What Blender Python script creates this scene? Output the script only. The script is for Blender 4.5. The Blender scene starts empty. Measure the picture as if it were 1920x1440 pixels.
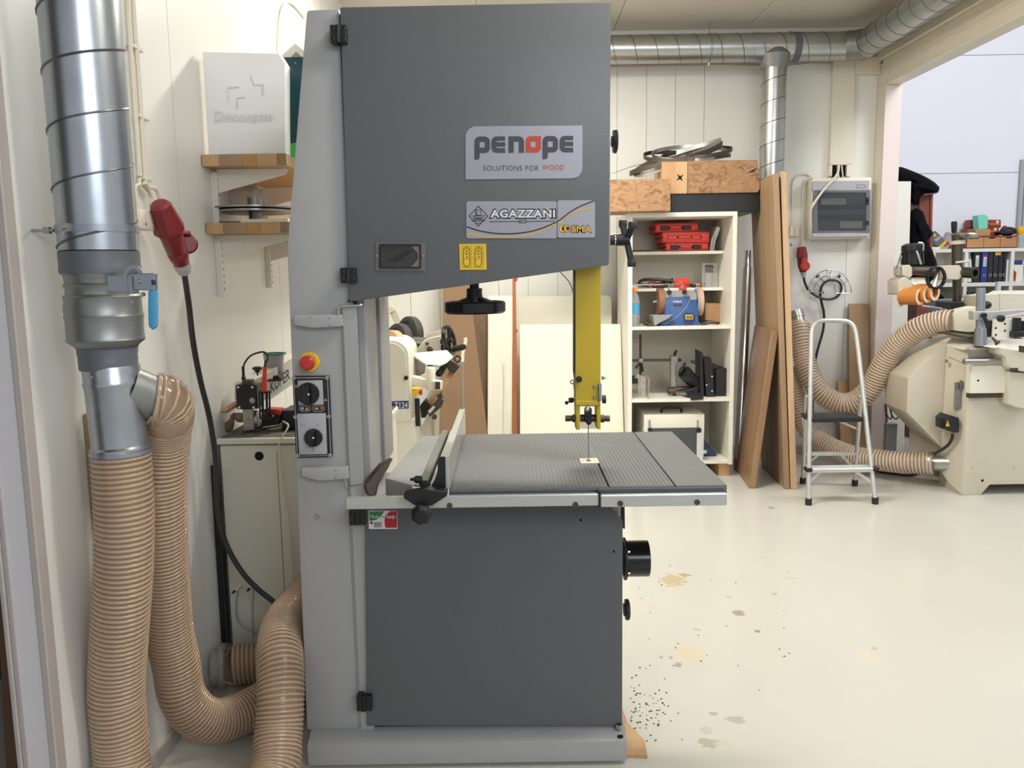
import bpy, bmesh, math, random
import numpy as np
from mathutils import Vector, Matrix
random.seed(7)
SC = bpy.context.scene
COL = SC.collection
R = math.radians

# ---------------------------------------------------------------- camera
FPX, PITCH, ROLL, CZ = 1540.0, R(7.6), R(0.88), 1.47
_f = Vector((0, math.cos(PITCH), -math.sin(PITCH)))
_r0 = Vector((1, 0, 0))
_u0 = _r0.cross(_f)
_r = _r0 * math.cos(ROLL) - _u0 * math.sin(ROLL)
_u = _u0 * math.cos(ROLL) + _r0 * math.sin(ROLL)
CAM = Vector((0, 0, CZ))
cd = bpy.data.cameras.new('camera')
cd.sensor_fit = 'HORIZONTAL'; cd.sensor_width = 36.0
cd.lens = 36.0 * FPX / 1920.0
cd.clip_start = 0.02; cd.clip_end = 100
cam = bpy.data.objects.new('camera', cd); COL.objects.link(cam)
M3 = Matrix((_r, _u, -_f)).transposed()
cam.matrix_world = Matrix.Translation(CAM) @ M3.to_4x4()
SC.camera = cam

# ---------------------------------------------------------------- world, lamps, exposure
SC.view_settings.view_transform = 'Standard'
SC.view_settings.look = 'None'
SC.view_settings.gamma = 1.0
SC.view_settings.use_curve_mapping = False
SC.view_settings.exposure = -0.06
w = bpy.data.worlds.new('world'); SC.world = w; w.use_nodes = True
bg = w.node_tree.nodes['Background']
bg.inputs[0].default_value = (0.94, 0.965, 1.0, 1); bg.inputs[1].default_value = 0.57
def area(name, loc, target, sx, sy, energy, color):
    l = bpy.data.lights.new(name, 'AREA'); l.shape = 'RECTANGLE'; l.size = sx; l.size_y = sy
    l.energy = energy; l.color = color
    o = bpy.data.objects.new(name, l); COL.objects.link(o); o.location = loc
    o.rotation_euler = (Vector(target) - Vector(loc)).to_track_quat('-Z', 'Y').to_euler()
    return o
area('tube_light_rear', (0.25, 4.45, 3.2), (0.25, 4.45, 0), 1.3, 0.18, 64, (1.0, 0.975, 0.93))
area('tube_light_rear_up', (0.25, 4.45, 3.12), (0.25, 4.45, 9), 1.3, 0.18, 64, (1.0, 0.975, 0.93))
area('tube_light_front', (1.3, 1.6, 3.2), (1.3, 1.6, 0), 1.3, 0.18, 27, (1.0, 0.975, 0.93))
area('tube_light_front_up', (1.3, 1.6, 3.12), (1.3, 1.6, 9), 1.3, 0.18, 40, (1.0, 0.975, 0.93))
area('daylight_second_room', (4.9, 3.5, 4.7), (4.6, 8.4, 1.2), 2.6, 1.6, 170, (0.95, 0.97, 1.0))  # area lamp standing in for daylight in the second room, source unseen
area('window_daylight', (2.1, -2.3, 3.1), (0.0, 3.0, 1.1), 2.6, 1.2, 88, (0.86, 0.92, 1.0))

# ---------------------------------------------------------------- helpers
def ray(px, py): return _f + _r * ((px - 960) / FPX) - _u * ((py - 720) / FPX)
def P(px, py, Y): d = ray(px, py); return CAM + d * (Y / d.y)
def PX(px, py, X): d = ray(px, py); return CAM + d * (X / d.x)
def PZ(px, py, Z): d = ray(px, py); return CAM + d * ((Z - CZ) / d.z)
def V(*a): return Vector(a)
def lin(c):
    c /= 255.0
    return c / 12.92 if c <= 0.04045 else ((c + 0.055) / 1.055) ** 2.4
def rgb(r, g, b): return (lin(r), lin(g), lin(b))

MATS = {}
def mat(name, col, rough=0.5, metal=0.0, var=0.06, scale=18.0, bump=0.0, stretch=None, coat=0.0, alpha=1.0, trans=0.0,
        spec=0.5, col2=None, detail=4.0, contrast=None, ior=1.5):
    if name in MATS: return MATS[name]
    m = bpy.data.materials.new(name); m.use_nodes = True
    nt = m.node_tree; n = nt.nodes; L = nt.links
    b = n['Principled BSDF']
    b.inputs['Roughness'].default_value = rough; b.inputs['Metallic'].default_value = metal
    b.inputs['Coat Weight'].default_value = coat; b.inputs['Alpha'].default_value = alpha
    b.inputs['Transmission Weight'].default_value = trans; b.inputs['Specular IOR Level'].default_value = spec
    b.inputs['IOR'].default_value = ior
    if col2 is None:
        col2 = tuple(min(1, c * (1 + var)) for c in col); col1 = tuple(c * (1 - var) for c in col)
    else: col1 = col
    tc = n.new('ShaderNodeTexCoord'); src = tc.outputs['Object']
    if stretch:
        mp = n.new('ShaderNodeMapping'); mp.inputs['Scale'].default_value = stretch
        L.new(src, mp.inputs['Vector']); src = mp.outputs['Vector']
    nz = n.new('ShaderNodeTexNoise'); nz.inputs['Scale'].default_value = scale; nz.inputs['Detail'].default_value = detail
    L.new(src, nz.inputs['Vector'])
    fac = nz.outputs['Fac']
    if contrast:
        cr = n.new('ShaderNodeMapRange'); cr.inputs['From Min'].default_value = contrast[0]; cr.inputs['From Max'].default_value = contrast[1]
        L.new(fac, cr.inputs['Value']); fac = cr.outputs['Result']
    mx = n.new('ShaderNodeMix'); mx.data_type = 'RGBA'
    mx.inputs[6].default_value = (*col1, 1); mx.inputs[7].default_value = (*col2, 1)
    L.new(fac, mx.inputs[0]); L.new(mx.outputs[2], b.inputs['Base Color'])
    if bump:
        bp = n.new('ShaderNodeBump'); bp.inputs['Strength'].default_value = bump; bp.inputs['Distance'].default_value = 0.004
        L.new(nz.outputs['Fac'], bp.inputs['Height']); L.new(bp.outputs['Normal'], b.inputs['Normal'])
    MATS[name] = m
    return m

def rootloc(o):
    v = Vector((0, 0, 0))
    while o is not None: v += o.location; o = o.parent
    return v

class MB:
    """collects shapes given in world metres, then links them as one mesh object"""
    def __init__(s): s.bm = bmesh.new(); s.mi = 0
    def _new(s, verts, faces, bevel=0.0, seg=1, matrix=None):
        vs = [s.bm.verts.new((matrix @ Vector(v)) if matrix else v) for v in verts]
        fs = []
        for f in faces:
            try: fs.append(s.bm.faces.new([vs[i] for i in f]))
            except ValueError: pass
        bmesh.ops.recalc_face_normals(s.bm, faces=fs)
        if bevel > 0:
            es = set()
            for f in fs: es.update(f.edges)
            es = [e for e in es if len(e.link_faces) == 2 and e.calc_face_angle(0) > 0.5]
            bmesh.ops.bevel(s.bm, geom=es, offset=bevel, segments=seg, affect='EDGES', profile=0.6, clamp_overlap=True)
        return s
    def box(s, x0, x1, y0, y1, z0, z1, bevel=0.0, seg=1, matrix=None):
        v = [(x, y, z) for x in (x0, x1) for y in (y0, y1) for z in (z0, z1)]
        f = [(0, 1, 3, 2), (4, 6, 7, 5), (0, 4, 5, 1), (2, 3, 7, 6), (0, 2, 6, 4), (1, 5, 7, 3)]
        return s._new(v, f, bevel, seg, matrix)
    def obox(s, c, ax, ay, az, bevel=0.0, seg=1):
        """box about c with half-extent vectors"""
        c, ax, ay, az = map(Vector, (c, ax, ay, az))
        v = [c + ax * i + ay * j + az * k for i in (-1, 1) for j in (-1, 1) for k in (-1, 1)]
        f = [(0, 1, 3, 2), (4, 6, 7, 5), (0, 4, 5, 1), (2, 3, 7, 6), (0, 2, 6, 4), (1, 5, 7, 3)]
        return s._new(v, f, bevel, seg)
    def bar(s, a, b, wx, wz, up=(0, 0, 1), bevel=0.0):
        a, b = Vector(a), Vector(b); d = (b - a); L = d.length; d.normalize()
        u = Vector(up); sd = d.cross(u)
        if sd.length < 1e-4: sd = d.cross(Vector((0, 1, 0)))
        sd.normalize(); u = sd.cross(d).normalized()
        return s.obox((a + b) / 2, sd * wx / 2, d * L / 2, u * wz / 2, bevel)
    def extr(s, pts, vec, bevel=0.0, seg=1):
        pts = [Vector(p) for p in pts]; vec = Vector(vec); n = len(pts)
        v = pts + [p + vec for p in pts]
        f = [tuple(range(n)), tuple(range(2 * n - 1, n - 1, -1))] + [(i, (i + 1) % n, n + (i + 1) % n, n + i) for i in range(n)]
        return s._new(v, f, bevel, seg)
    def fpoly(s, pts, Y0, Y1, bevel=0.0, seg=1):
        """front-parallel polygon: photo points laid on the plane y = Y0, extruded back to Y1"""
        return s.extr([P(x, y, Y0) for x, y in pts], (0, Y1 - Y0, 0), bevel, seg)
    def fbox(s, px0, py0, px1, py1, Y0, Y1, bevel=0.0, seg=1):
        a = P(px0, py0, Y0); b = P(px1, py1, Y0)
        return s.box(a.x, b.x, Y0, Y1, b.z, a.z, bevel, seg)
    def cyl(s, a, b, r0, r1=None, n=20, caps=True):
        if r1 is None: r1 = r0
        return s.lathe(a, b, [(0, r0), (1, r1)], n, caps)
    def lathe(s, a, b, prof, n=24, caps=True, absolute=False):
        """profile of (t along a-b, radius)"""
        a, b = Vector(a), Vector(b); d = b - a; L = d.length; dn = d.normalized()
        t = Vector((0, 0, 1)) if abs(dn.z) < 0.9 else Vector((1, 0, 0))
        x = dn.cross(t).normalized(); y = dn.cross(x)
        rings = []
        for q, r in prof:
            c = a + dn * (q if absolute else q * L)
            rings.append([s.bm.verts.new(c + (x * math.cos(k * 2 * math.pi / n) + y * math.sin(k * 2 * math.pi / n)) * max(r, 1e-5)) for k in range(n)])
        fs = []
        for r0, r1 in zip(rings, rings[1:]):
            for k in range(n): fs.append(s.bm.faces.new((r0[k], r0[(k + 1) % n], r1[(k + 1) % n], r1[k])))
        if caps:
            fs.append(s.bm.faces.new(rings[0][::-1])); fs.append(s.bm.faces.new(rings[-1]))
        bmesh.ops.recalc_face_normals(s.bm, faces=fs)
        return s
    def ring(s, c, axis, r_in, r_out, h, n=28, bev=0.0):
        c, axis = Vector(c), Vector(axis).normalized()
        a, b = c - axis * h / 2, c + axis * h / 2
        e = bev / h if bev else 0
        prof = [(0, r_in + bev), (0, r_out - bev), (e, r_out), (1 - e, r_out), (1, r_out - bev), (1, r_in + bev), (1 - e, r_in), (e, r_in), (0, r_in + bev)]
        return s.lathe(a, b, prof, n, caps=False)
    def tube(s, pts, r, n=8, closed=False, caps=True, flat=None):
        pts = [Vector(p) for p in pts]; N = len(pts)
        tang = []
        for i in range(N):
            a = pts[(i - 1) % N] if (closed or i > 0) else pts[0]; b = pts[(i + 1) % N] if (closed or i < N - 1) else pts[-1]
            t = (b - a); tang.append(t.normalized() if t.length > 1e-9 else Vector((0, 0, 1)))
        t0 = tang[0]; up = Vector((0, 0, 1)) if abs(t0.z) < 0.9 else Vector((1, 0, 0))
        x = t0.cross(up).normalized(); rings = []
        for i in range(N):
            x = (x - tang[i] * x.dot(tang[i])).normalized(); y = tang[i].cross(x)
            rr = r(i / (N - 1)) if callable(r) else (r[i] if hasattr(r, '__len__') else r)
            fx = 1.0; fy = flat or 1.0
            rings.append([s.bm.verts.new(pts[i] + (x * math.cos(k * 2 * math.pi / n) * fx + y * math.sin(k * 2 * math.pi / n) * fy) * rr) for k in range(n)])
        fs = []
        m = N if closed else N - 1
        for i in range(m):
            r0, r1 = rings[i], rings[(i + 1) % N]
            for k in range(n): fs.append(s.bm.faces.new((r0[k], r0[(k + 1) % n], r1[(k + 1) % n], r1[k])))
        if caps and not closed:
            fs.append(s.bm.faces.new(rings[0][::-1])); fs.append(s.bm.faces.new(rings[-1]))
        bmesh.ops.recalc_face_normals(s.bm, faces=fs)
        return s
    def ball(s, c, r, n=14, m=9, sx=1, sy=1, sz=1, lobes=0, la=0.0):
        c = Vector(c); rings = []
        for i in range(1, m):
            th = math.pi * i / m
            row = []
            for k in range(n):
                ph = 2 * math.pi * k / n; q = r * (1 + la * math.cos(lobes * ph))
                row.append(s.bm.verts.new(c + Vector((q * math.sin(th) * math.cos(ph) * sx, q * math.sin(th) * math.sin(ph) * sy, r * math.cos(th) * sz))))
            rings.append(row)
        t = s.bm.verts.new(c + Vector((0, 0, r * sz))); b = s.bm.verts.new(c - Vector((0, 0, r * sz)))
        fs = []
        for r0, r1 in zip(rings, rings[1:]):
            for k in range(n): fs.append(s.bm.faces.new((r0[k], r1[k], r1[(k + 1) % n], r0[(k + 1) % n])))
        for k in range(n):
            fs.append(s.bm.faces.new((t, rings[0][k], rings[0][(k + 1) % n]))); fs.append(s.bm.faces.new((b, rings[-1][(k + 1) % n], rings[-1][k])))
        bmesh.ops.recalc_face_normals(s.bm, faces=fs)
        return s
    def loops(s, loops, to3d, thick):
        """flat shape with holes (list of 2-D loops), thickened along to3d's normal"""
        bm2 = bmesh.new(); es = []
        for lp in loops:
            vs = [bm2.verts.new((x, y, 0)) for x, y in lp]
            for i in range(len(vs)): es.append(bm2.edges.new((vs[i], vs[(i + 1) % len(vs)])))
        bmesh.ops.triangle_fill(bm2, use_beauty=True, use_dissolve=False, edges=es)
        g = bmesh.ops.extrude_face_region(bm2, geom=list(bm2.faces))
        for v in g['geom']:
            if isinstance(v, bmesh.types.BMVert): v.co.z += 1.0
        bm2.verts.ensure_lookup_table()
        mp = {}
        for v in bm2.verts: mp[v] = s.bm.verts.new(to3d(v.co.x, v.co.y, v.co.z * thick))
        fs = []
        for f in bm2.faces:
            try: fs.append(s.bm.faces.new([mp[v] for v in f.verts]))
            except ValueError: pass
        bmesh.ops.recalc_face_normals(s.bm, faces=fs)
        bm2.free()
        return s
    def build(s, name, m, parent=None, angle=35, kind=None, label=None, origin=None):
        bm = s.bm
        me = bpy.data.meshes.new(name)
        ca = math.radians(angle)
        for e in bm.edges:
            e.smooth = not (len(e.link_faces) == 2 and e.calc_face_angle(0) > ca)
        for f in bm.faces: f.smooth = True
        o = bpy.data.objects.new(name, me)
        if parent is not None:
            off = rootloc(parent); o.parent = parent
        else:
            if origin is None:
                co = [v.co for v in bm.verts]
                xs = [c.x for c in co]; ys = [c.y for c in co]; zs = [c.z for c in co]
                origin = ((min(xs) + max(xs)) / 2, (min(ys) + max(ys)) / 2, min(zs))
            off = Vector(origin); o.location = off
        for v in bm.verts: v.co -= off
        bm.to_mesh(me); bm.free()
        for q in (m if isinstance(m, (list, tuple)) else [m]): me.materials.append(q)
        COL.objects.link(o)
        if kind: o['kind'] = kind
        if label: o['label'] = label
        return o

def tag(o, label, cat, group=None):
    o['label'] = label; o['category'] = cat
    if group: o['group'] = group
    return o
def thing(name, label, cat, loc, group=None):
    o = bpy.data.objects.new(name, None); COL.objects.link(o); o.location = loc; o.empty_display_size = 0.1
    return tag(o, label, cat, group)
def dup(root, loc, label=None, rotz=None):
    r = root.copy(); COL.objects.link(r); r.location = loc
    if rotz is not None: r.rotation_euler = (0, 0, rotz)
    if label: r['label'] = label
    for ch in list(root.children):
        c = ch.copy(); COL.objects.link(c); c.parent = r
        for g in list(ch.children):
            d = g.copy(); COL.objects.link(d); d.parent = c
    return r

def smooth_path(ctrl, step=0.02, closed=False):
    """Catmull-Rom through the control points, resampled evenly"""
    c = [Vector(p) for p in ctrl]
    out = []
    n = len(c)
    for i in range(n if closed else n - 1):
        p0 = c[(i - 1) % n] if (closed or i > 0) else c[0] * 2 - c[1]
        p1 = c[i]; p2 = c[(i + 1) % n]
        p3 = c[(i + 2) % n] if (closed or i < n - 2) else c[-1] * 2 - c[-2]
        for k in range(16):
            t = k / 16
            out.append(0.5 * ((2 * p1) + (p2 - p0) * t + (2 * p0 - 5 * p1 + 4 * p2 - p3) * t * t + (3 * p1 - p0 - 3 * p2 + p3) * t ** 3))
    if not closed: out.append(c[-1])
    else: out.append(out[0])
    L = [0]
    for a, b in zip(out, out[1:]): L.append(L[-1] + (b - a).length)
    N = max(3, int(L[-1] / step)); res = []; j = 0
    for i in range(N + 1):
        s_ = L[-1] * i / N
        while j < len(L) - 2 and L[j + 1] < s_: j += 1
        d = L[j + 1] - L[j]
        res.append(out[j].lerp(out[j + 1], (s_ - L[j]) / d if d > 1e-9 else 0))
    if closed: res.pop()
    return res

def helix_on(path, r, pitch, n_per=20, phase=0.0, tight=0.0):
    """points winding round a path"""
    L = 0; pts = []; path = [Vector(p) for p in path]
    t0 = (path[1] - path[0]).normalized(); up = Vector((0, 0, 1)) if abs(t0.z) < 0.9 else Vector((1, 0, 0))
    x = t0.cross(up).normalized(); prev = None
    seg = pitch / n_per
    dense = smooth_path(path, seg)
    for i, p in enumerate(dense):
        t = (dense[min(i + 1, len(dense) - 1)] - dense[max(i - 1, 0)]).normalized()
        x = (x - t * x.dot(t)).normalized(); y = t.cross(x)
        phase += 2 * math.pi / n_per * (2.0 if i * seg < tight else 1.0); a = phase
        pts.append(p + (x * math.cos(a) + y * math.sin(a)) * r)
    return pts

def text(body, name, m, parent, to3d, x0, x1, y0, y1, thick=0.0008, bold=0.0, shear=0.0, spacing=1.0, label=None):
    """lettering fitted into the 2-D rectangle x0..x1, y0..y1 of a to3d(u, v, w) frame"""
    c = bpy.data.curves.new('t', 'FONT'); c.body = body; c.size = 1; c.offset = bold; c.shear = shear; c.space_character = spacing
    c.resolution_u = 3
    o = bpy.data.objects.new('t', c); COL.objects.link(o)
    bpy.context.view_layer.update()
    me = bpy.data.meshes.new_from_object(o.evaluated_get(bpy.context.evaluated_depsgraph_get()))
    bpy.data.objects.remove(o)
    bm = bmesh.new(); bm.from_mesh(me); bpy.data.meshes.remove(me)
    xs = [v.co.x for v in bm.verts]; ys = [v.co.y for v in bm.verts]
    ax, bx, ay, by = min(xs), max(xs), min(ys), max(ys)
    off = rootloc(parent)
    for v in bm.verts:
        u_ = x0 + (v.co.x - ax) / (bx - ax) * (x1 - x0); v_ = y0 + (v.co.y - ay) / (by - ay) * (y1 - y0)
        v.co = to3d(u_, v_, thick) - off
    me = bpy.data.meshes.new(name); bm.to_mesh(me); bm.free(); me.materials.append(m)
    ob = bpy.data.objects.new(name, me); ob.parent = parent; COL.objects.link(ob)
    if label: ob['label'] = label
    return ob

def rrect(x0, y0, x1, y1, r, n=5, corners=(1, 1, 1, 1)):
    """rounded rectangle, corners in order bottom-left, bottom-right, top-right, top-left"""
    out = []
    for (cx, cy, a0, on, sx, sy) in ((x0 + r, y0 + r, 180, corners[0], x0, y0), (x1 - r, y0 + r, 270, corners[1], x1, y0),
                                     (x1 - r, y1 - r, 0, corners[2], x1, y1), (x0 + r, y1 - r, 90, corners[3], x0, y1)):
        if not on: out.append((sx, sy)); continue
        for k in range(n + 1):
            a = R(a0 + 90 * k / n); out.append((cx + r * math.cos(a), cy + r * math.sin(a)))
    return out
def front(Y):
    """frame on a plane facing the camera side: u = photo x, v = photo y, w = height off the plane"""
    def f(u_, v_, w_): q = P(u_, v_, Y); return Vector((q.x, Y - w_, q.z))
    return f

def screws(pts, r, h, parent, m='steel', d=(0, -1, 0), name='screw', n=8):
    """single screw heads sharing one mesh"""
    d = Vector(d); out = []
    base = None
    for p in pts:
        if base is None:
            o = MB().lathe(p, Vector(p) + d * h, [(0, r), (.6, r), (1, r * .75)], n).build(name, M(m), parent); base = o; b0_ = Vector(p)
        else:
            o = base.copy(); COL.objects.link(o); o.location = base.location + (Vector(p) - b0_)
        out.append(o)
    return out

# ---------------------------------------------------------------- materials
def M(k): return MATS[k]
mat('wall_white', rgb(230, 229, 222), 0.38, var=0.015, scale=3)
mat('wall_seam', rgb(150, 142, 125), 0.6)
mat('wall_cool', rgb(218, 214, 216), 0.4, var=0.02)
mat('room2_white', rgb(236, 236, 242), 0.5, var=0.008, scale=3)
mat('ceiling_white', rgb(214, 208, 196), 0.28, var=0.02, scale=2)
mat('beam_cream', rgb(226, 219, 200), 0.35, var=0.02)
mat('jamb_pink', rgb(226, 214, 208), 0.4, var=0.015)
mat('trim_grey', rgb(178, 170, 165), 0.4)
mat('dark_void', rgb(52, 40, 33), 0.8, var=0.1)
mat('brown_board', rgb(92, 66, 46), 0.6, var=0.15, scale=6)
mat('galv', rgb(176, 182, 188), 0.3, 0.92, var=0.13, scale=16, bump=0.05, detail=2)
mat('galv_dull', rgb(150, 152, 150), 0.42, 0.85, var=0.12, scale=14, bump=0.05)
mat('galv_far', rgb(182, 184, 180), 0.3, 0.9, var=0.16, scale=10, bump=0.12, detail=2)
mat('chrome', rgb(215, 218, 222), 0.14, 1.0, var=0.03)
mat('steel', rgb(170, 168, 162), 0.3, 0.9, var=0.08)
mat('steel_dark', rgb(92, 84, 74), 0.42, 0.8, var=0.12)
mat('duct_tape', rgb(96, 99, 106), 0.45, var=0.05, scale=30, bump=0.1)
mat('zinc', rgb(158, 164, 172), 0.35, 0.75, var=0.05)
mat('blue_plastic', rgb(78, 160, 205), 0.35, var=0.04)
mat('black', rgb(24, 24, 26), 0.42, var=0.1, scale=40)
mat('black_gloss', rgb(20, 20, 22), 0.22, var=0.05)
mat('black_fabric', rgb(14, 14, 16), 0.9, var=0.3, scale=20, spec=0.08)
mat('rubber_cable', rgb(44, 42, 42), 0.45)
mat('white_plastic', rgb(226, 218, 200), 0.35, var=0.02)
mat('grey_plastic', rgb(170, 168, 164), 0.4)
mat('red_plug', rgb(122, 30, 36), 0.35, var=0.05)
mat('red_bright', rgb(184, 48, 40), 0.35, var=0.05)
mat('red_case', rgb(224, 66, 48), 0.4, var=0.05)
mat('saw_light', rgb(166, 166, 166), 0.42, var=0.02, scale=60, bump=0.08)
mat('saw_dark', rgb(99, 102, 104), 0.33, spec=0.3, var=0.04, scale=260, bump=0.12, detail=2)
mat('saw_black', rgb(28, 30, 32), 0.5)
mat('wing_grey', rgb(148, 150, 148), 0.5, 0.15, var=.06, scale=7)
mat('rim_tan', rgb(132, 112, 98), 0.5)
mat('cast_iron', rgb(108, 110, 109), 0.58, 0.1, spec=0.3, var=0.10, scale=7, bump=0.04)
mat('cast_edge', rgb(84, 90, 98), 0.45, var=0.06)
mat('alu', rgb(196, 197, 192), 0.34, 0.55, var=0.08, scale=9, stretch=(1, 8, 8))
mat('alu_white', rgb(214, 214, 212), 0.4, 0.2, var=0.05)
mat('alu_bar', rgb(120, 118, 110), 0.4, 0.5, var=0.12, scale=12)
mat('yellow_paint', rgb(186, 162, 36), 0.38, var=0.06, scale=12)
mat('yellow_sign', rgb(226, 188, 40), 0.4, var=0.02)
mat('yellow_bright', rgb(232, 176, 34), 0.4)
mat('silver_label', rgb(156, 157, 166), 0.32, 0.25, var=0.03, scale=200)
mat('ink', rgb(60, 63, 72), 0.5)
mat('ink_black', rgb(22, 22, 28), 0.5)
mat('ink_red', rgb(176, 66, 42), 0.5)
mat('ink_white', rgb(214, 214, 220), 0.5)
mat('ink_gold', rgb(206, 166, 70), 0.5)
mat('pot_green', rgb(60, 128, 108), 0.5)
mat('ink_green', rgb(40, 128, 66), 0.5)
mat('ink_flag_red', rgb(178, 34, 44), 0.5)
mat('ink_blue', rgb(36, 54, 104), 0.45)
mat('label_white', rgb(224, 226, 226), 0.45)
mat('smoked', rgb(56, 54, 50), 0.12, var=0.1, scale=8)
mat('window_frame', rgb(104, 104, 108), 0.4)
mat('poly_hole', rgb(8, 8, 8), 0.9)
mat('insert_pink', rgb(226, 208, 190), 0.5)
mat('panel_grey', rgb(170, 170, 174), 0.4)
mat('beige_machine', rgb(204, 197, 179), 0.4, var=0.02, scale=20, bump=0.02)
mat('machine_white', rgb(230, 226, 210), 0.4, var=0.02)
mat('cabinet_grey', rgb(220, 218, 202), 0.45, var=0.03)
mat('dusty', rgb(96, 90, 80), 0.8, var=0.5, scale=22, contrast=(0.35, 0.65))
mat('hose_pale', rgb(214, 180, 150), 0.25, var=0.05)
mat('wood_light', rgb(204, 168, 124), 0.5, col2=rgb(178, 138, 94), scale=7, stretch=(1, 1, 0.12), contrast=(0.3, 0.7))
mat('beech', rgb(172, 144, 112), 0.45, col2=rgb(150, 122, 92), scale=9, stretch=(1, 1, 0.06), contrast=(0.3, 0.7))
mat('beech_edge', rgb(204, 172, 136), 0.5, col2=rgb(186, 152, 116), scale=12, stretch=(1, 1, 0.06), contrast=(0.3, 0.7))
mat('oak_board', rgb(160, 126, 90), 0.3, col2=rgb(132, 100, 70), scale=14, stretch=(1, 1, 0.05), contrast=(0.3, 0.7))
mat('white_oiled', rgb(150, 120, 88), 0.5)
mat('kraft', rgb(138, 110, 82), 0.7, var=0.06, scale=5)
mat('kraft_dark', rgb(118, 94, 70), 0.7, var=0.06, scale=5)
mat('white_board', rgb(230, 226, 208), 0.45, var=0.015)
mat('brown_strip', rgb(158, 92, 48), 0.5, var=0.2, scale=14, stretch=(1, 1, 0.1))
mat('shelf_white', rgb(236, 232, 220), 0.4, var=0.015)
mat('shelf_inner', rgb(214, 208, 192), 0.5, var=0.03)
mat('cardboard', rgb(186, 144, 92), 0.7, var=0.06)
mat('chip_dust', rgb(206, 178, 136), 0.8, var=0.1)
mat('box_white', rgb(244, 244, 244), 0.5, var=0.01)
mat('emboss_shade', rgb(224, 224, 226), 0.5)  # box white darkened, painting in the shading that picks out the embossing
mat('galv_seam', rgb(112, 114, 114), 0.4, 0.8, var=0.1)
mat('teal', rgb(18, 66, 74), 0.3)
mat('green', rgb(78, 184, 96), 0.4)
mat('grinder_blue', rgb(52, 88, 146), 0.35, var=0.05)
mat('grinder_grey', rgb(150, 150, 146), 0.4)
mat('leather', rgb(140, 98, 70), 0.6, var=0.08)
mat('grindstone', rgb(206, 162, 140), 0.7, var=0.05)
mat('orange', rgb(232, 128, 50), 0.4)
mat('binder_black', rgb(34, 38, 42), 0.5)
mat('binder_blue', rgb(38, 56, 128), 0.45)
mat('paper', rgb(232, 230, 222), 0.6)
mat('mint', rgb(128, 214, 192), 0.5)
mat('rust_red', rgb(150, 66, 42), 0.5, var=0.1)
mat('mahogany', rgb(122, 60, 44), 0.45, var=0.1)
mat('crate_wood', rgb(200, 150, 96), 0.5, col2=rgb(172, 120, 72), scale=10, stretch=(0.15, 1, 1), contrast=(0.3, 0.7))
mat('tyre', rgb(56, 54, 50), 0.6, var=0.08)
mat('cream_roll', rgb(246, 218, 176), 0.5)
mat('orange_roll', rgb(206, 132, 62), 0.45)
mat('glass_clear', rgb(235, 238, 238), 0.05, var=0.0, alpha=0.25)
mat('bag_clear', rgb(214, 206, 196), 0.12, var=0.05, alpha=0.45)
mat('panel_glass', rgb(70, 76, 80), 0.08, var=0.02, alpha=0.55)
mat('acrylic', rgb(200, 196, 184), 0.1, var=0.03, alpha=0.35)
mat('grey_dark_tub', rgb(84, 92, 98), 0.5)
mat('maroon', rgb(92, 32, 34), 0.5)

def hose_material():
    m = bpy.data.materials.new('hose_clear'); m.use_nodes = True
    b = m.node_tree.nodes['Principled BSDF']
    b.inputs['Base Color'].default_value = (*rgb(182, 152, 122), 1); b.inputs['Roughness'].default_value = 0.1
    b.inputs['Alpha'].default_value = 0.55; b.inputs['Subsurface Weight'].default_value = 0.0
    b.inputs['Coat Weight'].default_value = 0.3
    MATS['hose_clear'] = m
hose_material()
mat('hose_rib', rgb(206, 178, 150), 0.08, var=0.05, alpha=0.72, coat=0.6)
mat('hose_rib_dark', rgb(224, 204, 182), 0.1, var=0.05, alpha=0.8, coat=0.4)

def burl_material():
    m = bpy.data.materials.new('burl_wood'); m.use_nodes = True
    nt = m.node_tree; n = nt.nodes; L = nt.links; b = n['Principled BSDF']
    tc = n.new('ShaderNodeTexCoord'); mp = n.new('ShaderNodeMapping'); mp.inputs['Scale'].default_value = (13, 13, 20)
    L.new(tc.outputs['Object'], mp.inputs['Vector'])
    nz = n.new('ShaderNodeTexNoise'); nz.inputs['Scale'].default_value = 1.2; nz.inputs['Detail'].default_value = 6; nz.inputs['Distortion'].default_value = 1.6
    L.new(mp.outputs['Vector'], nz.inputs['Vector'])
    cr = n.new('ShaderNodeValToRGB')
    e = cr.color_ramp.elements; e[0].position = 0.27; e[0].color = (*rgb(104, 68, 42), 1); e[1].position = 0.66; e[1].color = (*rgb(170, 134, 96), 1)
    k = e.new(0.42); k.color = (*rgb(148, 110, 74), 1)
    L.new(nz.outputs['Fac'], cr.inputs['Fac']); L.new(cr.outputs['Color'], b.inputs['Base Color'])
    b.inputs['Roughness'].default_value = 0.5
    MATS['burl_wood'] = m
burl_material()

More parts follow.
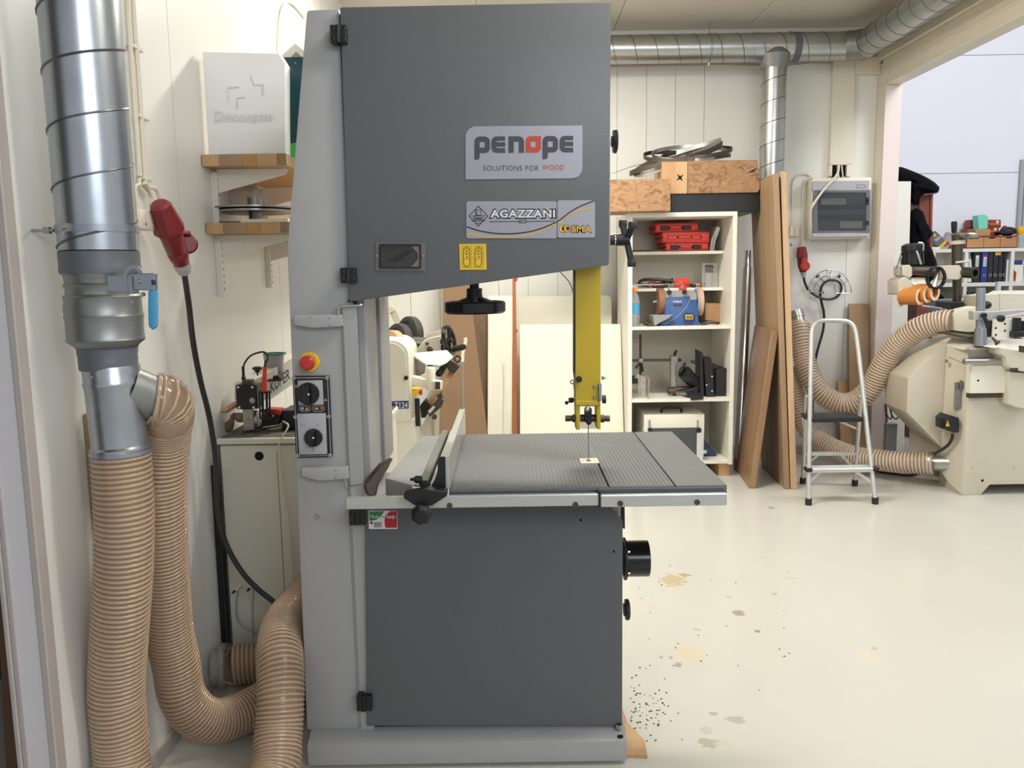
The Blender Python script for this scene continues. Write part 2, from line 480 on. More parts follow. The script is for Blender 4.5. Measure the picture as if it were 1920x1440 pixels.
def floor_material():
    """cream epoxy floor: gloss, faint mottling, a few worn stains with shapes of their own"""
    m = bpy.data.materials.new('floor_epoxy'); m.use_nodes = True
    nt = m.node_tree; n = nt.nodes; L = nt.links; b = n['Principled BSDF']
    b.inputs['Roughness'].default_value = 0.2; b.inputs['Specular IOR Level'].default_value = 0.4
    tc = n.new('ShaderNodeNewGeometry'); pos = tc.outputs['Position']
    nz = n.new('ShaderNodeTexNoise'); nz.inputs['Scale'].default_value = 1.6; nz.inputs['Detail'].default_value = 5
    L.new(pos, nz.inputs['Vector'])
    base = n.new('ShaderNodeMix'); base.data_type = 'RGBA'
    base.inputs[6].default_value = (*rgb(196, 194, 183), 1); base.inputs[7].default_value = (*rgb(206, 204, 194), 1)
    L.new(nz.outputs['Fac'], base.inputs[0]); cur = base.outputs[2]
    dz = n.new('ShaderNodeTexNoise'); dz.inputs['Scale'].default_value = 30; dz.inputs['Detail'].default_value = 4
    L.new(pos, dz.inputs['Vector'])
    # photo point, radius x, radius y (m), colour, strength
    spots = [(1262, 1088, .07, .09, (190, 168, 130), .8), (1282, 1078, .035, .03, (170, 150, 120), .8), (1386, 1150, .028, .035, (160, 146, 124), .9),
             (1380, 1350, .03, .03, (176, 172, 158), .95), (1330, 1392, .035, .03, (172, 168, 152), .95), (1294, 1224, .06, .07, (212, 196, 160), .7),
             (1272, 1246, .018, .02, (160, 154, 138), .9), (1224, 1138, .03, .03, (206, 196, 168), .8), (1324, 1370, .022, .03, (188, 184, 168), .8),
             (1336, 1338, .018, .015, (170, 165, 150), .9), (1445, 952, .03, .03, (170, 164, 146), .9), (1420, 1184, .014, .014, (140, 136, 120), .9),
             (1452, 1114, .02, .015, (172, 168, 150), .8), (1624, 1232, .03, .05, (216, 200, 172), .7), (1640, 1216, .016, .016, (180, 176, 160), .8),
             (1367, 1119, .022, .02, (186, 178, 156), .8), (1484, 1084, .025, .02, (196, 188, 166), .8), (1430, 1046, .02, .03, (200, 188, 160), .7),
             (1240, 1233, .012, .014, (168, 164, 148), .9), (1258, 1233, .012, .014, (168, 164, 148), .9), (1308, 1180, .02, .015, (186, 178, 156), .8),
             (1690, 1090, .05, .04, (206, 198, 176), .6), (1356, 1394, .03, .02, (196, 192, 172), .7), (1750, 1126, .03, .02, (196, 188, 170), .6)]
    for (px, py, rx, ry, c, s_) in spots:
        g = PZ(px, py, 0)
        mp = n.new('ShaderNodeMapping'); mp.vector_type = 'POINT'
        mp.inputs['Location'].default_value = (-g.x / rx, -g.y / ry, 0); mp.inputs['Scale'].default_value = (1 / rx, 1 / ry, 0)
        L.new(pos, mp.inputs['Vector'])
        ln = n.new('ShaderNodeVectorMath'); ln.operation = 'LENGTH'; L.new(mp.outputs['Vector'], ln.inputs[0])
        ad = n.new('ShaderNodeMath'); ad.operation = 'MULTIPLY_ADD'; ad.inputs[1].default_value = 2.2; L.new(dz.outputs['Fac'], ad.inputs[0]); L.new(ln.outputs['Value'], ad.inputs[2])
        mr = n.new('ShaderNodeMapRange'); mr.inputs['From Min'].default_value = 2.1; mr.inputs['From Max'].default_value = 1.75
        mr.inputs['To Min'].default_value = 0; mr.inputs['To Max'].default_value = s_
        L.new(ad.outputs[0], mr.inputs['Value'])
        mx = n.new('ShaderNodeMix'); mx.data_type = 'RGBA'; mx.inputs[7].default_value = (*rgb(*c), 1)
        L.new(mr.outputs['Result'], mx.inputs[0]); L.new(cur, mx.inputs[6]); cur = mx.outputs[2]
    L.new(cur, b.inputs['Base Color'])
    bp = n.new('ShaderNodeBump'); bp.inputs['Strength'].default_value = 0.04; bp.inputs['Distance'].default_value = 0.01
    L.new(nz.outputs['Fac'], bp.inputs['Height']); L.new(bp.outputs['Normal'], b.inputs['Normal'])
    MATS['floor_epoxy'] = m
floor_material()
# ================================================================ THE SETTING
XL, YB, XR, ZC = -1.10, 6.50, 2.82, 3.27
def structure(o): o['kind'] = 'structure'; return o
MB().box(-3.2, 9.5, -4.0, 10.0, -0.12, 0.0).build('floor', M('floor_epoxy'), kind='structure')
# ceiling of sandwich panels
ce = MB().box(XL - 0.1, XR + 0.13, -0.6, YB + 0.1, ZC + 0.01, ZC + 0.1).build('ceiling', M('wall_seam'), kind='structure')
x = XL - 0.1
while x < XR + 0.1:
    x1 = min(x + 1.0, XR + 0.13)
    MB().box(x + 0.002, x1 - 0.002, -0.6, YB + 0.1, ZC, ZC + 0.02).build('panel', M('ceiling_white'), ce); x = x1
# left wall: backing board with proud panels and a capped end towards the camera
wl = MB().box(XL - 0.085, XL - 0.006, 1.845, YB, 0, ZC).build('wall_left', M('wall_seam'), kind='structure')
ys = [1.84, 2.80, 3.95, 5.1, YB]
for a, b in zip(ys, ys[1:]):
    MB().box(XL - 0.02, XL, a + 0.002, b - 0.002, 0, ZC).build('panel', M('wall_white'), wl)
t = MB().box(XL - 0.088, XL - 0.012, 1.828, 1.845, 0, ZC, 0.002).build('trim_1', M('wall_cool'), kind='structure')
MB().box(XL - 0.016, XL + 0.003, 1.822, 1.862, 0, ZC, 0.003).build('edge_bead', M('trim_grey'), t)
MB().box(XL - 0.093, XL - 0.080, 1.820, 1.85, 0, ZC, 0.003).build('edge_bead', M('trim_grey'), t)
MB().box(XL - 0.076, XL - 0.070, 1.824, 1.83, 0, ZC).build('edge_bead', M('trim_grey'), t)
MB().box(XL, XL + 0.012, 1.86, 2.94, 0, 0.055, 0.002).build('baseboard_left', M('trim_grey'), kind='structure')
# back wall: narrow ribbed panels
wb = MB().box(XL - 0.1, XR + 0.14, YB + 0.008, YB + 0.1, 0, ZC).build('wall_back', M('wall_seam'), kind='structure')
xs = [XL]
b0 = [P(q, 220, YB).x for q in (1157, 1212, 1266, 1320)]
lead = []
x = b0[0] - 0.232
while x > XL + 0.05: lead.append(x); x -= 0.232
xs += lead[::-1] + b0 + [P(1452, 220, YB).x, P(1597, 220, YB).x, XR]
for a, b in zip(xs, xs[1:]):
    MB().box(a + 0.0015, b - 0.0015, YB, YB + 0.015, 0, ZC).build('panel', M('wall_white'), wb)
MB().box(0.3, XR, YB - 0.02, YB, 0, 0.07, 0.003).build('baseboard_back', M('trim_grey'), kind='structure')
MB().box(XL, XR, YB - 0.05, YB, ZC - 0.06, ZC, 0.004).build('trim_2', M('wall_white'), kind='structure')
# shadow angle strip under the back duct
MB().box(XL + 0.3, XR - 0.25, YB - 0.03, YB, P(1300, 122, YB - .03).z, P(1300, 117, YB - .03).z, 0.002).build('trim_3', M('trim_grey'), kind='structure')
# right wall: stub, jamb and header beam of the wide opening
YJ = 6.36
wr = MB().box(XR, XR + 0.11, YJ + 0.02, YB, 0, 3.0).build('wall_right', M('beam_cream'), kind='structure')
d1 = MB().box(XR + 0.002, XR + 0.128, YJ, YJ + 0.06, 0, 2.83, 0.003).build('door_1', M('jamb_pink'), kind='structure', label=None)
hd = MB().box(XR - 0.004, XR + 0.12, -0.6, YJ + 0.06, 2.83, 3.02, 0.004).build('trim_4', M('beam_cream'), kind='structure')
MB().box(XR - 0.035, XR + 0.12, -0.6, YB, 3.02, ZC, 0.004).build('fascia', M('beam_cream'), hd)
MB().box(XR - 0.012, XR + 0.0, -0.6, YJ + 0.05, 2.905, 2.925, 0.002).build('fascia_bead', M('beam_cream'), hd)
# the bright second room behind the opening
YR = 8.95
w2 = MB().box(XR + 0.1, 9.4, YR, YR + 0.1, 0, 5.2).build('wall_far', M('wall_seam'), kind='structure')
zl = P(1800, 325, YR).z
for (z0, z1) in ((0, zl - 0.003), (zl + 0.003, zl + 1.2 - 0.003), (zl + 1.2 + 0.003, 5.2)):
    MB().box(XR + 0.1, 9.4, YR - 0.012, YR + 0.01, z0, z1).build('panel', M('room2_white'), w2)
MB().box(9.3, 9.4, 3.0, YR, 0, 5.2).build('wall_east', M('room2_white'), kind='structure')
MB().box(XR + 0.1, 9.4, 2.0, YR + 0.1, 5.2, 5.3).build('ceiling.001', M('room2_white'), kind='structure')
MB().box(XR + 0.12, XR + 0.2, YB + 0.1, YR, 0, 5.2).build('wall_side', M('room2_white'), kind='structure')
MB().box(XR + 0.12, XR + 0.2, -0.6, YB + 0.12, ZC, 5.2).build('wall_upper', M('room2_white'), kind='structure')
# dark store beyond the end of the left wall
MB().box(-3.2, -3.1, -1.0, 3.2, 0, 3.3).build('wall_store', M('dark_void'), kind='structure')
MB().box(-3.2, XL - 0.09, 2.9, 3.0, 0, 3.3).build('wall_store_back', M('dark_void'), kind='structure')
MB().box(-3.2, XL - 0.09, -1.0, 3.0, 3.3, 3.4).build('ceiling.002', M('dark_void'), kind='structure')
# ================================================================ BAND SAW
saw = thing('band_saw', 'big grey floor-standing band saw with yellow blade guard post and cast iron table', 'band saw', (-0.15, 2.55, 0.012))
# --- frame
fm = MB()
fm.extr([V(-0.547, 2.36, 2.196), V(-0.4555, 2.36, 2.199), V(-0.4545, 2.36, 1.41), V(-0.487, 2.36, 1.38), V(-0.487, 2.36, 0.09), V(-0.648, 2.36, 0.09), V(-0.634, 2.36, 1.55)], (0, 0.44, 0), 0.012, 2)
fm.build('column', M('saw_light'), saw)
MB().extr([V(-0.480, 2.352, 1.39), V(-0.440, 2.352, 1.39), V(-0.438, 2.352, 0.09), V(-0.478, 2.352, 0.09)], (0, 0.008, 0)).extr(
    [V(-0.490, 2.360, 1.40), V(-0.452, 2.360, 1.40), V(-0.452, 2.360, 0.09), V(-0.490, 2.360, 0.09)], (0, 0.44, 0), 0.004).build('column_edge', M('saw_light'), saw)
MB().box(-0.452, -0.449, 2.37, 2.79, 0.85, 1.42).build('column_gap', M('saw_black'), saw)
g = MB().box(-0.449, -0.425, 2.40, 2.60, 0.86, 1.44, 0.003).box(-0.449, -0.418, 2.63, 2.82, 0.86, 1.46, 0.003)
g.build('blade_guard', M('saw_light'), saw)
MB().extr([V(-0.453, 2.372, 2.195), V(0.2865, 2.372, 2.198), V(0.2865, 2.372, 1.50), V(-0.455, 2.372, 1.402)], (0, 0.4, 0), 0.006).build('upper_housing', M('saw_light'), saw)
MB().extr([V(-0.444, 2.372, 0.80), V(0.318, 2.372, 0.80), V(0.318, 2.372, 0.10), V(-0.444, 2.372, 0.10)], (0, 0.4, 0), 0.006).build('lower_housing', M('saw_light'), saw)
MB().fpoly([(637, 13), (1146, 3), (1142, 497), (655, 566)], 2.337, 2.37, 0.005, 2).build('upper_door', M('saw_dark'), saw)
ld = MB().fpoly([(684, 945), (1134, 945), (1168, 978), (1167, 1361), (688, 1362)], 2.337, 2.37, 0.005, 2).build('lower_door', M('saw_dark'), saw)
screws([P(1089, 975, 2.3375), P(1151, 1034, 2.3375)], .0038, .0012, ld, 'poly_hole', name='bolt_hole', n=10)
MB().fbox(688, 1361, 1160, 1369, 2.365, 2.37).build('door_gap', M('saw_black'), saw)
# base with sloping skirt
MB().extr([V(-0.632, 2.30, 0.012), V(-0.632, 2.30, 0.078), V(-0.632, 2.345, 0.098), V(-0.632, 2.86, 0.098), V(-0.632, 2.86, 0.012)], (0.961, 0, 0), 0.005, 2).build('base', M('saw_light'), saw)
bo = P(1161, 1386, 2.325)
MB().cyl((bo.x, 2.335, .08), (bo.x, 2.335, .112), .006).lathe((bo.x, 2.335, .1), (bo.x, 2.335, .112), [(0, .011), (1, .011)], 6).build('levelling_bolt', M('steel'), saw)
MB().cyl((bo.x + .002, 2.313, .0838), (bo.x + .002, 2.313, .0865), .009).build('bolt_hole', M('poly_hole'), saw)
# hinges
for (a, b, c, d) in ((618, 46, 650, 80), (637, 502, 668, 531), (654, 956, 685, 985), (668, 1306, 697, 1334)):
    m = MB(); xm = (a + c) / 2; y0, y1 = b, d
    m.fbox(a, b, xm - 1.5, d, 2.318, 2.352, 0.002).fbox(xm + 1.5, b, c, d, 2.318, 2.352, 0.002)
    q0, q1 = P(xm, b + 1, 2.318), P(xm, d - 1, 2.318); m.cyl(q0, q1, .0065, n=12)
    hg = m.build('hinge', M('black'), saw)
    screws([P(sx, sy, 2.318) for sx in (a + 6, c - 6) for sy in (b + 7, d - 7)], .0045, .0016, hg, 'black_gloss')
# --- maker's plates on the upper door
DF = 2.3365
F = front(DF)
def plate(name, outline, m, thick=0.0015, parent=saw, fr=None):
    return MB().loops([outline], fr or F, thick).build(name, m, parent)
def yflip(pts): return pts
pl = plate('nameplate', rrect(873, 236, 1091, 336, 18, 6, (0, 1, 0, 1)) if False else
           [(873, 336.5), (1072, 334.5)] + [(1072 + 20 * math.sin(R(a)), 314.5 + 20 * math.cos(R(a))) for a in (15, 30, 45, 60, 75, 90)] +
           [(1092, 235.5), (893, 237)] + [(893 - 20 * math.sin(R(a)), 257 - 20 * math.cos(R(a))) for a in (15, 30, 45, 60, 75, 90)], M('silver_label'))
pl['label'] = 'silver nameplate lettered penope solutions for wood'
FP = front(DF - 0.0016)
# block letters p e n o p e, drawn from rounded squares
lt = MB(); lo = MB()
cw, gap, x0 = 29.3, 2.6, 889.5
ytop, ybot, tail = 256.0, 287.0, 299.0
def L2(ix, pts, mb):
    xx = x0 + ix * (cw + gap); yo = -0.0045 * 0 - ix * 0.25
    mb.loops([[(xx + u_ * cw, ytop + yo + v_ * (ybot - ytop)) for u_, v_ in lp] for lp in pts], FP, 0.0006)
def arcp(cx, cy, r, a0, a1, n=5): return [(cx + r * math.cos(R(a0 + (a1 - a0) * k / n)), cy + r * math.sin(R(a0 + (a1 - a0) * k / n))) for k in range(n + 1)]
hole = [(.34, .33), (.34, .67), (.66, .67), (.66, .33)]
pp = arcp(.33, .33, .33, 180, 270) + arcp(.67, .33, .33, 270, 360) + arcp(.67, .67, .33, 0, 90) + [(.34, 1.0)] + arcp(.2, 1.26, .14, 0, 90, 3) + [(0, 1.4)]
ee = arcp(.33, .33, .33, 180, 270) + [(.88, 0), (.88, .27), (.34, .27), (.34, .355), (.88, .355), (.88, .625), (.34, .625), (.34, .71), (.88, .71), (.88, 1.0)] + arcp(.33, .67, .33, 90, 180)
nn = [(0, 0)] + arcp(.67, .33, .33, 270, 360) + [(1, 1), (.66, 1), (.66, .33), (.34, .33), (.34, 1), (0, 1)]
oo = arcp(.33, .33, .33, 180, 270) + [(1, 0)] + arcp(.67, .67, .33, 0, 90) + [(0, 1)]
L2(0, [pp, hole], lt); L2(1, [ee], lt); L2(2, [nn], lt); L2(3, [oo, hole], lo); L2(4, [pp, hole], lt); L2(5, [ee], lt)
lt.build('lettering', M('ink'), pl); lo.build('red_letter', M('ink_red'), pl, label='orange red leaf-shaped letter o')
text('SOLUTIONS FOR', 'tagline', M('ink'), pl, FP, 906, 1010, 320, 310.4, spacing=1.18)
text('WOOD', 'tagline_end', M('ink_red'), pl, FP, 1017, 1057, 319, 309, spacing=1.18, label='dark red word')
p2_ = plate('brand_strip', rrect(874.5, 377.5, 1044, 447, 4), M('silver_label'))
p3_ = plate('model_strip', rrect(1045.5, 375.5, 1115.5, 445.5, 4), M('silver_label'))
def curve_strip(mb, pts, wdt):
    pts = [Vector((a, b)) for a, b in pts]; top, bot = [], []
    for i, p in enumerate(pts):
        t = (pts[min(i + 1, len(pts) - 1)] - pts[max(i - 1, 0)]).normalized(); nrm = Vector((-t.y, t.x)) * wdt / 2
        top.append(p + nrm); bot.append(p - nrm)
    mb.loops([[(p.x, p.y) for p in top + bot[::-1]]], FP, 0.0005)
def spl(ctrl, n=6): return [(q.x, q.y) for q in smooth_path([V(a, b, 0) for a, b in ctrl], n)]
m = MB(); curve_strip(m, spl([(875, 438), (900, 442.5), (935, 444.5), (975, 443), (1010, 435), (1043.5, 418.5)]), 2.6); m.build('gold_swoosh', M('ink_gold'), p2_)
m = MB(); curve_strip(m, spl([(875, 425), (900, 433), (935, 438), (975, 437), (1010, 430), (1043.5, 416.5)]), 2.2); m.build('black_swoosh', M('ink_black'), p2_)
m = MB(); curve_strip(m, spl([(1046, 417.5), (1070, 402), (1090, 394), (1115, 389)]), 2.6); m.build('gold_swoosh', M('ink_gold'), p3_)
m = MB(); curve_strip(m, spl([(1046, 415.5), (1070, 397), (1090, 386), (1114, 376.5)]), 2.2); m.build('black_swoosh', M('ink_black'), p3_)
text('AGAZZANI', 'lettering_outline', M('ink_black'), p2_, FP, 916.5, 1043, 410.5, 391, thick=.0004, bold=.085, spacing=1.04)
text('AGAZZANI', 'lettering', M('ink_white'), p2_, front(DF - 0.0022), 919.5, 1040.5, 408.2, 393.2, thick=.0004, bold=.028, spacing=1.08)
m = MB().loops([[(918, 415), (1041, 414), (1041, 415.4), (918, 416.4)]], FP, .0004); m.build('rule', M('ink'), p2_)
m = MB().loops([rrect(972.5, 412.2, 987.5, 418.2, 2)], FP, .0007); m.build('date_cartouche', M('ink_black'), p2_)
text('1938', 'date', M('ink_white'), p2_, front(DF - 0.0024), 974.5, 985.5, 417.2, 413.2, thick=.0003)
# diamond emblem
m = MB(); dm = [(897, 385.5), (915.5, 405), (897, 425), (878.5, 405)]; di = [(897, 387.6), (913.6, 405), (897, 422.8), (880.4, 405)]
m.loops([dm, di], FP, .0004)
m.loops([[(891, 393), (902, 393), (902, 404), (891, 404)], [(892, 394), (901, 394), (901, 403), (892, 403)]], FP, .0004)
m.loops([[(893, 395), (894.5, 395), (894.5, 403), (893, 403)]], FP, .0004).loops([[(884, 404.6), (910, 404), (910, 405.2), (884, 405.8)]], FP, .0004)
m.loops([[(884, 413.6), (910, 413.2), (910, 414.6), (884, 415)]], FP, .0004).loops([[(892, 418), (902, 418), (902, 419.2), (892, 419.2)]], FP, .0004)
m.build('emblem', M('ink_black'), p2_)
text('OAC', 'emblem_letters', M('ink_black'), p2_, FP, 887.5, 906.5, 412.4, 407, bold=.06)
m = MB()
def crescent(cx, cy, r, off, n=20): return [(cx + r * math.cos(a), cy + r * math.sin(a)) for a in [2 * math.pi * k / n for k in range(n)]]
m.loops([crescent(1056, 429, 7.6, 0)], FP, .0003); m.loops([crescent(1063.5, 428.6, 7.0, 0)], FP, .0004)
m.build('logo_outline', M('ink_black'), p3_)
m = MB()
m.loops([crescent(1055.5, 429, 6.6, 0), crescent(1057.6, 428.7, 4.6, 0)], front(DF - .0021), .0003)
m.loops([crescent(1063.5, 428.6, 6.0, 0), crescent(1064.5, 428.4, 3.6, 0)], front(DF - .0021), .0003)
m.build('logo_rings', M('yellow_bright'), p3_)
text('SMA', 'lettering_outline', M('ink_black'), p3_, FP, 1070.5, 1110, 437.3, 422, thick=.0003, bold=.06)
text('SMA', 'lettering', M('yellow_bright'), p3_, front(DF - .0021), 1072, 1108.5, 435.8, 423.4, thick=.0003, bold=.01)
# inspection window
wn = MB().loops([rrect(705, 455, 797.5, 507.5, 2), rrect(712, 458, 789, 503, 3)], F, .003).build('inspection_window', M('window_frame'), saw)
MB().loops([rrect(711, 457.5, 790, 503.5, 3), rrect(713.5, 460, 787.5, 501, 3)], front(DF - .001), .005).build('gasket', M('black'), wn)
MB().loops([rrect(712, 458, 789, 503, 3)], F, .0012).build('pane', M('smoked'), wn)
m = MB().loops([[(772, 462), (786, 462), (787, 500), (770, 500), (777, 495), (784, 484), (783, 474)]], front(DF - .0014), .0004); m.build('wheel_rim_view', M('rim_tan'), wn)
m = MB().loops([[(728, 489), (742, 480), (760, 470), (768, 468), (775, 472), (765, 478), (750, 488), (741, 491)]], front(DF - .0014), .0004); m.build('spoke_view', M('saw_black'), wn)
screws([P(sx, 480, DF - .003) for sx in (706.5, 793.5)], .0032, .0015, wn)
# yellow notice
ys_ = plate('warning_sign', [(861, 457.5), (911.5, 457), (912.5, 505.5), (862.5, 506)], M('yellow_sign')); ys_['label'] = 'yellow blade tracking notice'
m = MB()
for cx in (875, 897):
    m.loops([rrect(cx - 6.5, 463, cx + 6.5, 500, 6.4), rrect(cx - 5.4, 464.1, cx + 5.4, 498.9, 5.3)], FP, .0004)
    m.loops([rrect(cx - 9, 461, cx + 9, 501.5, .6, 2), rrect(cx - 8.6, 461.4, cx + 8.6, 501.1, .5, 2)], FP, .0003)
    m.loops([crescent(cx, 468.5, 3.0, 0, 12), crescent(cx, 468.5, 2.4, 0, 12)], FP, .0004)
    m.loops([[(cx - 1, 470), (cx + 1, 470), (cx + 1, 472), (cx - 1, 472)]], FP, .0004)
    m.loops([[(cx - 1.2, 476), (cx + 1.8, 476), (cx + 1.2, 478), (cx - .8, 478)]], FP, .0004)
    m.loops([[(cx - .4, 481), (cx + 2, 481), (cx + 2, 483.4), (cx - .4, 483.4)]], FP, .0004)
    m.loops([[(cx - 5.4, 474.4), (cx + 5.4, 474.4), (cx + 5.4, 474.9), (cx - 5.4, 474.9)]], FP, .0003)
    m.loops([[(cx - 5.4, 485.4), (cx + 5.4, 485.4), (cx + 5.4, 485.9), (cx - 5.4, 485.9)]], FP, .0003)
m.build('pictogram', M('ink_black'), ys_)
# made-in-italy sticker
st = plate('sticker', rrect(691.5, 957.5, 745.5, 991.5, 2), M('label_white')); st['label'] = 'small white red and green made in italy sticker'
m = MB().loops([[(692.5, 959), (720, 958.6), (718, 963), (713, 969), (706, 974), (699, 976.3), (692.8, 976.5)]], FP, .0004); m.build('green_field', M('ink_green'), st)
m = MB().loops([[(732, 958.6), (744.4, 958.6), (744.5, 989.5), (723, 989.8), (721.2, 982), (721, 974), (723, 967), (727, 962)]], FP, .0004); m.build('red_field', M('ink_flag_red'), st)
text('Made', 'lettering', M('label_white'), st, front(DF - .0022), 693.8, 710.5, 971.5, 965.5, thick=.0003, shear=.2)
text('in', 'lettering', M('ink'), st, front(DF - .0018), 716.2, 720.5, 971, 966.5, thick=.0003)
text('Italy', 'lettering', M('label_white'), st, front(DF - .0022), 724.5, 742.5, 973.5, 966, thick=.0003, bold=.02, shear=.2)
m = MB()
for i in range(5): m.loops([[(701, 979.5 + i * 2), (717 - (i % 2) * 3, 979.3 + i * 2), (717 - (i % 2) * 3, 980.4 + i * 2), (701, 980.6 + i * 2)]], FP, .0003)
m.build('small_print', M('ink'), st)
MB().loops([crescent(696.5, 980.5, 2.8, 0, 14)], FP, .0004).build('seal', M('ink_flag_red'), st)
# --- emergency stop, control panel
CF = 2.36
es = MB(); q = P(581, 678.5, CF); es.lathe(q, q - V(0, .012, 0), [(0, .0285), (.8, .0285), (1, .0265)], 28)
es = es.build('emergency_stop', M('yellow_sign'), saw, label='yellow emergency stop with red mushroom button')
q = P(579, 679.5, CF - .012)
MB().lathe(q, q - V(0, .03, 0), [(0, .012), (.35, .012), (.45, .0215), (.75, .0215), (.95, .016), (1, .004)], 24).build('button', M('red_bright'), es)
cp = MB().fpoly([(547.5, 705), (617, 704.5), (623.5, 857.5), (554.5, 859)], CF - .012, CF, .004, 2).build('control_panel', M('black_gloss'), saw)
C1 = front(CF - .0122)
m = MB()
m.loops([[(550, 708), (614.5, 707.5), (621, 854.5), (557, 856)], [(551.3, 709.3), (613.4, 708.8), (619.6, 853.3), (558.2, 854.7)]], C1, .0006)
m.build('border_line', M('panel_grey'), cp)
gp = MB().fpoly([(557.5, 714), (604, 713), (606.5, 759), (559.5, 760)], CF - .02, CF - .012, .003, 2).build('switch_plate', M('panel_grey'), cp)
g2 = MB().fpoly([(556, 776), (610, 775), (613, 852), (560.5, 853)], CF - .022, CF - .012, .003, 2).build('switch_plate', M('panel_grey'), cp)
def knob(px, py, Y, r, tilt):
    q = P(px, py, Y); mb = MB()
    mb.lathe(q, q - V(0, .010, 0), [(0, r), (.6, r), (1, r * .93)], 32)
    d = V(math.sin(R(tilt)), 0, math.cos(R(tilt)))
    c = q - V(0, .017, 0)
    mb.obox(c, d * r * .86, V(0, .009, 0), V(d.z, 0, -d.x) * r * .26, .002)
    k = mb.build('rotary_knob', M('black_gloss'), cp)
    w_ = c - V(0, .0092, 0)
    MB().lathe(w_, w_ - V(0, .0008, 0), [(0, .003), (1, .0028)], 10).build('white_dot', M('label_white'), k) if False else None
    return k
knob(578, 738, CF - .02, .0325, 0); knob(588, 820.5, CF - .022, .0265, 6)
m = MB()
for (a, b) in ((578.5, 739.5), (587.5, 821)): q = P(a, b, CF - .049); m.lathe(q, q - V(0, .001, 0), [(0, .003), (1, .0028)], 10)
m.build('knob_centre', M('label_white'), cp)
screws([P(x_, y_, CF - .012) for x_, y_ in ((551, 709), (613, 708.5), (554, 782), (616, 781), (558, 854), (619, 853.5))], .0062, .003, cp, n=12)
m = MB(); 
for (a, b) in ((561, 582), (586, 608)): m.loops([rrect(a, 760.5, b, 771.5, 5), rrect(a + 1, 761.5, b - 1, 770.5, 4)], C1, .0006)
m.build('indicator_ring', M('panel_grey'), cp)
m = MB().loops([[(572, 769), (579, 769), (575.5, 762.5)]], C1, .001).loops([[(590, 764), (597, 764), (597, 768), (590, 768)]], C1, .001)
m.loops([[(553, 722), (558, 722), (558, 724), (553, 724)]], C1, .001).loops([[(553, 725.5), (558, 725.5), (558, 727), (553, 727)]], C1, .001)
m.loops([[(607.5, 752), (613.5, 752), (610.5, 746.5)], [(609, 751.2), (612, 751.2), (610.5, 748.4)]], C1, .001); m.build('pictogram', M('ink_gold'), cp)
q = P(567, 766, CF - .012); MB().lathe(q, q - V(0, .004, 0), [(0, .005), (.5, .005), (1, .002)], 14).build('clear_lamp', M('grey_plastic'), cp)
q = P(602.5, 765.5, CF - .012); MB().lathe(q, q - V(0, .004, 0), [(0, .005), (.5, .005), (1, .002)], 14).build('amber_lamp', M('ink_red'), cp)
m = MB().loops([[(607.5, 719), (608.7, 719), (610.5, 721.6), (612.3, 719), (613.5, 719), (611, 722.8), (611, 725.5), (610, 725.5), (610, 722.8)]], C1, .001)
m.loops([[(586.8, 840), (587.8, 840), (587.8, 846), (586.8, 846)]], front(CF - .0222), .0006)
for sx in (566, 571, 595, 600): m.loops([crescent(sx, 797, .9, 0, 8)], front(CF - .0222), .0006)
m.build('marking', M('ink'), cp)
# --- switch arms with bent steel rods
b1 = MB().fpoly([(551, 591), (640, 590), (642, 612), (585, 615), (551, 609)], CF - .032, CF, .003, 2).build('safety_arm', M('saw_light'), saw)
MB().tube(smooth_path([P(634, 590, 2.33), P(634, 578, 2.33), P(640, 573.5, 2.33), P(675, 572, 2.34), P(679, 568, 2.35)], .005), .003, 8).build('bent_rod', M('chrome'), b1)
b2 = MB().fpoly([(565, 879), (651, 876), (653, 898), (598, 902), (566, 893)], CF - .032, CF, .003, 2).build('safety_arm', M('saw_light'), saw)
MB().tube(smooth_path([P(646, 898, 2.33), P(648, 908, 2.33), P(653, 912, 2.33), P(685, 908, 2.31)], .005), .003, 8).build('bent_rod', M('chrome'), b2)
for bb, pts in ((b1, [(583, 594), (618, 596), (618, 610)]), (b2, [(596, 873), (630, 882), (630, 896)])):
    screws([P(a, b, CF - .032) for a, b in pts], .0032, .0018, bb)
q = P(594, 969, CF); MB().lathe(q, q - V(0, .004, 0), [(0, .008), (1, .0065)], 12).build('screw', M('steel'), saw)
# --- table
ZT = 0.90
tb = saw
def slab(name, pts, th, m, parent=saw, bevel=.0025):
    return MB().extr([V(x_, y_, ZT) for x_, y_ in pts], (0, 0, -th), bevel).build(name, m, parent)
fx0, bx0 = PZ(838, 918, ZT), PZ(861, 813, ZT)
YF, YK = 2.155, 2.915
slab_main = MB()
x_slot = 0.2575
slab_main.box(-0.18, x_slot - .0022, YF, YK, ZT - .042, ZT - .0012, .002).box(x_slot + .0022, 0.435, YF, YK, ZT - .042, ZT - .0012, .002).box(x_slot - .01, x_slot + .01, 2.47, YK, ZT - .042, ZT - .0014)
tm = slab_main.build('table_top', M('cast_iron'), saw)
rb = MB()
x_ = -0.176
while x_ < 0.43:
    if abs(x_ - x_slot) > .006: rb.box(x_ - .0036, x_ + .0036, YF + .001, YK, ZT - .0014, ZT)
    x_ += .0112
rb.build('grooved_face', M('cast_iron'), tm)
MB().box(-0.18, 0.5675, YF - .0015, YF + .02, ZT - .046, ZT - .006, .001).build('table_edge', M('cast_edge'), saw)
MB().box(0.4375, 0.575, YF, YK, ZT - .042, ZT, .002).build('table_extension', M('cast_iron'), saw, label='smooth right-hand extension of the table')
pts = [(722, 897), (790, 818), (862, 812.5)]
wp = [PZ(*p, ZT) for p in pts]
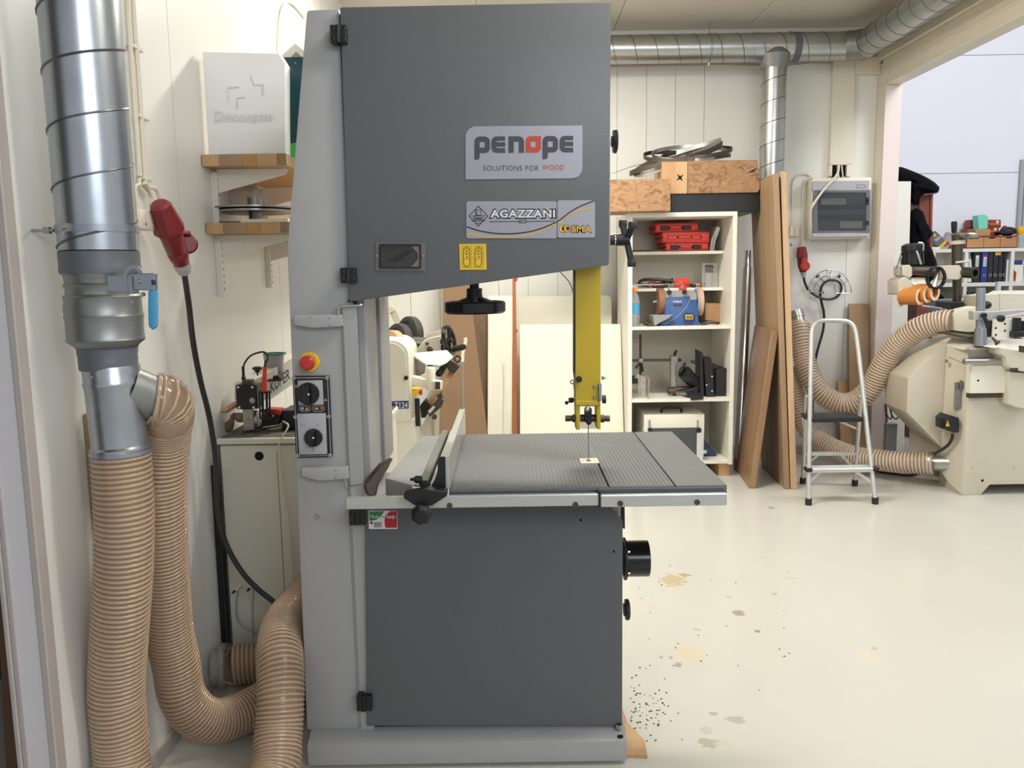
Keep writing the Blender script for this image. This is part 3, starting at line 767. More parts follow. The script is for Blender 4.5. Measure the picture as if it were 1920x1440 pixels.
slab('table_wing', [(wp[0].x, wp[0].y), (wp[1].x, wp[1].y), (wp[2].x, YK), (-0.183, YK), (-0.183, 2.165), (-0.24, 2.165)], .05, M('wing_grey')) ['label'] = 'smooth angled left wing of the table'
ti = PZ(1104, 864, ZT)
MB().box(ti.x - .027, ti.x + .029, ti.y - .034, ti.y + .034, ZT - .001, ZT + .0008).build('table_insert', M('insert_pink'), saw, label='pale square insert around the blade')
ins = MB().box(ti.x - .029, ti.x - .027, ti.y - .036, ti.y + .036, ZT - .001, ZT + .0006).box(ti.x + .029, ti.x + .031, ti.y - .036, ti.y + .036, ZT - .001, ZT + .0006)
ins.box(ti.x - .029, ti.x + .031, ti.y + .034, ti.y + .036, ZT - .001, ZT + .0006)
ins.extr([V(ti.x - .008, ti.y - .004, ZT + .0005), V(ti.x, ti.y - .012, ZT + .0005), V(ti.x + .006, ti.y - .002, ZT + .0005), V(ti.x + .001, ti.y + .02, ZT + .0005)], (0, 0, .0008))
for i in range(8): ins.box(ti.x - .02 + (i % 4) * .012, ti.x - .016 + (i % 4) * .012, ti.y - .012 + (i // 4) * .018, ti.y - .009 + (i // 4) * .018, ZT, ZT + .001)
ins.build('insert_gap', M('saw_black'), saw)
# scuffs and rails
MB().box(-0.447, 0.2245, 2.122, 2.140, 0.8565, 0.8885, .002).build('guide_rail', M('alu'), saw)
MB().box(0.2310, 0.567, 2.122, 2.140, 0.852, 0.8845, .002).build('guide_rail', M('alu'), saw)
MB().box(0.2235, 0.232, 2.128, 2.15, 0.85, 0.897, .001).build('rail_clamp', M('saw_black'), saw)
MB().box(-0.40, 0.54, 2.140, 2.157, 0.858, 0.876).build('rail_spacer', M('cast_edge'), saw)
for (a, b) in ((843, 948), (1079, 946), (1163, 944), (1307, 941.5)):
    q = P(a, b, 2.122); s_ = MB(); s_.ring(q - V(0, .0012, 0), (0, 1, 0), .0035, .0078, .003, 16); s_.cyl(q, q - V(0, .0012, 0), .0036, n=12)
    s_.build('rail_screw', M('steel_dark'), saw)
# table trunnion and brackets
MB().extr([V(0.235, 2.40, 0.86), V(0.332, 2.40, 0.86), V(0.335, 2.40, 0.70), V(0.322, 2.40, 0.71), V(0.30, 2.40, 0.80)], (0, .35, 0), .003).build('trunnion', M('saw_black'), saw)
MB().box(-0.30, 0.30, 2.45, 2.75, 0.80, 0.855, .01).build('table_support', M('saw_black'), saw)
m = MB().extr([P(738, 860, 2.36), P(715, 872, 2.34), P(684, 910, 2.30), P(690, 930, 2.30), P(706, 930, 2.30), P(711, 905, 2.32), P(728, 878, 2.36)], (-.012, .025, 0), .003)
m.build('tilt_bracket', M('steel_dark'), saw)
# --- rip fence
xf = -0.171
MB().box(xf - .021, xf, 2.142, 2.93, ZT + .004, ZT + .091, .0015).build('fence', M('alu'), saw, label='tall silver aluminium rip fence')
m = MB().loops([[(835, 856), (822, 856), (820, 885), (815, 900), (810, 908), (810, 918), (836, 918)]], front(2.1415), .004); m.build('fence_end_cap', M('black'), saw)
m = MB().box(xf - .052, xf - .021, 2.142, 2.90, ZT + .003, ZT + .020, .001).extr(
    [V(xf - .034, 2.142, ZT + .02), V(xf - .021, 2.142, ZT + .02), V(xf - .021, 2.142, ZT + .075), V(xf - .026, 2.142, ZT + .07)], (0, .70, 0))
m.build('fence_profile', M('alu_white'), saw)
MB().box(xf - .052, xf - .002, 2.134, 2.143, ZT - .018, ZT + .004, .0012).build('fence_foot', M('alu_white'), saw)
MB().box(xf - .024, xf - .012, 2.130, 2.135, ZT - .016, ZT - .002).box(xf - .048, xf - .036, 2.130, 2.135, ZT - .004, ZT + .008).build('profile_slot', M('saw_black'), saw)
MB().box(xf - .080, xf - .056, 2.135, 2.86, ZT + .001, ZT + .028, .002).build('fence_rail', M('alu_bar'), saw)
MB().box(xf - .080, xf - .056, 2.128, 2.142, ZT - .045, ZT + .03, .002).build('fence_bracket', M('black'), saw)
m = MB().fpoly([(757, 928), (760, 922), (800, 918), (838, 922), (838, 930), (810, 948), (778, 948), (757, 934)], 2.085, 2.122, .001)
m.build('fence_clamp', M('black'), saw)
q = P(792, 959, 2.085); mb = MB(); mb.lathe(q, q - V(0, .04, 0), [(0, .010), (.25, .011), (.3, .023), (.5, .026), (.8, .0255), (1, .016)], 28)
for v in mb.bm.verts:
    dx, dz = v.co.x - q.x, v.co.z - q.z; a = math.atan2(dz, dx); rr = math.hypot(dx, dz)
    if rr > .014: k = 1 + .055 * math.cos(7 * a); v.co.x = q.x + dx * k; v.co.z = q.z + dz * k
mb.build('clamp_knob', M('black'), saw, label='black lobed clamp knob')
q = P(792, 899, 2.12); MB().lathe(q, q - V(.032, 0, -.001), [(0, .006), (.1, .010), (.55, .010), (.7, .006), (.72, .004), (1, .004)], 14).build('locking_handle', M('black'), saw)
q = P(788, 914, 2.12); MB().lathe(q, q - V(.02, 0, 0), [(0, .007), (.5, .007), (.55, .009), (1, .009)], 10).build('steel_pin', M('chrome'), saw)
# --- blade, guide post
YBL = ti.y
MB().box(ti.x - .0006, ti.x + .0006, YBL - .004, YBL + .026, .80, 1.47).build('blade', M('steel'), saw)
def X_(px, py, Y): return P(px, py, Y)
gpm = MB().fpoly([(1078.5, 495), (1127, 495), (1126, 762), (1078.5, 762)], YBL - .03, YBL + .03, .002)
gp_ = gpm.build('guide_post', M('yellow_paint'), saw, label='yellow steel blade guard post')
MB().fpoly([(1079, 758), (1087.5, 758), (1087.5, 806), (1080, 806)], YBL - .03, YBL + .03, .002).fpoly([(1118, 758), (1126, 758), (1126.5, 805), (1119, 805)], YBL - .03, YBL + .03, .002).fpoly(
    [(1079, 752), (1126, 752), (1126, 761), (1079, 761)], YBL - .035, YBL + .03, .002).build('guide_fork', M('yellow_paint'), gp_)
MB().fpoly([(1075.5, 500), (1079, 500), (1079, 700), (1075.5, 700)], YBL - .025, YBL + .01).build('black_backing', M('black'), gp_)
MB().tube(smooth_path([P(1050, 510, 2.5), P(1068, 530, 2.5), P(1076, 560, 2.5), P(1077, 620, 2.48), P(1075, 690, 2.47), P(1077, 712, 2.46)], .02), .0014, 6).build('wire', M('black'), gp_)
m = MB(); q = P(1085, 710.5, YBL - .03); m.lathe(q, q - V(0, .014, 0), [(0, .005), (.4, .005), (.45, .0095), (1, .009)], 18)
m.build('lock_knob', M('black'), gp_)
q = P(1073, 716, YBL); MB().ring(q, (0, 1, 0), .0035, .0075, .003, 16).bar(q + V(.004, 0, -.005), q + V(.008, 0, -.05), .006, .003).build('eye_bracket', M('steel'), gp_)
q0 = P(1128, 708, YBL); MB().lathe(q0, q0 + V(.014, 0, 0), [(0, .006), (.4, .0065), (.5, .004), (1, .003)], 12).build('wing_bolt', M('steel'), gp_)
MB().fpoly([(1123, 720), (1128, 720), (1128, 752), (1124, 752)], YBL - .04, YBL + .01).build('side_plate', M('zinc'), gp_)
screws([P(1115, 725.5, YBL - .03), P(1115, 745, YBL - .03)], .0055, .004, gp_, name='bolt', n=12)
q0 = P(1129, 748.5, YBL); MB().lathe(q0, q0 + V(.011, 0, 0), [(0, .008), (.1, .0135), (1, .013)], 20).build('side_knob', M('black'), gp_)
q0 = P(1076, 750, YBL); m = MB().lathe(q0, q0 - V(.016, 0, 0), [(0, .005), (.3, .009), (1, .008)], 14); m.ball(q0 + V(-.022, 0, -.008), .006, 10, 7); m.build('side_knob', M('black'), gp_)
for (a, b) in ((1060, 1080), (1126, 1143)):
    y_ = 784 if a < 1100 else 784.5
    qa, qb = P(a, y_, YBL), P(b, y_, YBL)
    prof = [(0, .010), (.5, .010), (.55, .0085), (.62, .0085), (.66, .0125), (1, .0125)] if a < 1100 else [(0, .0125), (.4, .0125), (.45, .0085), (.55, .0085), (.6, .010), (1, .010)]
    MB().lathe(qa, qb, prof, 18).build('roller_guide', M('steel_dark'), gp_)
qa, qb = P(1088, 784, YBL), P(1118, 784, YBL); MB().cyl(qa, qb, .0115).build('guide_axle', M('steel_dark'), gp_)
q = P(1102.5, 778, YBL - .02); m = MB().obox(q, V(.011, 0, 0), V(0, .012, 0), V(0, 0, .022), .004, 2); m.ball(q + V(.002, -.006, -.022), .008, 12, 8); m.build('guide_block', M('black_gloss'), gp_)
q = P(1101, 767, YBL - .03); MB().ball(q, .010, 12, 8, sx=.8, sy=.6).build('guide_wheel', M('chrome'), gp_)
MB().fpoly([(1088, 790), (1118, 790), (1118, 804), (1088, 804)], YBL + .02, YBL + .026).build('clear_shield', M('acrylic'), gp_)
# --- height handwheel under the upper housing
YW = 2.56; hc = P(890, 574, YW)
m = MB(); m.ring(hc + V(0, 0, -.003), (0, 0, 1), .076, .096, .038, 48, .006)
hw = m.build('handwheel', M('black_gloss'), saw)
m = MB(); m.lathe(V(hc.x, YW, hc.z + .004), V(hc.x, YW, hc.z + .055), [(0, .03), (.3, .028), (.62, .024), (.64, .024), (1, .024)], 24)
for k in range(3):
    a = R(90 + 120 * k); d = V(math.cos(a), math.sin(a), 0)
    m.bar(V(hc.x, YW, hc.z + .022) + d * .018, V(hc.x, YW, hc.z + .002) + d * .084, .034, .012, bevel=.003)
m.build('spoke', M('black'), hw)
MB().cyl((hc.x, YW, hc.z + .04), (hc.x, YW, 1.56), .0145).build('shaft', M('saw_black'), saw)
# --- knobs at the right edge
q = P(1146, 265, 2.52); MB().lathe(q, q + V(.018, 0, 0), [(0, .016), (.3, .017), (.32, .034), (.8, .036), (1, .03)], 24).build('door_knob', M('black'), saw)
q = P(1169, 1143, 2.5); MB().lathe(q, q + V(.019, 0, 0), [(0, .02), (.3, .021), (.32, .033), (.8, .034), (1, .028)], 24).build('door_knob', M('black'), saw)
q = P(1146, 450, 2.44)
tl = MB().lathe(q - V(.01, 0, 0), q + V(.052, 0, 0), [(0, .016), (.32, .016), (.34, .0185), (.38, .0185), (.40, .0175), (1, .017)], 20).build('tension_lever', M('black'), saw)
m = MB(); c = q + V(.045, 0, 0)
for (dx, dy, dz) in ((.012, -.03, .037), (-.006, .045, .046), (.014, .0, -.064)):
    e_ = c + V(dx, dy, dz); m.bar(c, e_, .015, .018, up=(1, 0, 0), bevel=.003)
    m.obox(e_ + V(.001, 0, .003 if dz > 0 else -.004), V(.012, 0, 0), V(0, .011, 0), V(0, 0, .011), .004, 2)
m.build('lever_arm', M('black'), tl)
m = MB().lathe(q + V(.009, 0, 0), q + V(.012, 0, 0), [(0, .0192), (1, .0192)], 20); m.build('washer', M('chrome'), tl)
# --- dust port
YD = 2.55; q = P(1171, 1047.5, YD)
mm = MB().ring(q + V(.038, 0, 0), (1, 0, 0), .054, .0575, .076, 36, .001)
dp = mm.build('dust_port', M('black_gloss'), saw); MB().cyl(q + V(-.004, 0, 0), q + V(.004, 0, 0), .054, n=36).build('port_floor', M('poly_hole'), dp)
m = MB().ring(q + V(.0, 0, 0), (1, 0, 0), .056, .068, .006, 36); m.build('port_flange', M('black'), dp)
for (dy, dz) in ((-.045, .034), (.045, -.034), (-.046, -.036)):
    MB().lathe(q + V(.003, dy - .01, dz + .008), q + V(.010, dy - .01, dz + .008), [(0, .005), (1, .004)], 8).build('bolt', M('steel'), dp)
# sheet of ply the saw stands on
pb = MB().extr([V(-0.60, 2.335, 0), V(0.352, 2.335, 0), V(0.395, 2.33, 0), V(0.40, 2.41, 0), V(0.36, 2.52, 0), V(0.345, 2.9, 0), V(-0.60, 2.9, 0)], (0, 0, .0115)).build('plywood_sheet', M('wood_light'))
tag(pb, 'splintered plywood sheet on the floor beneath the band saw base', 'plywood')
# ================================================================ LEFT SIDE: duct, hoses, wall fittings, shelf, splicing machine
def hose(name, label, path, r, pitch=0.0128, parent=None, seed=0, rib='hose_rib', tight=0.0, cat='hose', group=None, nseg=20):
    """clear ribbed extraction hose: rippled wall with a spiral rib wound round it"""
    pts = smooth_path(path, pitch / 3)
    for p in pts: p.x = max(p.x, XL + r + .005); p.z = max(p.z, r + .004)
    n = len(pts)
    rad = [r * (1 - (0.05 if i % 3 == 0 else 0.03)) for i in range(n)]
    m = MB().tube(pts, rad, nseg, caps=False)
    if parent is None:
        root = m.build(name, M('hose_clear'), None, angle=60); tag(root, label, cat, group)
    else: root = m.build(name, M('hose_clear'), parent, angle=60)
    hp = helix_on(pts, r * .955, pitch, 22, tight=tight)
    MB().tube(hp, pitch * .38, 5, caps=False).build('spiral_rib', M(rib), root, angle=80)
    return root

# --- galvanised extraction duct
AX, AY = -0.962, 1.95
def zd(py, px=190): return P(px, py, AY).z
duct = thing('extraction_duct', 'vertical galvanised spiral extraction duct with blue damper handle beside the left wall', 'duct', (AX, AY, zd(858)))
rD = 0.086
MB().lathe((AX, AY, zd(470)), (AX, AY, ZC), [(0, rD), (1, rD)], 48, caps=False).build('spiral_pipe', M('galv'), duct)
hp = [(AX + (rD + .0005) * math.cos(a), AY + (rD + .0005) * math.sin(a), zd(476) + .129 * (a / (2 * math.pi)) - .06) for a in [k * 2 * math.pi / 32 for k in range(int(32 * 13.6))]]
hp = [p for p in hp if zd(470) < p[2] < ZC]
MB().tube(hp, .0028, 5).build('spiral_seam', M('galv_seam'), duct)
st_ = MB().ring((AX, AY, zd(430)), (0, 0, 1), rD, rD + .0035, .016, 40).build('strap_clamp', M('zinc'), duct)
m = MB().cyl((AX - rD, AY - .03, zd(432)), (XL + .002, AY - .03, zd(432)), .004).lathe((XL + .03, AY - .03, zd(432)), (XL + .045, AY - .03, zd(432)), [(0, .009), (1, .009)], 6)
m.build('clamp_rod', M('steel'), st_)
q = V(AX - .03, AY - rD - .002, zd(430)); MB().lathe(q, q - V(0, .012, 0), [(0, .006), (1, .005)], 8).box(q.x - .012, q.x + .012, q.y - .004, q.y + .004, q.z - .009, q.z + .009).build('clamp_screw', M('steel'), st_)
MB().lathe((AX, AY, zd(513)), (AX, AY, zd(472)), [(0, rD + .0012), (.3, rD + .002), (.33, rD + .0012), (1, rD + .0015)], 40).build('tape_band', M('duct_tape'), duct, label='wide band of dark grey tape')
def zl_(*a): return [( (zd(p) - zd(655)), r_) for p, r_ in a]
prof = zl_((655, .063), (648, .070), (640, .083), (636, .0865), (632, .0845), (600, .0845), (592, .0868), (588, .0845), (562, .0835), (556, .0858), (553, .0835), (551, .079), (540, .079), (534, .0835), (530, .079), (520, .080), (513, .0835), (510, .083))
MB().lathe((AX, AY, zd(655)), (AX, AY, zd(510)), prof, 48, absolute=True).build('damper_body', M('galv_dull'), duct)
fr_ = front(AY - .105)
m = MB().fpoly([(200, 517), (238, 517), (240, 548), (203, 547)], AY - .100, AY - .088, .001).fpoly([(249, 513), (289, 512), (290, 545), (251, 544)], AY - .108, AY - .09, .0015)
m.fbox(238, 516, 250, 550, AY - .10, AY - .07, .001)
dm_ = m.build('damper_bracket', M('zinc'), duct)
m = MB().loops([[(251 + 18 * math.cos(R(a)), 519 - 22 * math.sin(R(a))) for a in range(0, 181, 12)] + [(251 + 12 * math.cos(R(a)), 519 - 15 * math.sin(R(a))) for a in range(180, -1, -12)]], front(AY - .1), .004); m.build('quadrant', M('zinc'), dm_)
m = MB().fpoly([(277, 545), (292, 544), (293, 580), (292, 612), (285, 619), (278, 612), (277, 580)], AY - .106, AY - .092, .003, 2); m.build('damper_handle', M('blue_plastic'), dm_, label='sky blue plastic damper handle')
m = MB().fbox(283, 525, 291, 534, AY - .112, AY - .106, .001); m.build('handle_rivet', M('ink_blue'), dm_)
screws([P(262, 528, AY - .108), P(269, 552, AY - .1)], .005, .006, dm_)
screws([P(154, 566, AY - .08), P(249, 566, AY - .06), P(250, 615, AY - .06), P(158, 625, AY - .078)], .003, .003, duct, 'galv')
lb = MB().obox((AX - .078, AY - .036, zd(578)), V(.006, -.012, 0), V(.0003, .0003, 0) * 2, V(0, 0, .011)).build('paper_label', M('label_white'), duct)
MB().obox((AX - .0785, AY - .0366, zd(578)), V(.0035, -.007, 0), V(.0003, .0003, 0) * 2, V(0, 0, .006)).build('print', M('ink'), lb)
MB().lathe((AX + .001, AY, zd(692)), (AX + .001, AY, zd(650)), [(0, .0645), (.5, .0655), (.55, .0645), (.8, .067), (.9, .066), (1, .069)], 36).build('tape_band', M('duct_tape'), duct)
AX2 = AX + .008
prof = [(zd(p) - zd(858), r_) for p, r_ in ((858, .065), (845, .0655), (843, .068), (838, .068), (834, .064), (728, .0635), (722, .0655), (716, .0665), (712, .064), (690, .0645), (686, .063))]
MB().lathe((AX2 + .006, AY, zd(858)), (AX2 - .002, AY, zd(686)), prof, 40, absolute=True).build('tee_pipe', M('galv'), duct)
MB().ring((AX2 + .006, AY, zd(846)), (0, 0, 1), .0655, .071, .010, 36).build('hose_clamp', M('zinc'), duct)
screws([P(172, 707, AY - .062), P(246, 703, AY - .062)], .003, .003, duct, 'galv')
bs = V(AX2 + .02, AY + .01, zd(752) + .03); bd = V(.62, .62, -.48).normalized()
be = bs + bd * .088
MB().cyl(bs, be, .058, n=32, caps=False).build('branch_pipe', M('galv_dull'), duct)
MB().ring(be - bd * .006, bd, .058, .0605, .012, 32).build('hose_clamp', M('zinc'), duct)

# --- clear ribbed hoses
h1 = [(AX2 + .006, AY, zd(846)), P(229, 880, 1.95), P(233, 960, 1.95), P(232, 1060, 1.955), P(226, 1160, 1.965), P(220, 1260, 1.98), P(219, 1340, 1.985), P(223, 1400, 1.985), P(230, 1450, 1.97),
      (-.925, 1.93, .10), (-.86, 1.88, .072), (-.77, 1.90, .072), (-.725, 1.99, .075), (-.682, 2.11, .095), (-.685, 2.2, .17), (-.69, 2.262, .27), (-.71, 2.34, .34), (-.735, 2.45, .362), (-.752, 2.58, .355), (-.735, 2.72, .36), (-.67, 2.86, .40), (-.52, 2.96, .44), (-.30, 3.0, .45), (-.14, 2.96, .45)]
hose('ribbed_hose', 'long clear ribbed hose hanging from the duct mouth and looping up behind the saw', h1, .0685)
def hx(px, py, x=-1.022): return PX(px, py, x)
h2 = [be - bd * .014, be + bd * .022, P(307, 812, 2.10), P(301, 900, 2.14), P(303, 1000, 2.19), P(310, 1100, 2.25), P(318, 1185, 2.30), (-1.016, 2.325, .33), (-1.012, 2.34, .225), (-.985, 2.375, .14), (-.94, 2.43, .088), (-.87, 2.52, .076), (-.78, 2.66, .075), (-.66, 2.81, .075), (-.45, 2.98, .075), (-.2, 3.05, .075)]
hose('ribbed_hose', 'clear ribbed hose from the duct branch, bending at the floor beside the left wall', h2, .0675, tight=.10)
q4 = PZ(418, 1250, .085)
h4 = [q4, q4 + V(.05, .012, 0), q4 + V(.2, .05, .0), q4 + V(.36, .12, 0), q4 + V(.6, .25, 0)]
hs4 = hose('ribbed_hose', 'short loose ribbed hose end lying open on the floor against the pale cabinet', h4, .072, pitch=.016)
m = MB().ring(q4 + V(.0, 0, 0), (1, .24, 0), .060, .083, .02, 32, .003).ring(q4 + V(-.022, -.005, 0), (1, .24, 0), .052, .066, .03, 32, .003); m.build('cuff', M('acrylic'), hs4)

# --- board against the wall behind the hoses
wbd = MB().box(XL + .002, XL + .02, PX(169, 780, XL + .02).y, PX(289, 1425, XL + .02).y - .02, 0, PX(169, 776, XL + .02).z, .001).build('wooden_board', M('beech'))
tag(wbd, 'pale wooden board standing flat against the wall behind the hanging hoses', 'board')
# --- brown boards in the dark store
bb = MB().extr([V(-1.35, 2.0, 0), V(-1.31, 2.0, 0), V(-1.24, 2.05, 2.2), V(-1.28, 2.05, 2.2)], (0, .7, 0), .002).build('brown_board', M('brown_board'))
tag(bb, 'dark brown board leaning beyond the end of the left wall', 'board')

# --- conduits, junction box, red power connector
cv = thing('conduit_pair', 'pair of thin cream conduits clipped down the left wall to the socket', 'conduit', PX(268, 345, XL))
def cpath(pts, x=XL + .012): return smooth_path([PX(a, b, x) for a, b in pts], .02)
MB().tube(cpath([(237, -60), (240, 30), (250, 160), (262, 330)]), .0075, 8).build('conduit', M('white_plastic'), cv)
MB().tube(cpath([(248, -60), (251, 30), (261, 160), (272, 342)]), .0075, 8).build('conduit', M('white_plastic'), cv)
MB().tube(cpath([(262, 335), (261, 345), (252, 350), (254, 360), (258, 388)]), .0055, 8).build('cable_tail', M('white_plastic'), cv)
MB().tube(cpath([(272, 342), (277, 350), (290, 353), (297, 364), (300, 384)], XL + .03), .0065, 8).build('cable_tail', M('white_plastic'), cv)
MB().tube(cpath([(266, 345), (275, 355), (283, 366), (283, 386)]), .005, 8).build('cable_tail', M('white_plastic'), cv)
for (a, b) in ((248.5, 90), (260, 220), (267, 335)):
    q = PX(a, b, XL); MB().box(q.x, q.x + .018, q.y - .03, q.y + .035, q.z - .006, q.z + .006, .002).build('clip', M('white_plastic'), cv)
q0, q1 = PX(252, 390, XL + .06), PX(292, 434, XL + .06)
jb = MB().box(XL, XL + .075, q0.y + .0, q1.y - .01, q1.z, q0.z, .012, 2).build('junction_box', M('white_plastic'))
tag(jb, 'cream junction box on the left wall beside the red connector', 'junction box')
screws([V(XL + .075, q0.y + .03, q1.z + .015), V(XL + .075, q1.y - .03, q1.z + .015)], .004, .002, jb, d=(1, 0, 0))
a_, b_ = PX(301, 386, XL + .10), PX(341, 496, XL + .10)
rp = thing('power_connector', 'dark red industrial plug and socket on the left wall with a thick black cable', 'plug', b_)
ax_ = (b_ - a_); mid = a_ + ax_ * .40
m = MB().lathe(a_ - ax_.normalized() * .01, mid, [(0, .022), (.08, .030), (.7, .041), (.9, .045), (1, .045)], 10); m.build('socket', M('red_plug'), rp, angle=25)
m = MB().lathe(mid, b_, [(0, .043), (.05, .034), (.55, .031), (.6, .028), (.65, .031), (.8, .028), (1, .021)], 20); m.build('plug_body', M('red_plug'), rp)
fc = PX(351, 458, XL + .12); fd = V(.5, -.75, .1).normalized()
m = MB().lathe(fc, fc + fd * .014, [(0, .030), (.7, .030), (1, .024)], 24); m.bar(PX(334, 436, XL + .13), PX(352, 436, XL + .13), .02, .012, bevel=.003); m.bar(PX(352, 436, XL + .13), fc + V(0, 0, .02), .02, .012, bevel=.003)
m.build('flap', M('red_plug'), rp)
m = MB().lathe(b_ - ax_.normalized() * .005, b_ + ax_.normalized() * .03, [(0, .0255), (.5, .0255), (.55, .022), (1, .02)], 10); m.build('gland', M('grey_plastic'), rp, angle=20)
m = MB().box(a_.x + .02, a_.x + .043, mid.y - .01, mid.y + .01, mid.z + .03, mid.z + .036); 
cpts = [b_ + ax_.normalized() * .02] + [PX(a, b, XL + .06) for a, b in ((354, 570), (362, 640), (375, 710), (392, 780), (403, 850), (406, 900), (409, 960))] + [PX(424, 1020, -1.02), PX(458, 1078, -.96), PX(505, 1122, -.86), PX(545, 1140, -.78), PX(600, 1150, -.66)]
cpts[-1].y = max(cpts[-1].y, 2.86)
MB().tube(smooth_path(cpts, .02), .0095, 10).build('cable', M('rubber_cable'), rp)
# black strip put in for the shadow in the gap between wall and cabinet
bs_ = MB().extr([PX(404, 872, XL + .02), PX(411, 872, XL + .02), PX(433, 1205, XL + .02), PX(424, 1205, XL + .02)], (-.018, 0, 0), .002).build('gap_shadow_strip', M('saw_black'))
bs_.location.z = bs_.location.z
tag(bs_, 'narrow black strip drawn as the shadow in the gap between wall and pale cabinet', 'strip')

# --- bracket shelf on the left wall
YS0, YS1 = 3.02, 4.35
xo = P(537, 300, YS0).x
def shelf_at(py0, py1, label, grp='wooden shelves on the left wall'):
    z1, z0 = P(383, py0, YS0).z, P(383, py1, YS0).z
    t = thing('wall_shelf', label, 'shelf', (XL, (YS0 + YS1) / 2, z0 - .09), grp)
    bw = .055; y = YS0; i = 0
    MB().box(XL + .004, xo, YS0 + .001, YS1, z0 + .001, z1 - .001).build('shelf_board', M('wood_light'), t)
    # finger-jointed end blocks
    xx = XL + .004; k = 0
    while xx < xo - .01:
        w_ = (.062, .085, .048, .074, .055)[k % 5]; x2 = min(xx + w_, xo)
        MB().box(xx + .0004, x2 - .0004, YS0 - .003, YS0 + .003, z0, z1, .0006).build('wood_block', M(('wood_light', 'beech', 'cardboard')[k % 3]), t); xx = x2; k += 1
    for yu in (3.115, 3.745):
        m = MB().extr([V(XL + .024, yu - .004, z0 - .002), V(xo - .02, yu - .004, z0 - .002), V(xo - .03, yu - .004, z0 - .022), V(XL + .024, yu - .004, z0 - .085)], (0, .004, 0)).box(XL + .024, xo - .03, yu - .012, yu + .01, z0 - .004, z0)
        m.build('bracket', M('shelf_white'), t)
    return z1
zs1 = shelf_at(290, 312, 'upper bracketed wooden shelf carrying the white box')
zs2 = shelf_at(418, 439, 'lower bracketed wooden shelf carrying the steel disc')
for yu, lab in ((3.115, 'nearer white slotted upright below the wooden shelves'), (3.745, 'farther white slotted upright below the wooden shelves')):
    z0 = 1.405 if yu < 3.4 else 1.425
    u_ = MB().box(XL, XL + .024, yu - .014, yu + .014, z0, zs1 - .05, .002).build('shelf_upright', M('shelf_white'))
    tag(u_, lab, 'upright', 'slotted uprights')
    m = MB(); k = 0; z = z0 + .02
    while z < zs1 - .07: m.box(XL + .0235, XL + .0245, yu - .007, yu - .003, z, z + .012).box(XL + .0235, XL + .0245, yu + .003, yu + .007, z, z + .012); z += .025
    so = m.build('slot', M('wall_seam'), u_); so['kind'] = 'stuff'
# white lettered box
bx = thing('storage_box', 'white lettered box on the upper wooden shelf', 'box', (P(457, 287, YS0).x, YS0 + .13, zs1))
yb = YS0 + .005
a_, b_ = P(379, 97, yb), P(535, 287, yb)
MB().extr([V(a_.x, yb, zs1), V(b_.x, yb, zs1), P(534, 118, yb), P(523, 100, yb), V(a_.x, yb, a_.z)], (0, .07, 0), .003, 2).build('body', M('box_white'), bx)
fb = front(yb)
text('Decospan', 'embossed_lettering', M('emboss_shade'), bx, fb, 403, 512, 234, 209, thick=.005, bold=.01, spacing=1.05)
m = MB()
for lp in ([(427, 163), (448, 162), (448, 164.5), (429.5, 165.5), (429.5, 190), (427, 190)], [(444, 183), (460, 181), (460, 183.5), (447, 185), (447, 204), (444, 204)],
           [(471, 141), (477.5, 158), (495, 157.5), (495, 180), (492.5, 180), (492.5, 160), (476, 160.5), (469.5, 143)]):
    m.loops([lp], fb, .004)
m.build('embossed_emblem', M('emboss_shade'), bx)
yT_ = 3.16; zT_ = P(540, 107, yT_).z; xT0, xT1 = P(525, 200, yT_).x, P(600, 200, yT_).x
tl_ = MB().box(xT0, xT1, yT_, yT_ + .05, zs1 + .0005, zT_, .002).build('binder', M('teal'))
tag(tl_, 'dark teal binder standing behind the white lettered box', 'binder')
MB().extr([V(xT0, yT_ - .001, zs1 + .002), V(xT1, yT_ - .001, zs1 + .002), V(xT1, yT_ - .001, zs1 + .075), V(xT0, yT_ - .001, zs1 + .05)], (0, .001, 0)).build('green_corner', M('green'), tl_)
q = P(554, 118, yT_); MB().lathe(q, q - V(0, .002, 0), [(0, .004), (1, .003)], 10).build('rivet', M('steel'), tl_)
pc_ = [P(a, b, 3.24) for a, b in ((523, 108), (553, 81), (576, 100))]
pp_ = MB().extr([V(pc_[0].x, 3.24, zs1 + .0005)] + pc_ + [V(pc_[2].x, 3.24, zs1 + .0005)], (0, .02, 0), .001).build('folded_card', M('white_board'))
MB().fpoly([(545, 107), (555, 97), (566, 107)], 3.239, 3.24).build('fold', M('wall_seam'), pp_)
tag(pp_, 'white folded card peaking above the teal binder', 'card')
# steel disc, bag, board on the lower shelf
yD = 3.22
dc = P(476, 392, yD)
ds = thing('steel_disc', 'flat steel disc with a stubby hub on the lower wooden shelf', 'disc', (dc.x + .01, yD, zs2))
cx_ = dc.x + .005
MB().lathe((cx_, yD, zs2 + .060), (cx_, yD, zs2 + .066), [(0, .165), (1, .165)], 48).build('plate', M('steel'), ds)
MB().lathe((cx_, yD, zs2 + .048), (cx_, yD, zs2 + .054), [(0, .150), (1, .150)], 48).build('plate', M('steel'), ds)
MB().lathe((cx_, yD, zs2 + .066), (cx_, yD, zs2 + .106), [(0, .030), (.1, .027), (1, .027)], 28).lathe((cx_, yD, zs2 + .012), (cx_, yD, zs2 + .048), [(0, .024), (1, .024)], 24).build('hub', M('galv_dull'), ds)
wp_ = MB().box(P(452, 414, 3.04).x, xo - .01, 3.035, 3.35, zs2, zs2 + .012, .001).build('white_offcut', M('white_board')); tag(wp_, 'flat white board offcut under the steel disc', 'board')
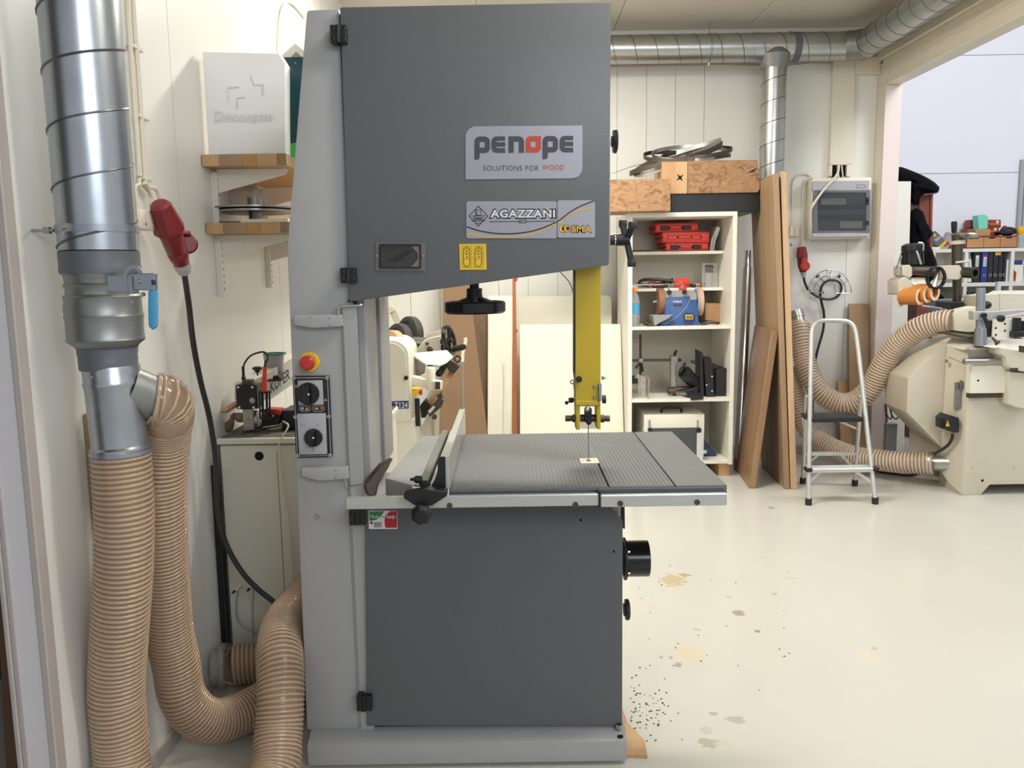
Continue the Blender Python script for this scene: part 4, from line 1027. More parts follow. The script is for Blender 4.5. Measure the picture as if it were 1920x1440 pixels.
dk = MB().box(P(410, 414, 3.06).x, P(448, 414, 3.06).x, 3.06, 3.35, zs2, zs2 + .007, .001).build('dark_plate', M('steel_dark')); tag(dk, 'thin dark plate under the left edge of the steel disc', 'plate')
q = P(462, 372, 3.32)
m = MB().ball(q, .075, 12, 8, sx=1.1, sy=.5, sz=.75)
random.seed(3)
for v in m.bm.verts: v.co += V(random.uniform(-.012, .012), random.uniform(-.012, .012), random.uniform(-.016, .016))
for v in m.bm.verts:
    v.co.z = max(v.co.z, zs2 + .066)
pk = m.extr([q + V(-.02, 0, .03), q + V(.03, 0, .03), q + V(.012, 0, .095), q + V(.0, 0, .09)], (0, .01, 0)).build('plastic_bag', M('bag_clear'), angle=10); tag(pk, 'crumpled clear plastic bag behind the steel disc hub', 'bag')

# --- veneer splicing machine on its pale cabinet
YK0 = 2.95
ku = thing('splicing_machine', 'pale cabinet machine with a white lettered arm against the left wall', 'machine', (-.80, 3.25, 0))
zc = P(480, 832, YK0).z
MB().box(-1.073, -.52, YK0, 3.62, .02, zc - .006, .004).build('cabinet', M('cabinet_grey'), ku)
MB().box(-1.068, -.53, YK0 + .03, 3.6, 0, .025).build('plinth', M('saw_black'), ku)
MB().box(-1.079, -.51, YK0 - .012, 3.63, zc, zc + .022, .003).build('cabinet_top', M('cabinet_grey'), ku)
MB().box(-1.07, -.52, YK0 + .005, 3.62, zc + .022, zc + .024).build('dusty_mat', M('dusty'), ku, label='dusty worn top of the cabinet')
q = P(486, 855, YK0); MB().lathe(q, q - V(0, .001, 0), [(0, .0165), (1, .0165)], 24).build('cable_hole', M('poly_hole'), ku)
q = P(430, 883, YK0); MB().lathe(q, q - V(0, .008, 0), [(0, .004), (.4, .004), (.5, .007), (1, .006)], 12).build('knob', M('white_plastic'), ku)
MB().fpoly([(518, 846), (519.5, 846), (536, 1140), (534.5, 1140)], YK0 - .001, YK0).build('door_seam', M('wall_seam'), ku)
for (a, b) in ((451, 1096), (478, 1092)):
    q = P(a, b, YK0); t_ = MB().lathe(q, q + V(-.012, -.03, -.012), [(0, .010), (.3, .010), (.35, .007), (1, .006)], 12).build('air_tap', M('white_plastic'), ku)
    MB().lathe(q + V(-.012, -.03, -.012), q + V(-.016, -.04, -.017), [(0, .004), (1, .004)], 8).build('nozzle', M('saw_black'), t_)
MB().tube(smooth_path([P(447, 1108, YK0 - .02), P(444, 1140, YK0 - .02), P(452, 1170, YK0 - .02), P(490, 1190, YK0 - .02)], .02), .003, 6).build('air_line', M('grey_plastic'), ku)
MB().tube(smooth_path([P(476, 1103, YK0 - .02), P(474, 1140, YK0 - .02), P(475, 1195, YK0 - .02)], .02), .003, 6).build('air_line', M('grey_plastic'), ku)
MB().tube(smooth_path([P(530, 790, YK0 + .1), P(541, 798, YK0 - .01), P(532, 815, YK0 - .02), P(523, 836, YK0 - .02), P(526, 880, YK0 - .015), P(540, 980, YK0 - .015), P(548, 1060, YK0 - .015), P(552, 1150, YK0 - .015)], .02), .0035, 6).build('white_cable', M('white_plastic'), ku)
YT = 3.02
sb_ = MB().fbox(441, 722, 483, 767, YT, YT + .07, .003).build('switch_box', M('black'), ku, label='black switch box with four pale screws')
screws([P(a, b, YT) for a, b in ((446.5, 726), (473, 726), (448.5, 764), (475.5, 764))], .0048, .002, sb_, 'label_white')
q = P(473, 751, YT); MB().lathe(q, q - V(0, .003, 0), [(0, .011), (1, .010)], 20).build('grey_button', M('grey_plastic'), sb_)
MB().fbox(453, 713, 471, 722, YT + .01, YT + .05, .002).build('cable_gland_block', M('steel_dark'), sb_)
q = P(457, 712, YT + .03); MB().lathe(q, q + V(0, 0, .05), [(0, .008), (.2, .008), (.25, .0055), (1, .005)], 12).build('gland', M('black'), sb_)
MB().tube(smooth_path([P(457, 692, YT + .03), P(458, 682, YT + .03), P(470, 667, YT + .03), P(490, 660, YT + .03), P(500, 663, YT + .02), P(502, 672, YT + .02), P(498, 682, YT + .02), P(495, 692, YT + .02)], .01), .0035, 8).build('loop_cable', M('rubber_cable'), ku)
MB().fpoly([(454, 767), (474, 767), (477, 806), (457, 806)], YT + .01, YT + .03, .001).build('mount_plate', M('steel'), ku)
screws([P(465, 786, YT + .01), P(464, 801, YT + .01)], .005, .003, ku)
q = P(478, 788, YT + .05); MB().lathe(q - V(.012, 0, 0), q + V(.012, .004, 0), [(0, .036), (.1, .038), (.9, .038), (1, .036)], 28).build('feed_wheel', M('steel'), ku)
red = MB().lathe(P(495, 737, YT), P(497, 688, YT), [(0, .0115), (.5, .009), (1, .007)], 14).build('glue_pen', M('red_case'), ku, label='coral red glue pen upright in a black cage')
MB().lathe(P(497, 688, YT), P(498, 676, YT), [(0, .005), (1, .0035)], 10).build('pen_tip', M('rubber_cable'), red)
m = MB(); qa, qb = P(497, 785, YT), P(496, 735, YT)
m.ring(qb, (0, 0, 1), .017, .021, .006, 18).ring(qa.lerp(qb, .3), (0, 0, 1), .017, .0205, .006, 18)
for k in range(8):
    a = 2 * math.pi * k / 8; d = V(.019 * math.cos(a), .019 * math.sin(a), 0); m.bar(qa + d, qb + d, .006, .004)
m.lathe(qa, qa + V(0, 0, .01), [(0, .02), (1, .02)], 16); m.build('pen_cage', M('black_gloss'), ku)
q = P(483, 704, YT + .08); MB().cyl(q, q + V(0, 0, .015), .003).lathe(q + V(0, 0, .012), q + V(0, 0, .034), [(0, .008), (.3, .010), (.5, .018), (.85, .018), (1, .012)], 20).build('star_knob', M('black'), ku)
# arm with lettering, rising to the back
pA = [P(a, b, y) for a, b, y in ((458, 715, 3.10), (548, 668, 3.34), (548, 722, 3.34), (505, 750, 3.18), (466, 748, 3.10))]
m = MB().extr([P(470, 716, 3.10), P(500, 702, 3.14), P(560, 664, 3.34), P(560, 714, 3.34), P(508, 750, 3.14), P(470, 752, 3.10)], (-.07, .02, 0), .006, 2)
arm = m.build('arm', M('machine_white'), ku)
o_, eu = P(505, 738, 3.126), P(542, 711, 3.262); ex = (eu - o_); ev = P(504, 716, 3.126) - o_
nrm_ = ex.cross(ev).normalized()
if nrm_.y > 0: nrm_ = -nrm_
text('KUPER', 'lettering', M('ink'), arm, lambda u_, v_, w_: o_ + ex * u_ + ev * v_ + nrm_ * (.004 + w_), 0, 1.0, 0, 1.0, thick=.001, bold=.02)
q = P(515, 704, 3.24); MB().lathe(q, q + V(0, 0, .085), [(0, .032), (.02, .033), (.97, .040), (1, .041)], 28).build('glue_pot', M('grey_plastic'), ku)
MB().ring(P(515, 663, 3.24), (0, 0, 1), .036, .044, .006, 28).build('pot_rim', M('pot_green'), ku, label='green rim of the pot')
MB().fbox(503, 692, 515, 704, 3.19, 3.20).build('pot_label', M('label_white'), ku)
MB().fpoly([(498, 713), (528, 711), (528, 714), (498, 716)], 3.08, 3.14, .001).fbox(511, 705, 524, 713, 3.09, 3.12, .003).build('clamp_lever', M('black'), ku)
tp = MB().fpoly([(492, 770), (500, 767), (524, 768), (525, 778), (492, 781)], 3.06, 3.12, .004, 2).build('tape_dispenser', M('red_bright')); tag(tp, 'small red and black dispenser on the dusty cabinet top', 'dispenser')
MB().fpoly([(490, 780), (525, 778), (524, 796), (490, 800)], 3.06, 3.12, .003).build('dispenser_base', M('black'), tp)
bk = MB().box(P(527, 780, 3.08).x, P(565, 780, 3.08).x, 3.08, 3.22, zc + .024, P(540, 770, 3.08).z, .004).build('black_case', M('black')); tag(bk, 'black case on the dusty cabinet behind the saw column', 'case')
m = MB().bar(P(419, 772, 3.04), P(452, 752, 3.12), .03, .012).build('wood_lath', M('wood_light')); tag(m, 'yellowish wood lath propped behind the black switch box', 'lath')
m = MB().tube(smooth_path([P(456, 784, 3.05), P(447, 782, 3.08), P(437, 778, 3.1), P(434, 790, 3.1), P(425, 806, 3.12)], .01), lambda t: .013 + .006 * math.sin(t * 9), 12)
m = m.build('glove', M('kraft')); tag(m, 'crumpled tan glove beside the feed wheel', 'glove')
for pts in ([(495, 786), (490, 798), (470, 808), (450, 812)], [(512, 780), (500, 795), (485, 804), (520, 800)], [(530, 796), (505, 803), (480, 809)]):
    MB().tube(smooth_path([P(a, b, 3.0 + i * .02) for i, (a, b) in enumerate(pts)], .01), .003, 6).build('wire', M('rubber_cable'), ku)
MB().tube(smooth_path([P(560, 690, 3.4), P(540, 687, 3.4), P(534, 690, 3.4)], .01), .003, 6).build('wire', M('rubber_cable'), ku)
# thin white cord looped on the wall above the saw
cd_ = MB().tube(smooth_path([PX(a, b, XL + .01) for a, b in ((522, 104), (524, 60), (528, 20), (540, 4), (556, 14), (572, 34))], .03), .006, 6).build('hanging_cable', M('white_plastic')); tag(cd_, 'cream cord looping down the left wall beside the saw top', 'cable')
# ================================================================ BACK OF THE ROOM
# --- cream woodworking machine seen through the saw's throat
Y0 = 4.3
tm_ = thing('wide_belt_machine', 'cream machine with rubber wheels and angled slide behind the saw column', 'machine', (P(720, 800, Y0).x, Y0 + .4, 0))
hb = P(770, 790, Y0); ht = P(740, 638, Y0); xl = P(640, 790, Y0).x
rr = .085
pts = [V(xl, Y0, hb.z), V(hb.x, Y0, hb.z)] + [V(hb.x - rr + rr * math.cos(R(a)), Y0, ht.z - rr + rr * math.sin(R(a))) for a in range(0, 91, 10)] + [V(xl, Y0, ht.z)]
hood = MB().extr(pts, (0, .42, 0), .006, 2).build('hood', M('machine_white'), tm_)
MB().extr([p * 1.0 + V(-.012 if p.x > xl + .01 else 0, -.004, .012 if p.z < hb.z + .01 else -.012) for p in pts], (0, .004, 0), .002).build('hood_panel', M('machine_white'), tm_)
fT = front(Y0 - .0045)
m = MB().loops([[(736, 752), (766, 751.3), (766.3, 766), (722, 767.2)]], fT, .001); dc_ = m.build('model_plate', M('ink_blue'), tm_, label='dark blue model badge')
MB().loops([[(737, 752), (740, 752), (721, 767.2), (716.5, 767.2)]], front(Y0 - .005), .001).build('red_slash', M('ink_flag_red'), dc_)
text('T124', 'lettering', M('ink_white'), dc_, front(Y0 - .0056), 739.5, 764.5, 765, 754, thick=.0005, bold=.02)
m = MB()
for i in range(4):
    for j in range(4 - (i > 2)):
        x_, y_ = 708 + i * 6.2, 753.5 + j * 4.0
        if x_ + y_ * 1.1 < 728 + 838: m.loops([[(x_, y_ + 2.6), (x_ + 4, y_ + 2.6), (x_ + 4, y_)]], fT, .0006)
m.build('arrow_pattern', M('ink'), dc_)
q = P(762, 708, Y0 - .004); MB().lathe(q, q - V(0, .02, 0), [(0, .010), (.4, .012), (1, .011)], 18).build('hood_knob', M('black'), tm_)
MB().box(xl, P(778, 830, Y0 + .02).x, Y0 + .02, Y0 + .5, 0.0, hb.z + .002, .006).build('body', M('machine_white'), tm_)
q = P(715, 846, Y0 + .02); screws([q], .009, .004, tm_)
ad = V(-.72, -.66, 0.12).normalized()
for px, py, yy, r_, th, mm in ((768, 629, 4.98, .116, .05, 'tyre'), (748, 642, 4.80, .112, .05, 'tyre'), (737, 651, 4.62, .096, .05, 'wood_light')):
    c = P(px, py, yy)
    m = MB().lathe(c - ad * th / 2, c + ad * th / 2, [(0, r_ - .022), (0, r_ - .006), (.15, r_), (.85, r_), (1, r_ - .006), (1, r_ - .03), (.8, r_ - .034), (.8, .02)], 36)
    m.build('rubber_wheel' if mm == 'tyre' else 'wooden_wheel', M(mm), tm_)
c = P(755, 636, 4.8); MB().cyl(c - ad * .35, c + ad * .2, .02).build('wheel_axle', M('steel'), tm_)
MB().bar(P(690, 606, 4.9), P(738, 578, 4.9), .05, .03).bar(P(734, 577, 4.9), P(746, 604, 4.9), .04, .03, up=(0, 1, 0)).build('top_arm', M('beige_machine'), tm_)
MB().fpoly([(775, 668), (783, 652), (797, 636), (815, 631), (836, 628), (846, 656), (850, 668)], 4.78, 4.80, .004).build('gear_plate', M('beige_machine'), tm_)
MB().bar(P(800, 632, 4.9), P(832, 622, 4.9), .03, .03).build('plate_strut', M('beige_machine'), tm_)
for (a, b, r_) in ((801, 644, .010), (830, 636.5, .010), (806, 655, .018)):
    q = P(a, b, 4.78); MB().lathe(q, q - V(0, .008, 0), [(0, r_), (.6, r_), (1, r_ * .7)], 16).build('plate_bolt', M('steel_dark'), tm_)
MB().fpoly([(826, 648), (832, 645), (833, 660), (828, 661)], 4.74, 4.77, .003).build('pointer', M('black'), tm_)
c = P(842, 638, 4.72); hx_ = V(.92, -.25, .2).normalized()
hw2 = MB().ring(c, hx_, .070, .092, .024, 32, .006).build('crank_wheel', M('black_gloss'), tm_)
MB().bar(c - V(0, 0, .075), c + V(0, 0, .075), .02, .02).cyl(c - hx_ * .05, c + hx_ * .02, .016).build('crank_spoke', M('black'), hw2)
MB().lathe(P(848, 656, 4.7), P(871, 650, 4.64), [(0, .011), (.1, .016), (.9, .018), (1, .014)], 14).build('crank_handle', M('black'), hw2)
m = MB().extr([P(773, 662, 4.62), P(838, 656, 4.62), P(849, 667, 4.55), P(838, 677, 4.45), P(823, 684, 4.4), P(801, 683, 4.4), P(775, 665, 4.55)], (0, 0, -.012), .002)
m.fpoly([(800, 683), (824, 684), (822, 693), (803, 692)], 4.4, 4.42, .001); m.build('white_guard', M('white_board'), tm_)
MB().fpoly([(776, 668), (798, 684), (796, 700), (780, 708), (776, 704)], 4.6, 4.62).build('guard_side', M('steel'), tm_)
q = P(808, 730, 4.38); MB().lathe(q, P(808, 690, 4.38), [(0, .024), (.95, .024), (1, .021)], 20).build('post', M('machine_white'), tm_)
m = MB().bar(P(772, 712, 4.45), P(826, 723, 4.36), .05, .048, bevel=.004); m.build('cross_arm', M('machine_white'), tm_)
q = P(822, 722.5, 4.335); m = MB().fpoly([(816, 716), (825, 716), (825, 730), (816, 730)], 4.325, 4.335); m.build('tube_mouth', M('steel_dark'), tm_)
m = MB().fbox(772, 728, 784, 742, 4.27, 4.33, .003); es2 = m.build('stop_box', M('yellow_sign'), tm_)
q0 = P(784, 735, 4.30); MB().lathe(q0, q0 + V(.022, 0, 0), [(0, .008), (.4, .008), (.45, .018), (.8, .018), (1, .012)], 18).build('stop_button', M('red_bright'), es2)
MB().bar(P(782, 747, 4.33), P(784, 799, 4.33), .026, .022, up=(0, 1, 0), bevel=.004).build('lever', M('black'), tm_)
MB().bar(P(800, 763, 4.5), P(851, 694, 4.6), .03, .022, up=(0, -1, 0)).build('slide_bar', M('wood_light'), tm_)
MB().bar(P(792, 760, 4.55), P(820, 722, 4.62), .02, .018, up=(0, -1, 0)).build('slide_bar', M('beige_machine'), tm_)
MB().fpoly([(833, 677), (843, 671), (862, 688), (852, 701), (842, 697)], 4.52, 4.60, .004).build('slide_block', M('steel_dark'), tm_)
MB().fpoly([(818, 697), (834, 676), (842, 682), (828, 706), (820, 706)], 4.48, 4.54, .003).build('clamp', M('black'), tm_)
q = P(821, 703, 4.45); MB().lathe(q, P(833, 680, 4.5), [(0, .016), (.15, .017), (.2, .009), (1, .008)], 12).build('clamp_lever', M('black_gloss'), tm_)
MB().fpoly([(787, 762), (795, 751), (808, 764), (798, 783), (790, 784)], 4.45, 4.55, .003).build('slide_block', M('black'), tm_)
MB().fpoly([(800, 772), (822, 746), (832, 752), (828, 763), (806, 782)], 4.42, 4.5, .003).fpoly([(818, 742), (827, 737), (831, 744), (824, 752)], 4.42, 4.5, .003).build('slide_block', M('steel_dark'), tm_)
MB().fpoly([(802, 771), (813, 760), (816, 764), (806, 776)], 4.415, 4.42, .001).build('scale_plate', M('alu_white'), tm_)
q = P(815, 781, 4.42); MB().lathe(q, q - V(0, .02, 0), [(0, .014), (1, .014)], 12).build('clamp_knob', M('steel_dark'), tm_)
c = P(858, 673, 4.6); MB().ring(c, (0, 1, 0), .012, .02, .012, 18).build('spring_ring', M('black'), tm_)
MB().bar(P(778, 830, 4.6), P(812, 768, 4.6), .022, .03, up=(0, -1, 0)).bar(P(818, 769, 4.62), P(820, 900, 4.62), .022, .025, up=(0, -1, 0)).fpoly([(780, 826), (815, 770), (817, 860), (780, 860)], 4.66, 4.67).build('stand', M('beige_machine'), tm_)

# --- sheets and boards leaning on the back wall
def board(name, label, pts, Y, th, m, cat='board', lean=0.0, group=None):
    """upright board: photo outline on the plane y = Y, its last two points brought down to the floor"""
    w_ = [P(a, b, Y) for a, b in pts]
    for p in w_[-2:]: p.z = 0.001
    zt = max(p.z for p in w_)
    for p in w_: p.y = Y + lean * p.z / zt
    o = MB().extr(w_, (0, th, 0), .0015).build(name, M(m)); tag(o, label, cat, group); return o
board('hardboard_sheet', 'tall brown hardboard sheet with a slanting right edge, leftmost against the back wall', [(829, 470), (869, 470), (914, 812), (924, 880), (822, 880)], 6.05, .012, 'kraft', lean=.2)
sc_ = board('hardboard_sheet', 'darker brown sheet with a scribbled note beside the white plank', [(880, 588), (913, 588), (913, 880), (880, 880)], 6.12, .01, 'kraft_dark', lean=.15)
fS = front(6.112)
m = MB()
def stroke(mb, pts, fr, wd=.9):
    pts = [Vector((a, b)) for a, b in pts]; top, bot = [], []
    for i, p in enumerate(pts):
        t = (pts[min(i + 1, len(pts) - 1)] - pts[max(i - 1, 0)]).normalized(); nn_ = Vector((-t.y, t.x)) * wd / 2
        top.append(p + nn_); bot.append(p - nn_)
    mb.loops([[(p.x, p.y) for p in top + bot[::-1]]], fr, .0008)
def scribble_frame(u_, v_, w_):
    q = P(u_, v_, 6.12); zt = P(900, 588, 6.12).z; return V(q.x, 6.12 + .15 * q.z / zt - w_ - .0005, q.z)
stroke(m, [(890, 622), (898, 610), (905, 602)], scribble_frame, .7)
for k, dx in enumerate((0, 7, 14, 21, 28, 35)):
    bx_, by_ = 897 + k * 1.6, 622 + k * 9
    stroke(m, [(bx_, by_), (bx_ + 5, by_ + 1), (bx_ + 6, by_ + 4), (bx_ + 1, by_ + 5), (bx_ + 2, by_ + 9)], scribble_frame, 1.1)
m.build('handwriting', M('ink'), sc_)
board('white_sheet', 'white sheet corner peeping above the scribbled brown sheet', [(884, 579), (916, 579), (916, 880), (884, 880)], 6.30, .012, 'white_board', 'sheet', lean=.05)
board('white_plank', 'tall white plank between the scribbled brown sheet and the red-brown batten', [(914, 556), (961, 556), (961, 880), (914, 880)], 6.02, .02, 'white_board', 'plank', lean=.2)
bt = board('wooden_batten', 'slim red-brown wooden batten upright between two white boards', [(961, 515), (967.5, 515), (971.5, 880), (960, 880)], 5.97, .03, 'brown_strip', 'batten', lean=.3)
for yy in (524, 620): q = P(967, yy, 5.97 + .3 * (0.8 if yy > 600 else 1) * .95); MB().ball(q - V(0, .0, 0), .014, 10, 6, sy=.3).build('knot', M('ink_red'), bt)
board('white_sheet', 'wide white sheet with a rounded top corner, behind the nearer white panel', [(930, 557), (1140, 555), (1148, 558), (1150, 566), (1150, 880), (930, 880)], 6.26, .018, 'white_board', 'sheet', lean=.12)
wf = board('white_sheet', 'large white panel with screw holes leaning behind the yellow guard post', [(976, 612.5), (1172, 611.5), (1172, 882), (975, 882)], 5.86, .02, 'white_board', 'panel', lean=.25)
def wf_fr(u_, v_, w_):
    q = P(u_, v_, 5.86); zt = P(1100, 612, 5.86).z; yy = 5.86 + .25 * max(0, q.z) / zt
    q = P(u_, v_, yy); return V(q.x, yy - w_ - .001, q.z)
m = MB()
for (a, b, r_) in ((1065, 736, 1.6), (1065, 773, 1.6), (1037, 742, 1), (1049, 770, 1), (1037.5, 769, 1.3)): m.loops([crescent(a, b, r_, 0, 10)], wf_fr, .0006)
m.build('screw_hole', M('ink_red'), wf)
m = MB()
for pts in ([(1038, 711), (1052, 709), (1068, 706)], [(1029, 766), (1030, 760)], [(1130, 716), (1138, 714)]): stroke(m, pts, wf_fr, .7)
m.build('scratch', M('wall_seam'), wf)
# broom sticks
for (a, lab, mm) in ((([(868, 902), (869, 812), (867.5, 700), (866, 675)], [(867, 678), (868, 660), (873, 640), (872, 633)]), 'grey stick with a curved white tip before the brown hardboard', 'steel'),
                     (([(943, 902), (944, 812), (945, 704)], [(945, 706), (945.5, 690), (944.5, 681)]), 'straight thin stick with a white tip before the white plank', 'alu_white')):
    pa = [P(u_, v_, 5.84) for u_, v_ in a[0]]; pa[0] = V(pa[0].x, 5.72, 0.0)
    for k, p in enumerate(pa[1:]): p.y = 5.84
    t = MB().tube(smooth_path(pa, .05), .0085, 10).build('broom_stick', M(mm)); tag(t, lab, 'stick')
    MB().tube(smooth_path([P(u_, v_, 5.84) for u_, v_ in a[1]], .02), .013, 10).build('tip', M('white_plastic'), t)

# --- white open shelf unit
YSH, SX0, SX1 = 5.78, 0.822, 1.577
su = thing('shelf_unit', 'tall white open shelf unit against the back wall holding a grinder and tool parts', 'shelf', ((SX0 + SX1) / 2, YSH + .3, 0))
zt_, zb_ = 1.878, .10; tk = .03; YSB = 6.38
for a, b in ((SX0, SX0 + tk), (SX1 - tk, SX1)): MB().box(a, b, YSH, YSB, zb_ - .01, zt_, .001).build('side_panel', M('shelf_white'), su)
MB().box(SX0 + tk, SX1 - tk, YSH, YSB, zt_ - .03, zt_, .001).build('top_panel', M('shelf_white'), su)
MB().box(SX0 + tk, SX1 - tk, YSB - .012, YSB, zb_, zt_ - .03).build('back_panel', M('shelf_inner'), su)
YR1 = PX(1357, 475, SX1 - tk).y
def shf(py, y0, y1=None):
    z = P(1270, py, y0).z
    MB().box(SX0 + tk, SX1 - tk, y0, YSB - .012, z - .022, z, .001).build('shelf_board', M('shelf_white'), su); return z
z1s = shf(471, YR1); z2s = shf(540, YR1); z3s = shf(612, YSH); z4s = shf(748, YSH); z5s = shf(865, YSH)
for x_ in (SX0 + .05, SX1 - .09): MB().box(x_, x_ + .08, YSH + .03, YSB - .05, 0, z5s - .022, .002).build('foot_block', M('wood_light'), su)

# shelf 1: three red tool cases, a booklet, a strip
def case(px0, py0, px1, z0, z1, y, label, latch):
    xa, xb = P(px0, py0, y).x, P(px1, py0, y).x
    t = thing('tool_case', label, 'case', ((xa + xb) / 2, y + .15, z0), 'red tool cases')
    zm = (z0 + z1) / 2
    MB().box(xa, xb, y + .012, y + .29, z0, zm - .002, .008, 2).build('bottom_shell', M('red_case'), t)
    MB().box(xa, xb, y + .012, y + .29, zm + .002, z1, .008, 2).build('lid', M('red_case'), t)
    L_ = xb - xa
    for f in (.22, .72):
        MB().box(xa + L_ * (f - .09), xa + L_ * (f + .09), y + .002, y + .014, zm - .016, zm + .014, .003).build('latch', M('black' if latch else 'red_case'), t)
    MB().box(xa + L_ * .34, xa + L_ * .6, y - .002, y + .016, zm - .010, zm + .012, .005, 2).build('handle', M('red_case'), t)
    for a_, b_ in ((0.0, .14), (.82, 1.0)): MB().box(xa + L_ * a_ + .004, xa + L_ * b_ - .004, y + .004, y + .02, z0 + .008, z1 - .008, .006, 2).build('corner_pad', M('red_case'), t)
    return z1
hcs = [P(1290, a, YR1).z for a in (455, 434.5, 417)]
case(1248, 460, 1329, z1s + .0005, hcs[0], YR1 + .02, 'red tool case with black latches, lowest of the three stacked', True)
case(1242, 440, 1331, hcs[0] + .001, hcs[1], YR1 + .01, 'red tool case with red latches, in the middle of the stack', False)
case(1229, 425, 1310, hcs[1] + .001, hcs[2], YR1 + .06, 'red tool case with black latches, topmost of the three stacked', True)
m = MB()
for k in range(5):
    m.extr([P(1331 + k * 1.4, 471, YR1 + .05), P(1334 + k * 1.4, 450, YR1 + .05), P(1345 + k * 1.2, 425 + k * .6, YR1 + .05), P(1346 + k * 1.2, 426 + k * .6, YR1 + .05), P(1336 + k * 1.4, 452, YR1 + .05), P(1333 + k * 1.4, 471, YR1 + .05)], (0, .2, 0))
bk_ = m.build('booklet', M('paper')); bk_.location.z += z1s - bk_.location.z + .0005; tag(bk_, 'curled paper booklet standing right of the red tool cases', 'booklet')
o = MB().box(SX0 + tk + .002, P(1240, 470, YR1 + .1).x, YR1 + .02, YR1 + .22, z1s, z1s + .014, .001).build('thin_panel', M('brown_board')); tag(o, 'thin dark brown panel lying on the top shelf left of the red cases', 'panel')
# shelf 2: cables, red plug, ring, blister card, jars
yq = YR1 + .05
cb = thing('coiled_cable', 'black cable coil with red plug and ring lying on the second shelf', 'cable', (P(1250, 535, yq).x, yq, z2s))
MB().tube(smooth_path([P(a, b, yq + c) for a, b, c in ((1262, 527, 0), (1230, 524, .02), (1205, 525, .05), (1198, 532, .05), (1215, 535, .0), (1245, 530, .03), (1262, 524, .05), (1250, 536, .02), (1226, 537, .0))], .02), .011, 8).build('cable', M('rubber_cable'), cb)
MB().ring(P(1224, 536, yq - .03), (0, 1, .2), .030, .040, .02, 24, .004).build('red_ring', M('red_plug'), cb)
MB().bar(P(1216, 536, yq - .03), P(1232, 536, yq - .03), .012, .012).bar(P(1224, 529, yq - .03), P(1224, 543, yq - .03), .012, .012).build('ring_cross', M('red_plug'), cb)
m = MB().lathe(P(1265, 533, yq - .02), P(1290, 529, yq), [(0, .022), (.15, .038), (.5, .042), (.55, .034), (1, .030)], 10); m.ball(P(1279, 542, yq - .03), .036, 12, 8); m.build('plug', M('red_case'), cb, angle=25)
MB().lathe(P(1290, 534, yq), P(1304, 537, yq), [(0, .012), (1, .014)], 10).build('plug_tail', M('black'), cb)
m = MB().lathe(P(1297, 534, yq + .05), P(1313, 532, yq + .05), [(0, .013), (1, .010)], 12).build('chisel_handle', M('wood_light')); tag(m, 'short light wooden tool handle on the second shelf beside the red plug', 'handle tool')
m.location.z = z2s + .001
bc = MB().fbox(1316, 495, 1345, 540, yq + .08, yq + .082).build('blister_card', M('glass_clear')); bc.location.z = z2s; tag(bc, 'clear blister pack with printed card leaning at the right of the second shelf', 'package')
m = MB()
for i, (a, b) in enumerate(((1322, 1337), (1322, 1339), (1322, 1338), (1322, 1336), (1322, 1339))): m.loops([[(a, 497 + i * 3), (b, 497 + i * 3), (b, 498.6 + i * 3 + (i == 0)), (a, 498.6 + i * 3 + (i == 0))]], front(yq + .079), .0005)
m.build('print', M('ink'), bc)
MB().fbox(1324, 511, 1333, 539, yq + .06, yq + .08, .003).build('blister', M('glass_clear'), bc)
for (a, b, lab) in ((1313, 1323, 'small steel canister beside the blister pack on the second shelf'),):
    q = P((a + b) / 2, 540, yq); m = MB().lathe(V(q.x, yq, z2s), V(q.x, yq, z2s + .035), [(0, .02), (.9, .02), (1, .017)], 20).build('canister', M('steel')); tag(m, lab, 'canister')
m = MB().box(SX0 + tk + .003, P(1196, 540, YR1).x, YR1 + .01, YR1 + .1, z2s, z2s + .03, .002).build('cream_block', M('white_board')); tag(m, 'cream block at the left end of the second shelf', 'block')
# shelf 3: wet grinder, bottle, block
yg = YSH + .09
gr = thing('wet_grinder', 'blue and grey wet grinder with leather and stone wheels', 'grinder', (P(1266, 612, yg).x, yg + .1, z3s))
gz = lambda py: P(1266, py, yg).z
MB().fpoly([(1234, 613), (1246, 598), (1248, 552), (1254, 546), (1300, 545), (1306, 551), (1310, 596), (1310, 604), (1318, 610), (1317, 614)], yg, yg + .2, .006, 2).build('housing', M('grinder_blue'), gr)
MB().fpoly([(1247.5, 560), (1248, 551), (1254, 545.5), (1300, 544.5), (1306.5, 551), (1307, 562), (1294, 562), (1294, 556), (1248, 558)], yg - .003, yg + .198, .002).build('grey_cap', M('grinder_grey'), gr)
m = MB(); stroke(m, [(1293, 562), (1288, 574), (1276, 588), (1262, 599), (1246, 608)], front(yg - .001), 1.3); m.build('grey_stripe', M('grinder_grey'), gr)
text('scheppach', 'lettering', M('ink_white'), gr, front(yg - .001), 1262, 1278, 568, 563, thick=.0008, bold=.03)
pb_ = MB().loops([[(1262, 570), (1279, 570), (1279, 574), (1262, 574)]], front(yg - .001), .0006).build('badge', M('ink'), gr)
wl_ = P(1237, 566, yg + .1)
MB().lathe(wl_ - V(.02, 0, 0), wl_ + V(.025, 0, 0), [(0, .05), (0, .098), (.05, .1), (.95, .1), (1, .098), (1, .05)], 36).build('leather_wheel', M('leather'), gr)
wr_ = P(1312, 566, yg + .1)
MB().lathe(wr_ - V(.016, 0, 0), wr_ + V(.012, 0, 0), [(0, .05), (0, .098), (.05, .1), (.95, .1), (1, .098), (1, .05)], 36).build('stone_wheel', M('grindstone'), gr)
MB().lathe(wr_ - V(.034, 0, 0), wr_ - V(.016, 0, 0), [(0, .096), (1, .1)], 36).build('wheel_flange', M('grinder_grey'), gr)
